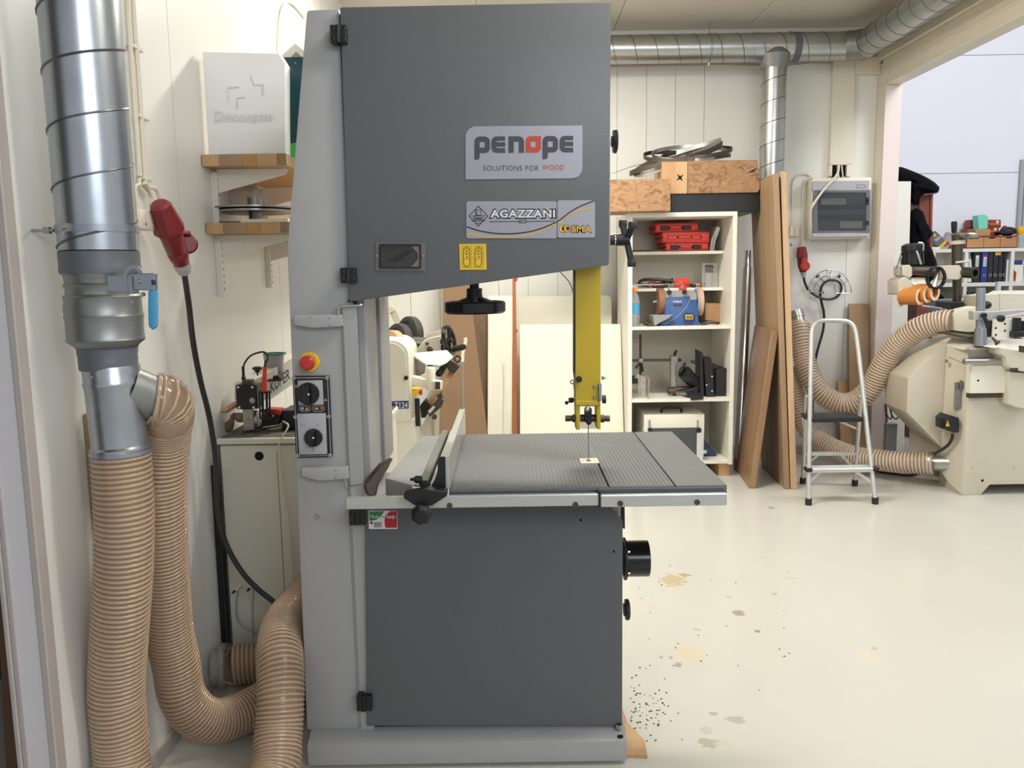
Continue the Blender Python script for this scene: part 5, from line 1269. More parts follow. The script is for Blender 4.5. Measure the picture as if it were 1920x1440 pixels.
MB().cyl(wl_ - V(.05, 0, 0), wr_ + V(.02, 0, 0), .012).build('arbor', M('steel'), gr)
MB().fpoly([(1224, 592), (1262, 590), (1254, 597), (1240, 604), (1228, 611), (1226, 604)], yg - .05, yg + .12, .003).build('water_trough', M('grinder_grey'), gr)
MB().tube([P(a, b, yg + .05) for a, b in ((1192, 534), (1240, 533.5), (1276, 532.5), (1280, 533), (1282, 536), (1283, 545))], .0055, 8).cyl(P(1254, 533, yg + .05), P(1254, 546, yg + .05), .005).build('support_bar', M('chrome'), gr)
for a, b in ((1254.5, 548), (1283, 547.5)):
    q = P(a, b, yg - .003); m = MB().lathe(q, q - V(0, .02, 0), [(0, .010), (.2, .017), (1, .016)], 8); m.build('clamp_knob', M('black'), gr)
sp_ = MB().loops([rrect(1281.5, 586.5, 1303, 608.5, 1)], front(yg), .003).build('switch_plate', M('ink_blue'), gr)
screws([P(a, b, yg - .003) for a, b in ((1283, 588), (1301.5, 588), (1283, 607), (1301.5, 607))], .0035, .002, sp_)
MB().loops([[(1285, 590), (1299, 590), (1299, 599), (1285, 599)]], front(yg - .003), .004).build('switch_box', M('yellow_sign'), sp_)
MB().loops([[(1287, 592), (1292, 592), (1292, 597.5), (1287, 597.5)]], front(yg - .007), .003).build('green_button', M('ink_green'), sp_)
MB().loops([[(1293, 592), (1298, 592), (1298, 597.5), (1293, 597.5)]], front(yg - .007), .003).build('red_button', M('red_bright'), sp_)
MB().tube(smooth_path([P(a, b, yg + c) for a, b, c in ((1312, 604, .1), (1325, 601, .08), (1345, 604, .05), (1348, 607, .0), (1330, 606, -.01), (1318, 609, .0), (1315, 605, .03), (1326, 602, .06))], .02), .005, 6).build('cord', M('black'), gr)
bo_ = thing('water_bottle', 'clear plastic bottle with orange cap and blue label on the grinder shelf', 'bottle', (P(1190, 612, yg).x, yg - .03, z3s))
bx_, by_ = P(1190, 612, yg - .03).x, yg - .03; hB = gz(538) - z3s
MB().lathe((bx_, by_, z3s), (bx_, by_, z3s + hB), [(0, .03), (.04, .036), (.3, .036), (.33, .034), (.36, .036), (.62, .036), (.75, .03), (.86, .016), (.88, .014), (.9, .014)], 24).build('body', M('glass_clear'), bo_)
MB().lathe((bx_, by_, z3s + hB * .34), (bx_, by_, z3s + hB * .6), [(0, .0368), (1, .0368)], 24, caps=False).build('label_band', M('blue_plastic'), bo_)
MB().lathe((bx_, by_, z3s + hB * .885), (bx_, by_, z3s + hB), [(0, .016), (.9, .016), (1, .014)], 18).build('cap', M('orange'), bo_)
m = MB().box(P(1322, 600, 6.1).x, P(1349, 600, 6.1).x, 6.1, 6.25, z3s, P(1330, 568, 6.1).z, .002).build('wood_block', M('wood_light')); tag(m, 'upright light wooden block on the shelf right of the grinder', 'block')
m = MB().lathe(P(1208, 613, yg - .05), P(1220, 608, yg - .02), [(0, .012), (.4, .016), (.5, .008), (1, .012)], 12).lathe(P(1214, 615, yg - .06), P(1224, 614, yg - .04), [(0, .006), (1, .01)], 10).build('small_clamp', M('steel_dark'))
m.location.z = z3s + .001; tag(m, 'small dark steel clamp lying left of the grinder', 'clamp')
m = MB().fpoly([(1194, 611), (1194, 592), (1199, 597), (1199, 612)], yg + .0, yg + .012, .002).build('black_wedge', M('black')); m.location.z = z3s; tag(m, 'flat black piece upright beside the bottle', 'plate')
# shelf 4: stands, dust shoe, black box, acrylic guards
ys4 = YSH + .2
ts = thing('tool_stand', 'steel rod stand with cross bar and clamp on the fourth shelf', 'stand', (P(1201, 748, ys4).x, ys4, z4s))
MB().cyl(V(P(1201, 700, ys4).x, ys4, z4s), P(1201, 627, ys4), .0085).build('upright_rod', M('steel_dark'), ts)
MB().cyl(V(SX0 + tk + .01, ys4 - .02, P(1201, 675, ys4).z), P(1262, 675, ys4 - .02), .009).build('cross_rod', M('steel_dark'), ts)
MB().obox(P(1201, 676, ys4 - .012), V(.018, 0, 0), V(0, .02, 0), V(0, 0, .02), .004).build('rod_clamp', M('steel'), ts)
MB().lathe(P(1200, 680, ys4 - .04), P(1192, 690, ys4 - .05), [(0, .006), (1, .010)], 10).lathe(P(1203, 680, ys4 - .04), P(1205, 697, ys4 - .05), [(0, .006), (1, .010)], 10).build('clamp_handle', M('black'), ts)
MB().fpoly([(1258, 668), (1271, 667), (1272, 678), (1268, 683), (1268, 726), (1258, 726)], ys4 - .05, ys4, .003).build('clamp_head', M('steel'), ts)
MB().lathe(P(1264, 667, ys4 - .02), P(1268, 657, ys4 - .03), [(0, .005), (.4, .010), (1, .008)], 10).lathe(P(1272, 675, ys4 - .02), P(1277, 675, ys4 - .02), [(0, .012), (1, .010)], 10).build('clamp_lever', M('black'), ts)
MB().cyl(P(1252, 731, ys4 - .06), P(1290, 728, ys4 - .06), .018).lathe(P(1252, 733, ys4 - .06), P(1266, 733, ys4 - .06), [(0, .026), (1, .026)], 16).cyl(V(P(1263, 735, ys4).x, ys4 - .03, z4s), P(1263, 722, ys4 - .03), .012).build('base_tube', M('steel_dark'), ts)
dh = thing('dust_shoe', 'black dust extraction shoe with angled nozzle on the fourth shelf', 'dust shoe', (P(1310, 748, ys4).x, ys4 - .1, z4s))
ya = ys4 - .13
MB().lathe(P(1282, 697, ya), P(1316, 733, ya + .1), [(0, .047), (.02, .05), (1, .045)], 28).build('nozzle', M('black'), dh)
q = P(1282, 697, ya); dd = (P(1316, 733, ya + .1) - q).normalized(); MB().lathe(q - dd * .001, q + dd * .002, [(0, .043), (1, .043)], 28).build('nozzle_mouth', M('poly_hole'), dh)
MB().fpoly([(1311, 657), (1318, 662), (1321, 748), (1312, 748)], ya + .02, ya + .16, .003).fpoly([(1320, 672), (1334, 671), (1341, 748), (1324, 748)], ya, ya + .12, .003).fpoly([(1334, 680), (1347, 685), (1347, 692), (1334, 690)], ya + .02, ya + .1, .003).build('bracket_plate', M('black'), dh)
for a, b in ((1302, 680), (1305, 690), (1296, 678)): MB().lathe(P(a, b, ya + .1), P(a + 14, b + 1, ya + .1), [(0, .012), (.3, .012), (.35, .007), (1, .007)], 10).build('adjuster', M('steel_dark'), dh)
MB().lathe(P(1276, 697, ya - .02), P(1285, 680, ya - .02), [(0, .016), (.3, .014), (.6, .01), (1, .009)], 12).build('lever', M('black_gloss'), dh)
screws([P(1335, 706, ya), P(1325, 722, ya), P(1335, 733, ya)], .006, .003, dh, 'label_white')
MB().fpoly([(1295, 740), (1318, 738), (1319, 749), (1296, 751)], ya - .09, ya + .05, .003).fpoly([(1280, 734), (1308, 726), (1310, 738), (1294, 742)], ya - .04, ya + .05, .003).build('foot', M('black'), dh)
m = MB().box(P(1342.5, 748, ya).x, P(1370, 748, ya).x, ya + .02, ya + .2, z4s, P(1350, 692, ya).z, .003).build('black_box', M('black')); tag(m, 'square black box at the right end of the fourth shelf', 'box')
ab = thing('acrylic_guard', 'clear acrylic guard plates at the left end of the fourth shelf', 'guard', (P(1205, 748, ya).x, ya - .02, z4s))
MB().box(P(1215, 748, ya - .05).x, P(1217.5, 748, ya - .05).x, ya - .06, ya + .14, z4s, P(1216, 709, ya - .05).z, .001).build('plate', M('acrylic'), ab)
MB().fpoly([(1194, 700), (1211, 708), (1211, 749), (1198, 745)], ya, ya + .006, .001).build('plate', M('acrylic'), ab)
MB().fpoly([(1184, 720), (1199, 716), (1212, 722), (1212, 727), (1184, 731)], ya + .03, ya + .05, .001).build('plate', M('acrylic'), ab)
MB().obox(P(1190, 714, ya + .02), V(.024, 0, 0), V(0, .02, 0), V(0, 0, .018), .004).lathe(P(1187, 704, ya), P(1187, 712, ya), [(0, .010), (1, .010)], 10).build('clamp', M('black'), ab)
# bottom shelf: boxed machine
yb_ = YSH + .04
bm_ = thing('cased_machine', 'cream boxed machine with black carry handle and smoked panel on the bottom shelf', 'machine', (P(1262, 865, yb_).x, yb_ + .2, z5s))
MB().box(P(1207, 860, yb_).x, P(1320, 860, yb_).x, yb_, yb_ + .38, z5s + .02, P(1262, 777, yb_).z, .008, 2).build('case', M('machine_white'), bm_)
MB().box(P(1207, 860, yb_).x + .02, P(1320, 860, yb_).x - .02, yb_ + .02, yb_ + .36, z5s, z5s + .022, .002).build('plinth', M('black'), bm_)
MB().tube(smooth_path([P(1240, 775, yb_ + .08), P(1241, 767, yb_ + .08), P(1247, 765, yb_ + .08), P(1271, 764.5, yb_ + .08), P(1277, 766, yb_ + .08), P(1278, 775, yb_ + .08)], .015), .009, 8).build('carry_handle', M('black'), bm_)
MB().fbox(1222, 803, 1312, 856, yb_ - .012, yb_ - .002, .002).build('smoked_panel', M('panel_glass'), bm_)
for a in (1219, 1310): q = P(a, 806, yb_); MB().lathe(q, q - V(0, .02, 0), [(0, .018), (.8, .018), (1, .015)], 18).build('round_knob', M('black'), bm_)
MB().fbox(1216.5, 788, 1219.5, 802, yb_ - .01, yb_).fbox(1307, 788, 1310, 802, yb_ - .01, yb_).build('screw_rod', M('steel'), bm_)
MB().fbox(1307, 812, 1318, 866, yb_ - .02, yb_ - .008, .002).ring(P(1320, 847, yb_ - .014), (0, 0, 1), .016, .022, .02, 4).build('side_rail', M('alu_white'), bm_)
m = MB().fpoly([(1319, 812), (1324, 813), (1344, 837), (1343, 841), (1319, 838)], yb_ + .1, yb_ + .2, .004).build('blue_bag', M('ink_blue')); m.location.z = z5s; tag(m, 'folded dark blue cloth bag beside the cased machine', 'bag')

# --- timbers, black trough and band-saw blades on top of the unit
bk2 = MB().box(P(1259, 380, 5.86).x, P(1424, 380, 5.86).x, 5.86, 6.36, zt_ + .001, P(1340, 363, 5.86).z, .003).build('black_box_beam', M('black')); tag(bk2, 'long black beam on top of the shelf unit under the burl timber', 'beam')
zbb = P(1340, 363, 5.86).z
B2 = thing('burl_timber', 'thick knotty timber with split right end on the black beam', 'timber', (P(1335, 360, 5.84).x, 5.95, zbb))
xa, xb, xm = P(1241, 330, 5.84).x, P(1423, 330, 5.84).x, P(1289.5, 330, 5.84).x
zz1, zz0 = P(1330, 301, 5.84).z, zbb + .001
MB().extr([V(xm + .001, 5.84, zz0), V(xb - .005, 5.84, zz0), V(xb + .012, 5.84, zz0 + .03), V(xb + .006, 5.84, zz0 + .1), V(xb - .012, 5.84, zz1), V(xm + .001, 5.84, zz1)], (0, .3, 0), .003).build('timber', M('burl_wood'), B2)
MB().box(xa, xm - .0005, 5.845, 6.14, zz0, zz1 - .003, .003).build('end_block', M('wood_light'), B2, label='paler end block with a star-shaped hole')
sc0 = P(1275, 333, 5.845); star = []
for k in range(8):
    a = R(45 * k + 40); rr_ = .034 if k % 2 == 0 else .010
    star.append(V(sc0.x + rr_ * math.cos(a), 5.8445, sc0.z + rr_ * math.sin(a)))
MB().extr(star, (0, .002, 0)).build('star_hole', M('poly_hole'), B2)
m = MB().extr([V(xb - .09, 5.8395, zz0 + .13), V(xb - .02, 5.8395, zz0 + .165), V(xb - .01, 5.8395, zz0 + .168), V(xb - .04, 5.8395, zz0 + .14)], (0, .002, 0)); m.build('crack', M('poly_hole'), B2)
bz = zt_ + .001
B1 = MB().box(P(1040, 366, 5.66).x, P(1257.5, 366, 5.66).x, 5.66, 6.0, bz, P(1200, 336, 5.66).z, .003).build('burl_timber', M('burl_wood')); tag(B1, 'knotty timber jutting out from behind the saw, lower than the split one', 'timber')
def ribbon(path, h, t=.0015, up=(0, 0, 1)):
    pts = smooth_path(path, .03, closed=True); m = MB(); N = len(pts); rings = []
    for i, p in enumerate(pts):
        tg = (pts[(i + 1) % N] - pts[i - 1]).normalized(); sd = tg.cross(Vector(up)).normalized() * t; uu = Vector(up) * h / 2
        rings.append([m.bm.verts.new(p + sd * a + uu * b) for a, b in ((1, 1), (1, -1), (-1, -1), (-1, 1))])
    fs = []
    for i in range(N):
        a, b = rings[i], rings[(i + 1) % N]
        for k in range(4): fs.append(m.bm.faces.new((a[k], a[(k + 1) % 4], b[(k + 1) % 4], b[k])))
    bmesh.ops.recalc_face_normals(m.bm, faces=fs); return m
zt2 = zz1
def ell(cx, cy, cz, rx, ry, tx, ty, n=14, wob=0): return [V(cx + rx * math.cos(a), cy + ry * math.sin(a), cz + tx * math.cos(a) + ty * math.sin(a) + wob * math.sin(2 * a)) for a in [2 * math.pi * k / n for k in range(n)]]
cxx = P(1280, 295, 6.05).x
coil = thing('blade_coil', 'coiled band saw blades in silvery loops on top of the timbers', 'blade', (cxx, 6.05, zt2 - .05))
for i, (dx, rx, ry, dz, tx, ty, hh) in enumerate(((.03, .31, .2, .012, .0, .05, .028), (.05, .27, .2, .03, .01, .075, .028), (-.05, .33, .2, -.005, .10, .03, .034), (-.04, .31, .18, .006, .115, .045, .03), (.10, .25, .2, .03, .03, .05, .026))):
    ribbon(ell(cxx + dx, 6.05, zt2 + .05 + dz, rx, ry, tx, ty, wob=.012 * (i % 3 - 1)), hh).build('blade_loop', M('steel' if i % 2 else 'steel_dark'), coil)
MB().tube(smooth_path([P(1147, 326, 5.95), P(1180, 314, 5.95), P(1215, 305, 5.95), P(1245, 301, 5.98)], .03), .0022, 5).build('loose_blade', M('steel'), coil)

# --- back extraction ducts
YD0 = 6.25; zc_ = P(1370, 90, YD0).z
bd_ = thing('ceiling_duct', 'galvanised spiral duct run under the ceiling with a branch dropping behind the timber panels', 'duct', (1.9, YD0, 2.98))
xL_, xR_ = -0.4, P(1592, 84, YD0).x
MB().cyl((xL_, YD0, zc_), (xR_, YD0, zc_), .1, n=40).build('spiral_pipe', M('galv_far'), bd_)
hp = [(xL_ + .155 * a / (2 * math.pi), YD0 + .1003 * math.cos(a), zc_ + .1003 * math.sin(a)) for a in [k * 2 * math.pi / 28 for k in range(int(28 * (xR_ - xL_) / .155))]]
MB().tube(hp, .0028, 4).build('spiral_seam', M('galv_seam'), bd_)
xv = P(1449, 220, YD0).x
MB().lathe((xv, YD0, P(1449, 336, YD0).z), (xv, YD0, zc_ - .09), [(0, .089), (1, .089)], 36, caps=False).build('branch_pipe', M('galv_far'), bd_)
z0v = P(1449, 336, YD0).z
hp = [(xv + .0893 * math.cos(a), YD0 + .0893 * math.sin(a), z0v + .15 * a / (2 * math.pi)) for a in [k * 2 * math.pi / 28 for k in range(int(28 * (zc_ - .12 - z0v) / .15))]]
MB().tube(hp, .0028, 4).build('branch_seam', M('galv_seam'), bd_)
MB().lathe((xv, YD0, zc_ - .15), (xv, YD0, zc_ - .02), [(0, .094), (.1, .098), (.25, .102), (.7, .12), (1, .10)], 36).build('saddle_tee', M('galv_dull'), bd_)
def dband(px, w_, mm, nm):
    x_ = P(px, 90, YD0).x; MB().ring((x_, YD0, zc_), (1, 0, 0), .099, .1028, w_, 36).build(nm, M(mm), bd_)
dband(1418, .055, 'galv', 'foil_tape'); dband(1490, .05, 'duct_tape', 'tape_band'); dband(1329, .02, 'zinc', 'strap')
q = P(1486, 60, YD0 - .08); MB().fpoly([(1480, 57), (1486, 60), (1500, 66), (1499, 71), (1484, 66)], YD0 - .06, YD0 - .055).build('tape_flap', M('duct_tape'), bd_)
q = P(1329, 115, YD0); MB().cyl(V(q.x, YD0, zc_ + .1), V(q.x, YD0, ZC), .004).lathe(V(q.x, YD0 - .01, zc_ - .125), V(q.x, YD0 - .01, zc_ - .1), [(0, .008), (1, .008)], 6).build('hanger_rod', M('steel'), bd_)
d0, d1 = V(xR_ + .06, YD0 - .02, zc_ + .0), V(2.60, 2.4, zc_ + .02)
MB().lathe((xR_ - .02, YD0, zc_), (xR_ + .11, YD0 - .07, zc_), [(0, .101), (.15, .106), (.3, .102), (1, .106)], 32).build('elbow', M('galv_dull'), bd_)
MB().cyl(V(xR_ + .1, YD0 + .02, zc_ + .0), d1, .1, n=40).build('spiral_pipe', M('galv_far'), bd_)
a0 = V(xR_ + .1, YD0 + .02, zc_); dl = (d1 - a0).length
pth = [a0.lerp(d1, t / 20) for t in range(21)]
MB().tube(helix_on(pth, .1003, .155, 24), .0028, 4).build('spiral_seam', M('galv_seam'), bd_)
# cable along the wall under the duct
wc = MB().tube(smooth_path([P(a, b, YB - .012) for a, b in ((1100, 124), (1147, 123), (1210, 121), (1250, 119), (1330, 122), (1425, 124), (1480, 123), (1525, 119), (1550, 110), (1564, 106))], .05), .006, 6).build('wall_cable', M('white_plastic')); tag(wc, 'thin cream cable clipped along the back wall under the duct', 'cable')
# trunking
tr = thing('cable_trunking', 'cream cable trunking dropping down the back wall above the fuse box', 'trunking', (P(1580, 330, YB).x, YB, P(1580, 330, YB).z))
a_, b_ = P(1563, 106, YB - .045), P(1596, 330, YB - .045)
MB().box(a_.x, b_.x, YB - .045, YB, b_.z + .085, a_.z, .002).box(a_.x, a_.x + .02, YB - .045, YB, b_.z, b_.z + .09).box(b_.x - .035, b_.x, YB - .045, YB, b_.z, b_.z + .09).build('duct_lid', M('beam_cream'), tr)
MB().box(a_.x + .02, b_.x - .035, YB - .02, YB, b_.z, b_.z + .09).build('open_end', M('poly_hole'), tr)
a2, b2_ = P(1597, 108, YB - .04), P(1641, 139, YB - .04)
MB().box(b_.x, XR - .001, YB - .05, YB, b2_.z, a2.z, .002).build('side_run', M('beam_cream'), tr)
# ================================================================ RIGHT SIDE: panels, fuse box, ladder, hoses, spindle moulder
def slant(name, label, a0, thick, a1, top, m, cat='panel', edge=None, group=None):
    """leaning panel from its bottom front corner, thickness and depth vectors and the raised top corner"""
    up = top - a0; dv = a1 - a0
    o = MB().extr([a0, a0 + dv, a0 + dv + up, a0 + up], thick, .003).build(name, M(m)); tag(o, label, cat, group); return o
a0 = PZ(1470.5, 917, .001); a1 = PZ(1427, 873, .001); th = PZ(1481.5, 917, .001) - a0; th.y = 0
tA = P(1449.5, 326, 5.48)
slant('beech_panel', 'tall beech panel leaning beside the shelf unit, left of its twin', a0, th * .97, a1, tA, 'beech', group=None)
b0 = PZ(1483.5, 918, .001); th2 = PZ(1495, 918, .001) - b0; th2.y = 0
slant('beech_panel', 'tall beech panel leaning beside the shelf unit, nearer the fuse box', b0, th2, b0 + (a1 - a0), P(1463.5, 321, 5.50), 'beech_edge')
c0 = PZ(1404.5, 916, .001); c1 = PZ(1377, 878, .001); th3 = PZ(1417.5, 916, .001) - c0; th3.y = 0
slant('oak_plank', 'short glossy brown plank leaning against the taller beech panels', c0, th3, c1, P(1447, 620, 5.46), 'oak_board', 'plank')
q0, q1 = PZ(1384, 880, .002), P(1404, 470, 6.22)
m = MB(); dv_ = (q1 - q0)
m.lathe(q0, q1, [(0, .036), (.92, .036), (.93, .028), (1, .026)], 10)
o = m.build('metal_profile', M('chrome'), angle=80); tag(o, 'long shiny metal profile leaning between shelf unit and oak plank', 'profile')

# fuse box
FB = 6.37
fz = thing('fuse_box', 'grey wall fuse box with a smoked window under the cable trunking', 'fuse box', P(1575, 450, YB))
MB().fbox(1523, 334, 1630, 447, FB, YB, .008, 2).build('housing', M('white_plastic'), fz)
MB().fbox(1524, 340, 1630, 357, FB - .014, FB + .01, .004).build('upper_cover', M('panel_grey'), fz)
MB().fbox(1523, 437, 1629, 444, FB - .014, FB + .01, .004).build('lower_cover', M('panel_grey'), fz)
MB().loops([rrect(1524, 357, 1630, 437, 3), rrect(1532, 361, 1623, 433, 3)], front(FB - .002), .012).build('door_frame', M('window_frame'), fz)
MB().fbox(1524, 357, 1630, 437, FB - .001, FB).build('mounting_plate', M('panel_grey'), fz)
m = MB()
for r_, y_ in enumerate((379, 398)): pass
MB().fbox(1530, 384, 1624, 392, FB - .006, FB - .001).fbox(1530, 404, 1624, 412, FB - .006, FB - .001).build('cover_rail', M('steel_dark'), fz)
for k in range(12):
    x_ = 1540 + k * 3.9
    MB().fbox(x_, 372, x_ + 3.3, 384, FB - .012, FB - .001, .001).build('breaker', M('grey_plastic'), fz)
for k in range(10):
    x_ = 1575 + k * 4.2
    MB().fbox(x_, 415, x_ + 3.6, 428, FB - .012, FB - .001, .001).build('breaker', M('grey_plastic'), fz)
MB().loops([rrect(1531, 360, 1624, 434, 3)], front(FB - .010), .003).build('smoked_door', M('panel_glass'), fz)
MB().loops([rrect(1605.5, 346.5, 1623, 352.5, .8), rrect(1606.3, 347.3, 1622.2, 351.7, .6)], front(FB - .014), .001).build('badge', M('ink'), fz)
for (a, b) in ((370, 0), (376, 0), (414, 0)): MB().fbox(1624, a, 1629, a + 8, FB - .018, FB - .01, .001).build('latch', M('black'), fz)
ca = MB()
for k, (dx, y1_) in enumerate(((0, 330), (5, 330), (-5, 331))): pass
def wall_cable(name, label, pts, r, Y=YB - .012, mm='white_plastic', cat='cable'):
    o = MB().tube(smooth_path([P(a, b, Y if len(c) == 0 else c[0]) for a, b, *c in pts], .02), r, 8).build(name, M(mm)); return tag(o, label, cat)
wall_cable('white_cable', 'thick cream cable hanging from the trunking across the fuse box', [(1573, 310, 6.47), (1568, 330, 6.36), (1545, 355, 6.34), (1524, 385, 6.34), (1519, 400, 6.36), (1518, 430, 6.40), (1517, 455, 6.44)], .010)
wall_cable('white_cable', 'outer thin cream cable curving from the fuse box top to the wall socket', [(1524, 333), (1510, 326), (1494, 330), (1486, 345), (1485, 380), (1484, 425)], .006)
wall_cable('white_cable', 'inner cream cable curving from the fuse box top to the right red plug', [(1526, 333), (1515, 334), (1508, 345), (1505, 370), (1504, 420), (1502, 466)], .009)
for k, (a, b) in enumerate(((1570, 318), (1566, 322), (1576, 320))):
    pass
for x_, lb_ in ((1570, 'left thin wire in the open mouth of the trunking above the fuse box'), (1578, 'right thin wire in the open mouth of the trunking above the fuse box')):
    wall_cable('trunking_wire', lb_, [(x_, 305, 6.475), (x_ + 1, 320, 6.465), (x_ + 3, 334, 6.44)], .006)
m = MB().fbox(1481, 423, 1498, 443, YB - .03, YB, .004).build('wall_socket', M('white_plastic')); tag(m, 'small cream double socket on the back wall beside the beech panel', 'socket')
MB().fbox(1489.2, 424, 1489.8, 442, YB - .0305, YB - .03).build('joint', M('wall_seam'), m)
q = P(1483, 459, YB); m = MB().lathe(q, q - V(0, .002, 0), [(0, .011), (1, .011)], 16).build('blue_dot', M('blue_plastic')); tag(m, 'tiny blue round sticker below the cream double socket', 'sticker')
# small wall screws around cables
screw_spots = [(1482, 356), (1501, 355), (1482, 384), (1499, 398), (1482, 412)]
# right red connector with black cable
yp = 6.40
rp2 = thing('power_connector', 'red industrial plug hanging on the back wall beside the beech panel', 'plug', P(1506, 520, yp))
MB().lathe(P(1503, 463, yp), P(1504, 482, yp), [(0, .030), (.1, .036), (.85, .044), (1, .046)], 8).build('socket', M('red_plug'), rp2, angle=25)
MB().lathe(P(1504, 482, yp), P(1506, 510, yp), [(0, .040), (.6, .037), (.9, .028), (1, .026)], 16).build('plug_body', M('red_plug'), rp2)
q = P(1509, 499, yp - .05); MB().lathe(q, q - V(0, .02, 0), [(0, .036), (.7, .036), (1, .03)], 22).fbox(1504.5, 483, 1513, 494, yp - .065, yp - .04, .004).build('flap', M('red_bright'), rp2)
MB().lathe(P(1506, 508, yp), P(1507, 520, yp), [(0, .021), (.5, .021), (.6, .017), (1, .016)], 10).build('gland', M('grey_plastic'), rp2, angle=20)
MB().tube(smooth_path([P(a, b, c) for a, b, c in ((1507, 519, yp), (1509, 530, 6.4), (1517, 545, 6.4), (1533, 556, 6.4), (1548, 561, 6.4), (1565, 559, 6.4), (1576, 548, 6.4), (1577, 535, 6.4), (1570, 527, 6.4), (1556, 525, 6.4), (1543, 533, 6.4), (1538, 548, 6.41), (1540, 565, 6.42), (1545, 590, 6.44), (1543, 620, 6.44), (1532, 660, 6.44), (1526, 700, 6.44), (1523, 770, 6.44), (1524, 830, 6.44))], .02), .010, 8).build('cable', M('rubber_cable'), rp2)
# half-round wire cable holder
wh = thing('cable_holder', 'half-round chrome wire cable holder on the back wall below the fuse box', 'cable holder', P(1556, 550, YB - .02))
def arcpx(cx, cy, rx, ry, a0, a1, Y, n=14): return [P(cx + rx * math.cos(R(a)), cy - ry * math.sin(R(a)), Y) for a in [a0 + (a1 - a0) * k / n for k in range(n + 1)]]
wires = [([P(1516, 547, 6.38)] + arcpx(1556, 548, 40, 42, 176, 4, 6.38) + [P(1596, 551, 6.38), P(1566, 550, 6.38), P(1564, 533, 6.38)], 0), (arcpx(1556, 548, 30, 32, 178, 2, 6.46) + [P(1585, 549, 6.46), P(1570, 549, 6.46)], 0), (arcpx(1556, 548, 19, 22, 200, -10, 6.47), 0)]
for w_, _ in wires: MB().tube(w_, .004, 6).build('wire', M('chrome'), wh)
for a in (150, 120, 95, 85, 60, 30):
    c1 = P(1556 + 40 * math.cos(R(a)), 548 - 42 * math.sin(R(a)), 6.38); c2 = P(1556 + 19 * math.cos(R(a)), 548 - 22 * math.sin(R(a)), 6.47)
    MB().tube([c1, c1.lerp(c2, .5) + V(0, .045, 0), c2], .0035, 6).build('spoke_wire', M('chrome'), wh)
MB().tube([P(1516, 547, 6.38), P(1544, 550, 6.40), P(1540, 535, 6.47)], .004, 6).build('wire', M('chrome'), wh)
screws([P(1532, 518, 6.46), P(1573, 518, 6.46)], .014, .006, wh, 'steel_dark')
# boards behind the ladder
def upright(name, label, px0, py0, px1, Y, th, m):
    a_, b_ = P(px0, py0, Y), P(px1, py0, Y)
    o = MB().extr([V(a_.x, Y, a_.z), V(b_.x, Y, a_.z), V(b_.x, Y - .13, 0.001), V(a_.x, Y - .13, 0.001)], (0, th, 0), .002).build(name, M(m)); tag(o, label, 'board'); return o
upright('wooden_board', 'tall pale wooden board leaning on the back wall behind the ladder', 1592, 570, 1629, 6.46, .018, 'beech')
upright('wooden_board', 'low narrow wooden board beside the taller one behind the ladder', 1571, 714, 1591, 6.44, .018, 'wood_light')
# hoses
st2 = MB().lathe(P(1492, 583, 6.28), P(1500, 613, 6.24), [(0, .052), (.3, .052), (.32, .056), (.4, .056), (.42, .05), (1, .05)], 24).build('duct_stub', M('galv_far')); tag(st2, 'short galvanised pipe stub slanting out behind the beech panels', 'pipe')
hp5 = [P(1498, 606, 6.24), P(1501, 632, 6.2), P(1508, 672, 6.16), P(1522, 712, 6.1), P(1546, 742, 6.05), P(1580, 757, 6.0), P(1612, 748, 5.95), P(1636, 722, 5.9), P(1656, 684, 5.84), P(1684, 645, 5.75), P(1724, 616, 5.62), P(1764, 604, 5.52), P(1788, 603, 5.46)]
hose('ribbed_hose', 'upper clear ribbed hose sagging behind the ladder and rising to the moulder top', hp5, .078, pitch=.022, rib='hose_rib_dark')
hp6 = [P(1480, 690, 6.27), P(1488, 730, 6.26), P(1500, 775, 6.22), P(1520, 812, 6.15), P(1556, 838, 5.98), P(1600, 855, 5.8), P(1650, 863, 5.64), P(1700, 867, 5.52), P(1752, 870, 5.42)]
hose('ribbed_hose', 'lower clear ribbed hose running behind the ladder to the moulder foot', hp6, .072, pitch=.022, rib='hose_rib_dark')
fcab = MB().tube(smooth_path([PZ(a, b, .012) for a, b in ((1625, 880), (1660, 886), (1700, 891), (1716, 888), (1724, 884))], .02), .010, 8).build('floor_cable', M('rubber_cable')); tag(fcab, 'black cable lying on the floor between ladder and moulder', 'cable')

# --- step ladder
ld_ = thing('step_ladder', 'small aluminium step ladder with black platform and black feet', 'ladder', PZ(1572, 935, 0))
def lf(px, py): return P(px, py, 5.03 + max(0, 940 - py) / 340 * .30)
def fz0(px, py): q = PZ(px, py, 0); return q
front_path = [lf(1516, 938), lf(1517, 860), lf(1519, 760), lf(1521, 660), lf(1522, 625), lf(1525, 612), lf(1532, 604), lf(1545, 601), lf(1575, 601), lf(1590, 603), lf(1599, 610), lf(1605, 625), lf(1612, 680), lf(1622, 770), lf(1632, 860), lf(1641, 938)]
MB().tube(smooth_path(front_path, .03), .0145, 10).build('front_frame', M('alu'), ld_)
yfoot = 5.56
rl = [(P(1513, 742, 5.27), V(PZ(1496, 900, 0).x, yfoot, .03)), (P(1614, 742, 5.27), PZ(1603, 903, .03))]
for a_, b_ in rl:
    MB().bar(a_, b_, .02, .026, up=(0, 1, 0), bevel=.003).build('rear_leg', M('alu'), ld_)
for q in (lf(1516, 938), lf(1641, 938), rl[0][1], rl[1][1]):
    MB().lathe(V(q.x, q.y, 0.0005), V(q.x, q.y, .042), [(0, .019), (.3, .021), (1, .021)], 12).build('rubber_foot', M('black'), ld_)
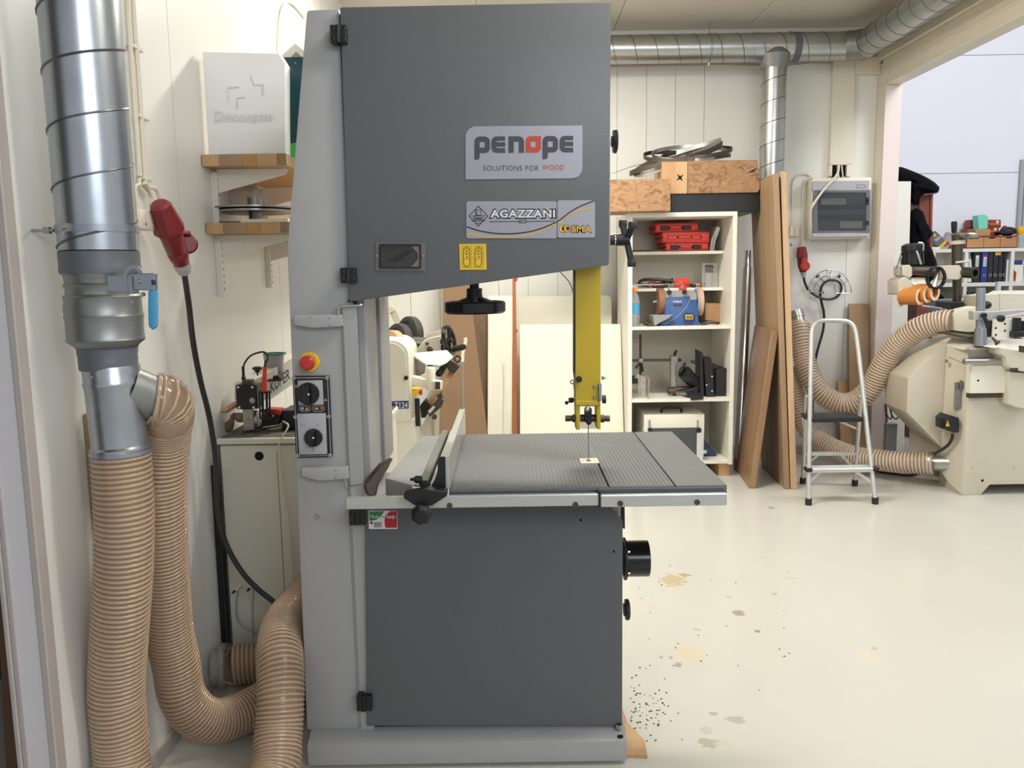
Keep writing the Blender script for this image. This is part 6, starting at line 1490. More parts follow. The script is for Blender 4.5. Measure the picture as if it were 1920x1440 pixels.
# platform and step
pz = lf(1570, 786).z
pa, pb = lf(1521, 786), lf(1617, 786)
MB().box(pa.x, pb.x, pa.y - .015, pa.y + .19, pz - .018, pz + .012, .005, 2).build('platform', M('black'), ld_, label='black ribbed platform step')
sa, sb2 = lf(1515, 880), lf(1639, 880)
MB().box(sa.x + .01, sb2.x - .01, sa.y - .025, sa.y + .075, sa.z - .02, sa.z + .008, .004).build('step', M('alu'), ld_)
m = MB()
for k in range(6): m.box(sa.x + .02, sb2.x - .02, sa.y - .02 + k * .015, sa.y - .014 + k * .015, sa.z + .0075, sa.z + .0095)
g_ = m.build('step_tread', M('alu_white'), ld_)
for q in (sa, sb2): MB().box(q.x - .018, q.x + .02, q.y - .028, q.y + .03, sa.z - .012, sa.z + .012, .003).build('step_cap', M('black'), ld_)
for (a_, b_) in ((lf(1538, 886), lf(1519, 902)), (lf(1607, 886), lf(1634, 904))): MB().bar(a_, b_, .018, .003, up=(0, 1, 0)).build('brace', M('alu'), ld_)
ra, rb_ = rl[0][0].lerp(rl[0][1], .68), rl[1][0].lerp(rl[1][1], .66)
MB().bar(ra, rb_, .016, .026).build('rear_rail', M('alu'), ld_)
MB().bar(ra.lerp(rb_, .3), rl[0][0].lerp(rl[0][1], .85), .014, .003, up=(0, 1, 0)).bar(ra.lerp(rb_, .68), rl[1][0].lerp(rl[1][1], .86), .014, .003, up=(0, 1, 0)).build('rear_brace', M('alu'), ld_)
MB().bar(V(pa.x + .005, pa.y + .17, pz - .01), rl[0][0].lerp(rl[0][1], .45), .014, .003, up=(0, 1, 0)).bar(lf(1585, 795) + V(0, .12, 0), rl[1][0].lerp(rl[1][1], .38), .014, .003, up=(0, 1, 0)).build('platform_brace', M('alu'), ld_)

# --- spindle moulder
YM = 5.20
sm = thing('spindle_moulder', 'big cream spindle moulder with angular hood standing in the wide opening', 'moulder', (3.35, 5.6, 0))
xm0 = PZ(1801, 927, 0).x
zt3 = P(1807, 652, YM).z
XE = xm0 + 1.25
# front plate with a foot notch
fl = [(1801, 926), (1804, 800), (1807, 652)]
fp = [V(xm0, YM, .0), V(xm0, YM, zt3), V(XE, YM, zt3), V(XE, YM, 0), V(XE - .2, YM, 0), V(XE - .28, YM, P(1860, 909, YM).z), V(P(1856, 909, YM).x, YM, P(1856, 909, YM).z), V(P(1839, 926, YM).x, YM, 0)]
MB().extr(fp, (0, .30, 0), .006, 2).build('cabinet', M('beige_machine'), sm)
MB().extr([V(xm0 + .002, YM + .30, .10), V(xm0 + .002, YM + .30, zt3), V(XE, YM + .30, zt3), V(XE, YM + .30, .10)], (0, .45, 0), .004).build('rear_cabinet', M('beige_machine'), sm)
MB().extr([V(xm0 - .002, YM + .001, .0), V(xm0 - .002, YM + .001, zt3 - .002), V(xm0 - .05, YM + .20, zt3 - .01), V(xm0 - .05, YM + .20, .12), V(xm0 - .028, YM + .12, .05)], (.05, .05, 0), .004).build('corner_plate', M('beige_machine'), sm)
hF = [(1702, 709), (1741, 668), (1778, 641), (1779, 846), (1766, 840), (1700, 773)]
vec = P(1660, 697, 5.86) - P(1702, 709, 5.42)
MB().extr([P(a, b, 5.42) for a, b in hF], vec, .006, 2).build('side_hood', M('beige_machine'), sm)
MB().extr([P(1740, 634, 5.72), P(1778, 630, 5.5), P(1828, 646, YM + .02), P(1808, 651, YM), P(1776, 646, 5.42)], (0, 0, -.02), .003).build('top_cover', M('machine_white'), sm)
# details on the side: seam, screws, plates, motor box
sx = xm0 - .024
def SP(px, py): return PX(px, py, sx)
m = MB(); m.tube([P(1779, 669, 5.28), P(1806, 681, YM - .002)], .002, 5); m.build('panel_joint', M('steel_dark'), sm)
for a, b in ((1775, 677), (1769, 806)): q = P(a, b, 5.36); MB().lathe(q, q - V(.008, .012, 0), [(0, .012), (1, .012)], 6).build('hex_bolt', M('steel'), sm)
def side_plate(name, pts, m, d=.004):
    w_ = [P(a, b, YM + .105 - (a - 1788) * .0035) for a, b in pts]
    return MB().extr(w_, V(-.012, -.02, 0), .001).build(name, M(m), sm)
sp1 = side_plate('rating_plate', [(1789, 731), (1801, 729), (1801, 764), (1788, 766)], 'zinc'); side_plate('warning_plate', [(1790, 717), (1798, 716), (1798, 732), (1790, 733)], 'window_frame'); side_plate('warning_plate', [(1800, 713), (1804, 713), (1804, 730), (1800, 730)], 'window_frame')
MB().fpoly([(1771, 786), (1780, 778), (1799, 784), (1799, 811), (1790, 812), (1771, 805)], YM + .02, YM + .14, .008, 2).build('motor_switch', M('black'), sm)
tri = MB().loops([[(1773, 799), (1780.5, 799.5), (1776.8, 788)]], front(YM + .018), .002).build('warning_triangle', M('yellow_sign'), sm)
MB().loops([[(1776.4, 792), (1777.4, 792), (1777.2, 796), (1776.6, 796)]], front(YM + .016), .0008).build('print', M('ink_black'), tri)
MB().tube(smooth_path([P(1786, 813, YM + .06), P(1785, 822, YM + .06), P(1778, 834, YM + .1), P(1766, 843, YM + .14), P(1754, 850, YM + .2)], .02), .010, 8).build('motor_cable', M('rubber_cable'), sm)
q0, q1 = P(1745, 869, 5.44), P(1792, 869, YM + .14); MB().cyl(q0, q1, .052, n=28).build('dust_outlet', M('galv_far'), sm)
MB().ring(q0.lerp(q1, .04), (q1 - q0), .074, .079, .022, 28).build('hose_clip', M('zinc'), sm)
q = P(1842, 901, YM); MB().lathe(q, q - V(0, .001, 0), [(0, .009), (1, .009)], 14).build('bolt_hole', M('poly_hole'), sm)
for a, b in ((1822, 877), (1901, 877)): q = P(a, b, YM); MB().lathe(q, q - V(0, .002, 0), [(0, .008), (1, .007)], 10).build('plug_cap', M('grey_plastic'), sm)
MB().fpoly([(1815, 656), (1880, 656), (1880, 672), (1816, 674)], YM - .004, YM).build('dark_recess', M('steel'), sm)
MB().cyl(P(1807, 678, YM - .07), P(1884, 677, YM - .07), .019, n=20).build('slide_rod', M('steel'), sm)
MB().fbox(1822, 685, 1896, 737, YM - .06, YM, .005).build('slide_box', M('machine_white'), sm)
q = P(1834, 713.5, YM - .06); MB().lathe(q, q - V(0, .001, 0), [(0, .007), (1, .007)], 12).build('bolt_hole', M('poly_hole'), sm)
MB().fbox(1818, 739, 1892, 745, YM - .04, YM).build('lower_rod', M('steel_dark'), sm)
MB().fpoly([(1892, 697), (1932, 700), (1932, 766), (1912, 766), (1890, 758)], YM - .10, YM, .004).build('slide_column', M('beige_machine'), sm)
MB().fpoly([(1875, 652), (1990, 668), (1990, 706), (1898, 694), (1888, 684), (1886, 670), (1876, 664)], YM - .13, YM + .1, .004).build('slide_carriage', M('beige_machine'), sm)
MB().fbox(1895, 690, 1909, 696, YM - .131, YM - .12).build('slot', M('steel_dark'), sm)
zTab = P(1850, 632, YM + .05).z
MB().extr([P(1846, 650, YM - .08), P(1846, 633, YM + .1), P(1990, 633, YM + .1), P(1990, 673, YM - .2), P(1912, 660, YM - .12)], (0, .22, 0), .003).build('table_front', M('machine_white'), sm)
MB().box(xm0 + .10, XE + .2, YM + .06, YM + .70, zt3 + .008, zt3 + .045, .004).build('table', M('alu_white'), sm)
MB().fpoly([(1912, 648), (1935, 651), (1935, 664), (1912, 660)], YM - .21, YM - .2).build('dark_slot', M('steel_dark'), sm)
lv = MB().lathe(P(1860, 632, YM - .1), P(1872, 645, YM - .12), [(0, .007), (.7, .010), (.75, .018), (1, .016)], 12).build('clamp_lever', M('steel_dark'), sm)
q0 = P(1838, 648, YM - .02); q1 = P(1839, 540, YM - .02)
MB().lathe(q0, q1, [(0, .038), (.3, .034), (.31, .027), (1, .027)], 22).build('guard_column', M('zinc'), sm)
MB().fpoly([(1825, 584), (1860, 584), (1940, 578), (1940, 592), (1862, 599), (1826, 600)], YM - .06, YM, .003).build('guard_arm', M('alu'), sm)
q = P(1842, 591, YM - .06); MB().lathe(q, q - V(0, .03, 0), [(0, .014), (.5, .016), (1, .014)], 14).bar(P(1846, 595, YM - .09), P(1853, 613, YM - .09), .022, .018, bevel=.003).build('arm_lever', M('black'), sm)
q = P(1873, 597, YM - .06); MB().lathe(q, q - V(0, .04, 0), [(0, .01), (.3, .022), (.8, .022), (1, .014)], 12).build('arm_knob', M('black'), sm)
MB().bar(P(1878, 595, YM - .08), P(1930, 585, YM - .08), .012, .012).build('white_lever', M('alu_white'), sm)
MB().fpoly([(1845, 555), (1874, 552), (1874, 602), (1846, 600)], YM + .25, YM + .5, .004).fpoly([(1874, 552), (1990, 553), (1990, 602), (1874, 602)], YM + .25, YM + .55, .004).build('fence_hood', M('beige_machine'), sm)
MB().extr([P(1845, 555, YM + .25), P(1874, 552, YM + .25), P(1990, 553, YM + .25), P(1990, 545, YM + .7), P(1862, 546, YM + .6)], (0, 0, .004)).build('fence_hood_top', M('machine_white'), sm)
MB().fbox(1863, 598, 1905, 632, YM + .12, YM + .135, .002).build('fence_plate', M('machine_white'), sm)
screws([P(a, b, YM + .12) for a, b in ((1884, 607), (1884, 620), (1867, 628), (1867, 615))], .007, .003, sm, 'black', name='bolt')
MB().fbox(1905, 596, 1914, 622, YM + .08, YM + .12, .003).fbox(1903, 622, 1925, 632, YM + .06, YM + .12, .003).build('pressure_shoe', M('black'), sm)
MB().fbox(1842, 600, 1862, 632, YM + .16, YM + .3, .006).build('cutter_block', M('steel_dark'), sm)
MB().ball(P(1850, 572, YM + .2), .026, 12, 8, sx=1.2).build('motor_knob', M('black'), sm)
m = MB().extr([P(1786, 588, 5.44), P(1812, 579, 5.36), P(1835, 574, 5.3), P(1836, 622, 5.3), P(1812, 623, 5.36), P(1786, 620, 5.44)], (0, .14, 0), .012, 2); m.build('hose_spout', M('machine_white'), sm)
MB().bar(P(1777, 622, 5.45), P(1835, 632, 5.25), .2, .01).build('spout_base', M('steel_dark'), sm)

# looped cords under the hood
lc = thing('looped_cord', 'brownish cords looped on the jamb under the moulder hood', 'cord loop', P(1664, 800, 6.2))
for pts in ([(1660, 758), (1662, 775), (1668, 786), (1672, 780), (1668, 764)], [(1661, 756), (1663, 800), (1661, 806)], [(1670, 760), (1672, 778), (1680, 786), (1685, 778), (1682, 772)]):
    MB().tube(smooth_path([P(a, b, 6.352) for a, b in pts], .01), .006, 6).build('cord_strand', M('steel_dark'), lc)
m = MB().box(P(1664, 800, 6.0).x, P(1683, 800, 6.0).x, 6.0, 6.06, 0.001, P(1670, 795, 6.0).z, .003).build('grey_plate', M('zinc')); tag(m, 'bluish grey plate standing on the floor under the moulder hood', 'plate')

# --- power feeder behind/above the moulder
YP = 5.75
pf = thing('power_feeder', 'cream power feeder on a steel post with orange rollers and handwheels', 'feeder', P(1796, 600, YP))
MB().fbox(1781, 566, 1808, 582, YP - .1, YP + .1, .006).build('foot', M('black'), pf)
MB().lathe(P(1794, 580, YP), P(1795, 436, YP), [(0, .028), (.45, .030), (.46, .036), (1, .036)], 20).build('post', M('steel_dark'), pf)
MB().lathe(P(1795, 458, YP), P(1795, 451, YP), [(0, .050), (1, .050)], 18).build('post_cap', M('beige_machine'), pf)
q0, q1 = P(1810, 448, YP), P(1811, 438, YP)
MB().lathe(q0, q1, [(0, .06), (.3, .08), (.8, .098), (1, .095)], 30).build('top_wheel', M('steel'), pf)
MB().lathe(P(1789, 437, YP), P(1789, 415, YP), [(0, .014), (.2, .018), (.9, .020), (1, .014)], 14).build('wheel_handle', M('black'), pf)
MB().fpoly([(1773, 498), (1799, 497), (1804, 503), (1804, 519), (1798, 525), (1772, 525), (1769, 516), (1769, 503)], YP - .07, YP + .07, .006).build('clamp_body', M('beige_machine'), pf)
qa, qb = P(1799, 510, YP - .02), P(1829, 512, YP - .14)
MB().ring(qa.lerp(qb, .5), qb - qa, .026, .037, (qb - qa).length, 26).build('cross_tube', M('steel_dark'), pf)
MB().cyl(qa.lerp(qb, .5), qa.lerp(qb, .52), .026, n=20).build('tube_plug', M('poly_hole'), pf)
MB().cyl(P(1706, 507, YP + .05), P(1772, 510, YP), .034, n=24).build('cross_tube', M('steel_dark'), pf)
MB().fpoly([(1692, 499), (1706, 496), (1711, 502), (1711, 518), (1703, 522), (1692, 516)], YP - .02, YP + .12, .006).build('head_clamp', M('beige_machine'), pf)
wc_ = P(1755, 521, YP - .13); wx = V(.25, -.97, 0)
hw3 = MB().ring(wc_, wx, .062, .078, .03, 32, .006).build('handwheel', M('black_gloss'), pf)
MB().bar(wc_ + V(.02, .02, .062), wc_ + V(-.02, -.02, -.062), .024, .014).build('spoke', M('steel'), hw3)
q0, q1 = P(1711, 496, YP + .1), P(1711, 456, YP + .1)
m = MB().lathe(q0, q1, [(0, .068), (.55, .068), (.56, .072), (.66, .072), (.68, .074), (.9, .072), (1, .045)], 28); mo = m.build('motor', M('black'), pf)
for k in range(14):
    a = 2 * math.pi * k / 14; d = V(math.cos(a), math.sin(a), 0)
    MB().bar(q0 + d * .07, q0.lerp(q1, .55) + d * .07, .006, .012, up=(d.x, d.y, 0)).build('cooling_fin', M('steel_dark'), mo)
MB().tube(smooth_path([P(1718, 471, YP), P(1722, 480, YP - .02), P(1727, 496, YP - .03)], .02), .008, 8).build('rod', M('chrome'), pf)
MB().tube(smooth_path([P(1690, 480, YP), P(1684, 495, YP - .02), P(1680, 512, YP - .02)], .02), .008, 8).build('rod', M('chrome'), pf)
MB().tube(smooth_path([P(1722, 455, YP), P(1731, 457, YP), P(1731, 470, YP)], .01), .006, 8).build('rod', M('chrome'), pf)
MB().fpoly([(1684, 526), (1698, 518), (1712, 530), (1716, 545), (1712, 552), (1684, 553)], YP - .02, YP + .15, .008).build('feed_head', M('beige_machine'), pf)
MB().extr([P(1706, 530, YP - .02), P(1712, 521, YP + .04), P(1738, 520, YP + .04), P(1742, 536, YP - .02), P(1724, 541, YP - .02)], (0, .12, 0), .003).build('white_cover', M('white_board'), pf)
for k, (a, b) in enumerate(((1726, 556), (1740, 552), (1753, 548))):
    yy = YP - .10
    q1 = P(a, b, yy); q0 = q1 + V(-.075, .115, 0)
    rl_ = MB().ring(q0.lerp(q1, .5), q1 - q0, .038, .058, (q1 - q0).length, 28, .003).build('feed_roller', M('orange_roll'), pf)
    MB().ring(q1 + (q1 - q0).normalized() * .001, q1 - q0, .037, .0575, .003, 28).build('roller_face', M('cream_roll'), rl_)
    MB().cyl(q0.lerp(q1, .3), q0.lerp(q1, .8), .038, n=20).build('roller_core', M('steel_dark'), rl_)
MB().tube([P(1728, 573, YP - .1), P(1770, 580, YP - .1), P(1782, 581, YP - .05)], .008, 8).build('lock_rod', M('chrome'), pf)
MB().tube([P(1792, 492, YP - .06), P(1816, 490, YP - .08), P(1819, 487, YP - .08), P(1820, 503, YP - .08)], .007, 8).build('white_handle', M('alu_white'), pf)
m = MB().fbox(1698, 552, 1702, 605, YP + .14, YP + .16)
# ================================================================ SECOND ROOM BEYOND THE OPENING
YQ = 8.5
zq = lambda py: P(1830, py, YQ).z
zTop = P(1830, 466, YQ).z; zMid = P(1830, 530, YQ).z
xA, xB = P(1748, 500, YQ).x, P(1990, 500, YQ).x
sh2 = thing('office_shelf', 'long white office shelf holding ring binders in the bright room', 'shelf', ((xA + xB) / 2, YQ + .2, 0))
MB().box(xA, xB, YQ, YQ + .42, zTop - .035, zTop, .002).build('top_board', M('shelf_white'), sh2)
MB().box(xA, xB, YQ, YQ + .42, zMid - .04, zMid, .002).build('lower_board', M('shelf_white'), sh2)
MB().box(xA, xB, YQ + .40, YQ + .42, .0, zTop - .035).build('back_board', M('shelf_white'), sh2)
for px in (1750, 1812, 1898, 1985): x_ = P(px, 500, YQ).x; MB().box(x_ - .018, x_ + .018, YQ + .002, YQ + .40, 0, zTop - .035, .001).build('divider', M('shelf_white'), sh2)
def binder(px0, px1, m, label, kind=None, dy=0, top=472):
    x0_, x1_ = P(px0, 500, YQ).x, P(px1, 500, YQ).x; z1 = zq(top)
    t = thing('ring_binder', label, 'binder', ((x0_ + x1_) / 2, YQ + .2, zMid), 'ring binders on the office shelf')
    MB().box(x0_ + .001, x1_ - .001, YQ + .03 + dy, YQ + .33, zMid + .0005, z1, .004).build('cover', M(m), t)
    xm_ = (x0_ + x1_) / 2
    if kind:
        zz = (zMid + z1) / 2
        MB().box(xm_ - .016, xm_ + .016, YQ + .028 + dy, YQ + .031 + dy, zz + .005, zz + .12, .0005).build('spine_label', M('paper'), t)
        if kind == 'r': MB().box(xm_ - .016, xm_ + .016, YQ + .0265 + dy, YQ + .0285 + dy, zz + .10, zz + .12).build('label_band', M('ink_flag_red'), t)
        m_ = MB()
        for k in range(4): m_.box(xm_ - .010, xm_ + .010, YQ + .0268 + dy, YQ + .0282 + dy, zz + .02 + k * .018, zz + .026 + k * .018)
        m_.build('print', M('ink'), t)
    MB().ring((xm_, YQ + .028 + dy, zMid + .075), (0, 1, 0), .010, .017, .006, 18).build('finger_ring', M('steel'), t)
binder(1828, 1841.5, 'binder_black', 'black ring binder with a white label, left of the blue one', 'w')
binder(1842, 1854.5, 'binder_blue', 'blue ring binder with a white and red spine label', 'r', -.01, 471)
binder(1855.5, 1865, 'binder_black', 'plain black ring binder directly right of the blue one')
binder(1865.5, 1875, 'binder_black', 'plain black ring binder, second right of the blue one')
bz_ = thing
binder(1875.5, 1884, 'binder_black', 'plain black ring binder, third right of the blue one')
binder(1884.5, 1890, 'binder_black', 'slim black ring binder beside the white folder')
m = MB().box(P(1890.5, 500, YQ).x, P(1894, 500, YQ).x, YQ + .03, YQ + .3, zMid, zq(488), .001).build('white_folder', M('paper')); tag(m, 'slim white folder at the right end of the binders', 'folder')
m = MB().fbox(1866.5, 471, 1876.5, 478.5, YQ + .024, YQ + .0275).build('sticky_note', M('yellow_bright')); tag(m, 'pale yellow note stuck on the black binders', 'note')
q = P(1818, 520, YQ + .1); rr0 = .05
m = MB().lathe(V(q.x, YQ + .1, zMid), V(q.x + .02, YQ + .14, zq(472)), [(0, rr0), (1, rr0)], 18).build('paper_roll', M('paper')); tag(m, 'upright paper roll left of the binders', 'paper roll')
m = MB().fbox(1900.5, 488, 1917, 527, YQ + .08, YQ + .1, .002).build('product_pack', M('paper')); m.location.z = zMid; tag(m, 'white pack with dark blue top in the right shelf bay', 'pack')
MB().fbox(1900.5, 488, 1917, 496, YQ + .076, YQ + .08).build('blue_header', M('binder_blue'), m)
MB().fpoly([(1900.5, 505), (1906, 512), (1904, 527), (1900.5, 527)], YQ + .076, YQ + .08).build('photo_print', M('rust_red'), m)
# things on top of the office shelf
yt = YQ + .06
x0_, x1_ = P(1811, 455, yt).x, P(1909, 455, yt).x
dr = thing('drawer_box', 'low wooden drawer box with three oak fronts on the office shelf', 'drawer box', ((x0_ + x1_) / 2, yt + .15, zTop))
MB().box(x0_, x1_, yt + .012, yt + .3, zTop + .0005, P(1860, 442, yt).z, .002).build('carcass', M('mahogany'), dr)
for k in range(3):
    a_, b_ = x0_ + .012 + (x1_ - x0_ - .024) * k / 3, x0_ + .012 + (x1_ - x0_ - .024) * (k + 1) / 3
    zz1 = P(1860, 445, yt).z
    dd_ = MB().box(a_ + .002, b_ - .002, yt, yt + .014, zTop + .012, zz1, .001).build('drawer', M('crate_wood'), dr)
    xm_ = (a_ + b_) / 2; MB().box(xm_ - .03, xm_ + .03, yt - .001, yt + .002, zz1 - .012, zz1).build('finger_pull', M('poly_hole'), dd_)
zd_ = P(1860, 442, yt).z
def pbox(name, label, pts, y, d, m, cat, z0=None, bev=.003, **k):
    o = MB().fpoly(pts, y, y + d, bev).build(name, M(m))
    if z0 is not None: o.location.z = z0 + .0005
    return tag(o, label, cat)
pbox('cardboard_box', 'small cardboard box on the drawer box below the mint pack', [(1829, 429), (1857, 429), (1857, 442), (1829, 442)], yt + .05, .15, 'cardboard', 'box', zd_)
zc2 = P(1840, 429, yt + .05).z - P(1840, 442, yt + .05).z + zd_
pbox('mint_pack', 'mint green paper pack standing on the small cardboard box', [(1833, 403), (1846, 401), (1853, 405), (1852, 428), (1835, 429)], yt + .06, .1, 'mint', 'pack', zc2)
r1 = pbox('brown_carton', 'lower dark red-brown carton behind the mint pack', [(1815, 426), (1873, 425), (1873, 441), (1815, 441)], yt + .21, .14, 'rust_red', 'carton', zd_)
hz2 = P(1850, 425, yt + .21).z - P(1850, 441, yt + .21).z + zd_
r2 = pbox('brown_carton', 'upper dark red-brown carton behind the mint pack', [(1820, 410), (1877, 410), (1877, 425), (1820, 425)], yt + .22, .12, 'rust_red', 'carton', hz2 + .001)
for o_, (a, b) in ((r1, (1866, 430)), (r2, (1870, 416))):
    q = P(a, b, yt + .21 if o_ is r1 else yt + .22); MB().lathe(q, q - V(0, .003, 0), [(0, .016), (1, .016)], 14).build('white_disc', M('paper'), o_)
    MB().fpoly([(1855, b + 3), (1874, b + 3), (1874, b + 5.5), (1855, b + 5.5)], yt + .205, yt + .21).build('orange_stripe', M('orange'), o_)
m = MB().ball(P(1890, 434, yt + .1), .085, 14, 8, sy=.8, sz=.55).box(P(1878, 436, yt).x, P(1904, 436, yt).x, yt + .02, yt + .14, P(1890, 440, yt).z, P(1890, 433, yt).z, .01).build('sander', M('black')); m.location.z = zd_; tag(m, 'black hand sander lying on the right of the drawer box', 'sander')
m = MB().ball(P(1884, 424, yt + .2), .035, 10, 7, sz=1.6).build('red_bottle', M('red_plug')); m.location.z = zd_; tag(m, 'small dark red bottle behind the black hand sander', 'bottle')
sb3 = thing('spray_bottle', 'grey spray bottle with yellow top at the right end of the shelf top', 'bottle', (P(1917, 462, yt).x, yt + .05, zTop))
MB().lathe((P(1917, 462, yt).x, yt + .05, zTop + .0005), (P(1917, 462, yt).x, yt + .05, P(1917, 440, yt).z), [(0, .045), (.05, .05), (.8, .05), (1, .03)], 18).build('body', M('panel_grey'), sb3)
MB().lathe((P(1917, 462, yt).x, yt + .05, P(1917, 440, yt).z), (P(1917, 462, yt).x, yt + .05, P(1917, 424, yt).z), [(0, .03), (.3, .04), (.8, .04), (1, .03)], 14).build('top', M('yellow_bright'), sb3)
def tilted(name, label, pts, y, d, m, cat, extra):
    o = MB().fpoly(pts, y, y + d, .003).build(name, M(m)); o.location.z = zTop + .0005; tag(o, label, cat)
    for nm, pp_, mm in extra: MB().fpoly(pp_, y - .004, y).build(nm, M(mm), o)
    return o
o = MB().fpoly([(1747, 441), (1755, 424), (1774, 443), (1763, 459)], yt + .02, yt + .12, .003).build('tilted_box', M('window_frame')); tag(o, 'grey and yellow box tilted at the left of the shelf top', 'box')
o.location.z = zTop
dz_ = zTop - min(P(1763, 459, yt + .02).z, 99)
for nm, pp_, mm in (('yellow_band', [(1763, 459), (1760, 455), (1773, 442), (1776, 446)], 'yellow_sign'), ('yellow_patch', [(1749.5, 432), (1753.5, 429), (1756.5, 433), (1752.5, 436)], 'yellow_sign'), ('grey_band', [(1752, 441), (1762, 434), (1765, 437), (1756, 445)], 'panel_grey')):
    b_ = MB().fpoly(pp_, yt + .016, yt + .02).build(nm, M(mm), o)
    b_.location.z = 0
    for v in b_.data.vertices: v.co.z += dz_
m = MB().fpoly([(1765, 462), (1772, 446), (1780, 429), (1786, 432), (1787, 444), (1776, 462)], yt + .14, yt + .22, .004).build('grey_pouch', M('grey_plastic')); m.location.z = zTop; tag(m, 'crumpled grey pouch beside the tilted grey and yellow box', 'pouch')
MB().fpoly([(1766, 461), (1777, 452), (1781, 457), (1772, 462)], yt + .135, yt + .14).build('red_corner', M('red_bright'), m)
pbox('paper_stack', 'flat stack of white papers at the left end of the shelf top', [(1746, 459), (1764, 459), (1764, 463), (1746, 463)], yt, .2, 'paper', 'papers', zTop)
# wardrobe with black jackets
YJ2 = 7.0
wdr = MB().fpoly([(1724, 365), (1750, 363), (1748, 610), (1722, 610)], YJ2, YJ2 + .5, .003); 
for v in wdr.bm.verts:
    if v.co.z < 1.2: v.co.z = 0
wdr = wdr.build('red_cupboard', M('mahogany')); tag(wdr, 'narrow mahogany cupboard behind the black jackets', 'cupboard')
MB().fpoly([(1745, 364), (1749, 364), (1747, 500), (1743, 500)], YJ2 - .01, YJ2).build('edge', M('rust_red'), wdr)
MB().fpoly([(1728, 361), (1757, 359), (1757, 363), (1728, 366)], YJ2 - .06, YJ2 + .5, .002).build('top_slab', M('panel_grey'), wdr)
def cloth(name, label, pts, Y, d, seed):
    random.seed(seed); m = MB()
    c = [sum(a[0] for a in pts) / len(pts), sum(a[1] for a in pts) / len(pts)]
    prev = None; rings = []
    for k, (s_, dy) in enumerate(((1.0, d), (1.03, d * .5), (1.0, .0 + d * .15), (.82, 0.0), (.5, -.03), (.2, -.045))):
        ring = []
        for i, (a, b) in enumerate(pts):
            q = P(c[0] + (a - c[0]) * s_ + random.uniform(-.8, .8), c[1] + (b - c[1]) * s_ + random.uniform(-.8, .8), Y + dy + random.uniform(-.025, .025))
            ring.append(m.bm.verts.new(q))
        rings.append(ring)
    n = len(pts); fs = []
    for a, b in zip(rings, rings[1:]):
        for i in range(n): fs.append(m.bm.faces.new((a[i], a[(i + 1) % n], b[(i + 1) % n], b[i])))
    fs.append(m.bm.faces.new(rings[0])); fs.append(m.bm.faces.new(rings[-1]))
    bmesh.ops.recalc_face_normals(m.bm, faces=fs)
    bmesh.ops.subdivide_edges(m.bm, edges=list(m.bm.edges), cuts=1, use_grid_fill=True, smooth=.4)
    o = m.build(name, M('black_fabric'), angle=50); tag(o, label, 'jacket'); return o
cloth('black_jacket', 'black jacket draped over the top of the mahogany cupboard', [(1678, 318), (1690, 316), (1704, 321), (1722, 328), (1742, 339), (1757, 353), (1756, 360), (1735, 362), (1722, 372), (1714, 384), (1708, 378), (1704, 345), (1690, 342), (1678, 342)], YJ2 - .12, .25, 4)
cloth('black_jacket', 'long black coat hanging down in front of the mahogany cupboard', [(1706, 400), (1718, 394), (1728, 400), (1736, 420), (1746, 440), (1738, 450), (1745, 470), (1754, 500), (1750, 520), (1728, 535), (1706, 530), (1704, 460)], YJ2 - .2, .2, 9)
wd2 = MB().fpoly([(1660, 340), (1708.5, 340), (1705, 640), (1658, 640)], 6.70, 6.73, .002)
for v in wd2.bm.verts:
    if v.co.z < 1.3: v.co.z = 0
wd2 = wd2.build('white_door_panel', M('shelf_white')); tag(wd2, 'plain white door panel just inside the second room', 'door panel')
q = P(1691, 567, 6.70); MB().lathe(q, q - V(0, .02, 0), [(0, .02), (.6, .02), (1, .012)], 16).build('lock', M('steel'), wd2)
# work table with clutter under the shelf
yw = 7.6; zw = P(1800, 575, yw).z
wt_ = thing('work_table', 'grey work table below the office shelf behind the feeder', 'table', (P(1830, 575, yw).x, yw + .4, 0))
xw0, xw1 = P(1706, 575, yw).x, P(2050, 575, yw).x
MB().box(xw0, xw1, yw, yw + .8, zw - .04, zw, .003).build('table_top', M('grey_dark_tub'), wt_)
for x_ in (xw0 + .05, xw1 - .1):
    for y_ in (yw + .05, yw + .7): MB().box(x_, x_ + .06, y_, y_ + .06, 0, zw - .04, .002).build('leg', M('steel_dark'), wt_)
MB().box(xw0 + .05, xw1 - .1, yw + .72, yw + .74, .1, zw - .05).build('modesty_panel', M('saw_black'), wt_)
def onT(name, label, px0, px1, py, y, d, m, cat):
    a_, b_ = P(px0, py, y), P(px1, py, y)
    o = MB().box(a_.x, b_.x, y, y + d, zw + .0005, a_.z, .006, 2).build(name, M(m)); return tag(o, label, cat)
tb_ = onT('grey_tub', 'open grey plastic tub on the work table under the orange rollers', 1742, 1782, 562, yw + .05, .3, 'grey_dark_tub', 'tub')
a_, b_ = P(1742, 562, yw + .05), P(1782, 562, yw + .05)
MB().box(a_.x - .012, b_.x + .012, yw + .04, yw + .37, a_.z - .012, a_.z + .004, .004).build('rim', M('zinc'), tb_)
MB().ball(((a_.x + b_.x) / 2, yw + .2, a_.z), .1, 12, 7, sx=1.1, sz=.7).build('dark_contents', M('black_fabric'), tb_)
onT('black_frame_screen', 'small black-framed screen on the work table behind the moulder', 1815, 1836, 546, yw + .2, .03, 'black', 'screen')
onT('paper_tray', 'white paper tray on the work table right of the feeder post', 1800, 1862, 562, yw + .3, .3, 'paper', 'tray')
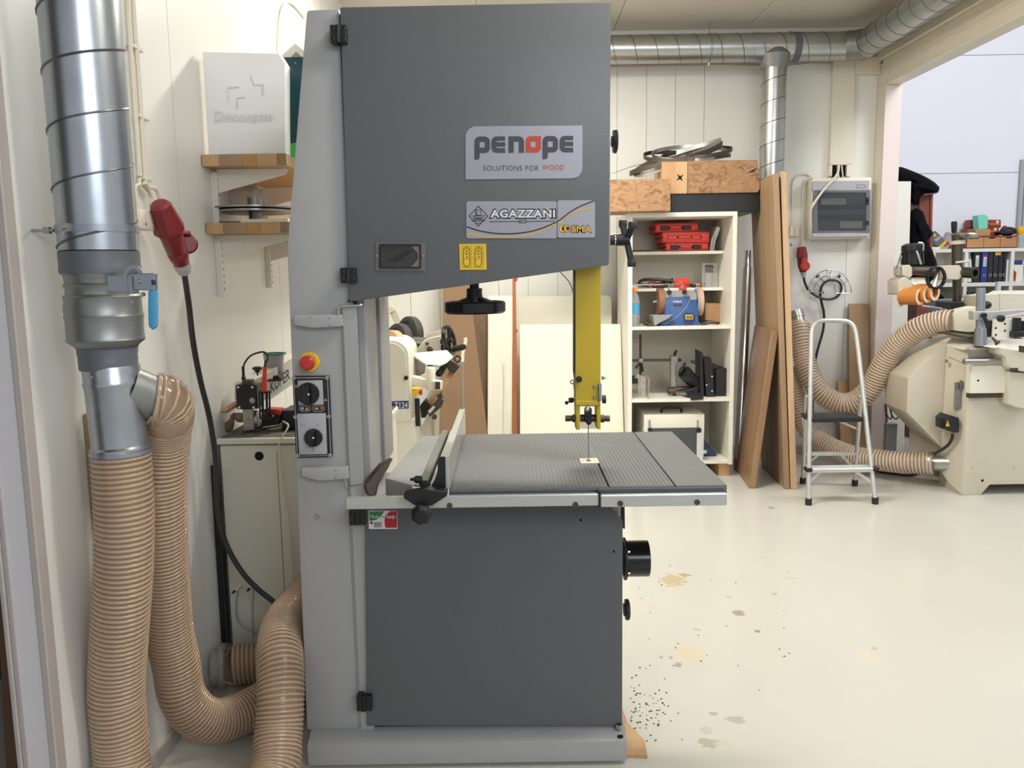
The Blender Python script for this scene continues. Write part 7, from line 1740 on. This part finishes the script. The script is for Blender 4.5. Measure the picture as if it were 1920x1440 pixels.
onT('grey_monitor_base', 'grey device on the work table below the binders', 1850, 1905, 552, yw + .45, .2, 'panel_grey', 'device')
pc = MB().lathe((P(1870, 560, yw + .1).x, yw + .1, zw), (P(1870, 560, yw + .1).x, yw + .1, P(1870, 528, yw + .1).z), [(0, .05), (.03, .05), (.05, .025), (1, .025)], 16).build('desk_post', M('alu_white')); tag(pc, 'pale upright post on the work table at right', 'post')
MB().bar((P(1870, 560, yw + .1).x, yw + .1, P(1870, 530, yw + .1).z), (P(1895, 560, yw + .1).x, yw + .1, P(1895, 530, yw + .1).z), .02, .02).build('arm', M('alu_white'), pc)
mr = MB().fpoly([(1672, 560), (1696, 556), (1702, 640), (1672, 640)], 7.28, 7.32, .003)
mr.bm.free()
# conduit on the far wall
cx2 = P(1913, 360, YR - .03).x
cw = MB().cyl((cx2, YR - .032, zTop + .1), (cx2, YR - .032, P(1918, 300, YR).z), .02, n=14).build('wall_conduit', M('panel_grey')); tag(cw, 'thin grey conduit rising on the far bright wall', 'conduit')
MB().cyl((cx2 + .05, YR - .032, zTop + .1), (cx2 + .05, YR - .032, P(1918, 300, YR).z + .1), .012, n=12).build('second_pipe', M('panel_grey'), cw)

# ================================================================ SMALL THINGS ON THE FLOOR
random.seed(11)
cr_ = MB()
for k in range(105):
    a = random.random()
    px, py = (random.gauss(1215, 26), random.gauss(1330, 32)) if k < 75 else (random.uniform(1180, 1500), random.uniform(1030, 1300))
    if px < 1182: px = 1182 + random.random() * 20
    g_ = PZ(px, py, 0); s_ = random.uniform(.001, .0026); rz = random.random() * 6.28
    ax2, ay2 = V(math.cos(rz), math.sin(rz), 0) * s_ * random.uniform(1, 1.8), V(-math.sin(rz), math.cos(rz), 0) * s_
    cr_.obox(g_ + V(0, 0, .0012), ax2, ay2, V(0, 0, .001))
o = cr_.build('wood_crumbs', M('steel_dark')); o['kind'] = 'stuff'; tag(o, 'dark crumbs and chips scattered on the floor beside the saw base', 'crumbs')
random.seed(5)
for (px, py, s_) in ((1196, 1410, .03), (1190, 1436, .02)):
    pass
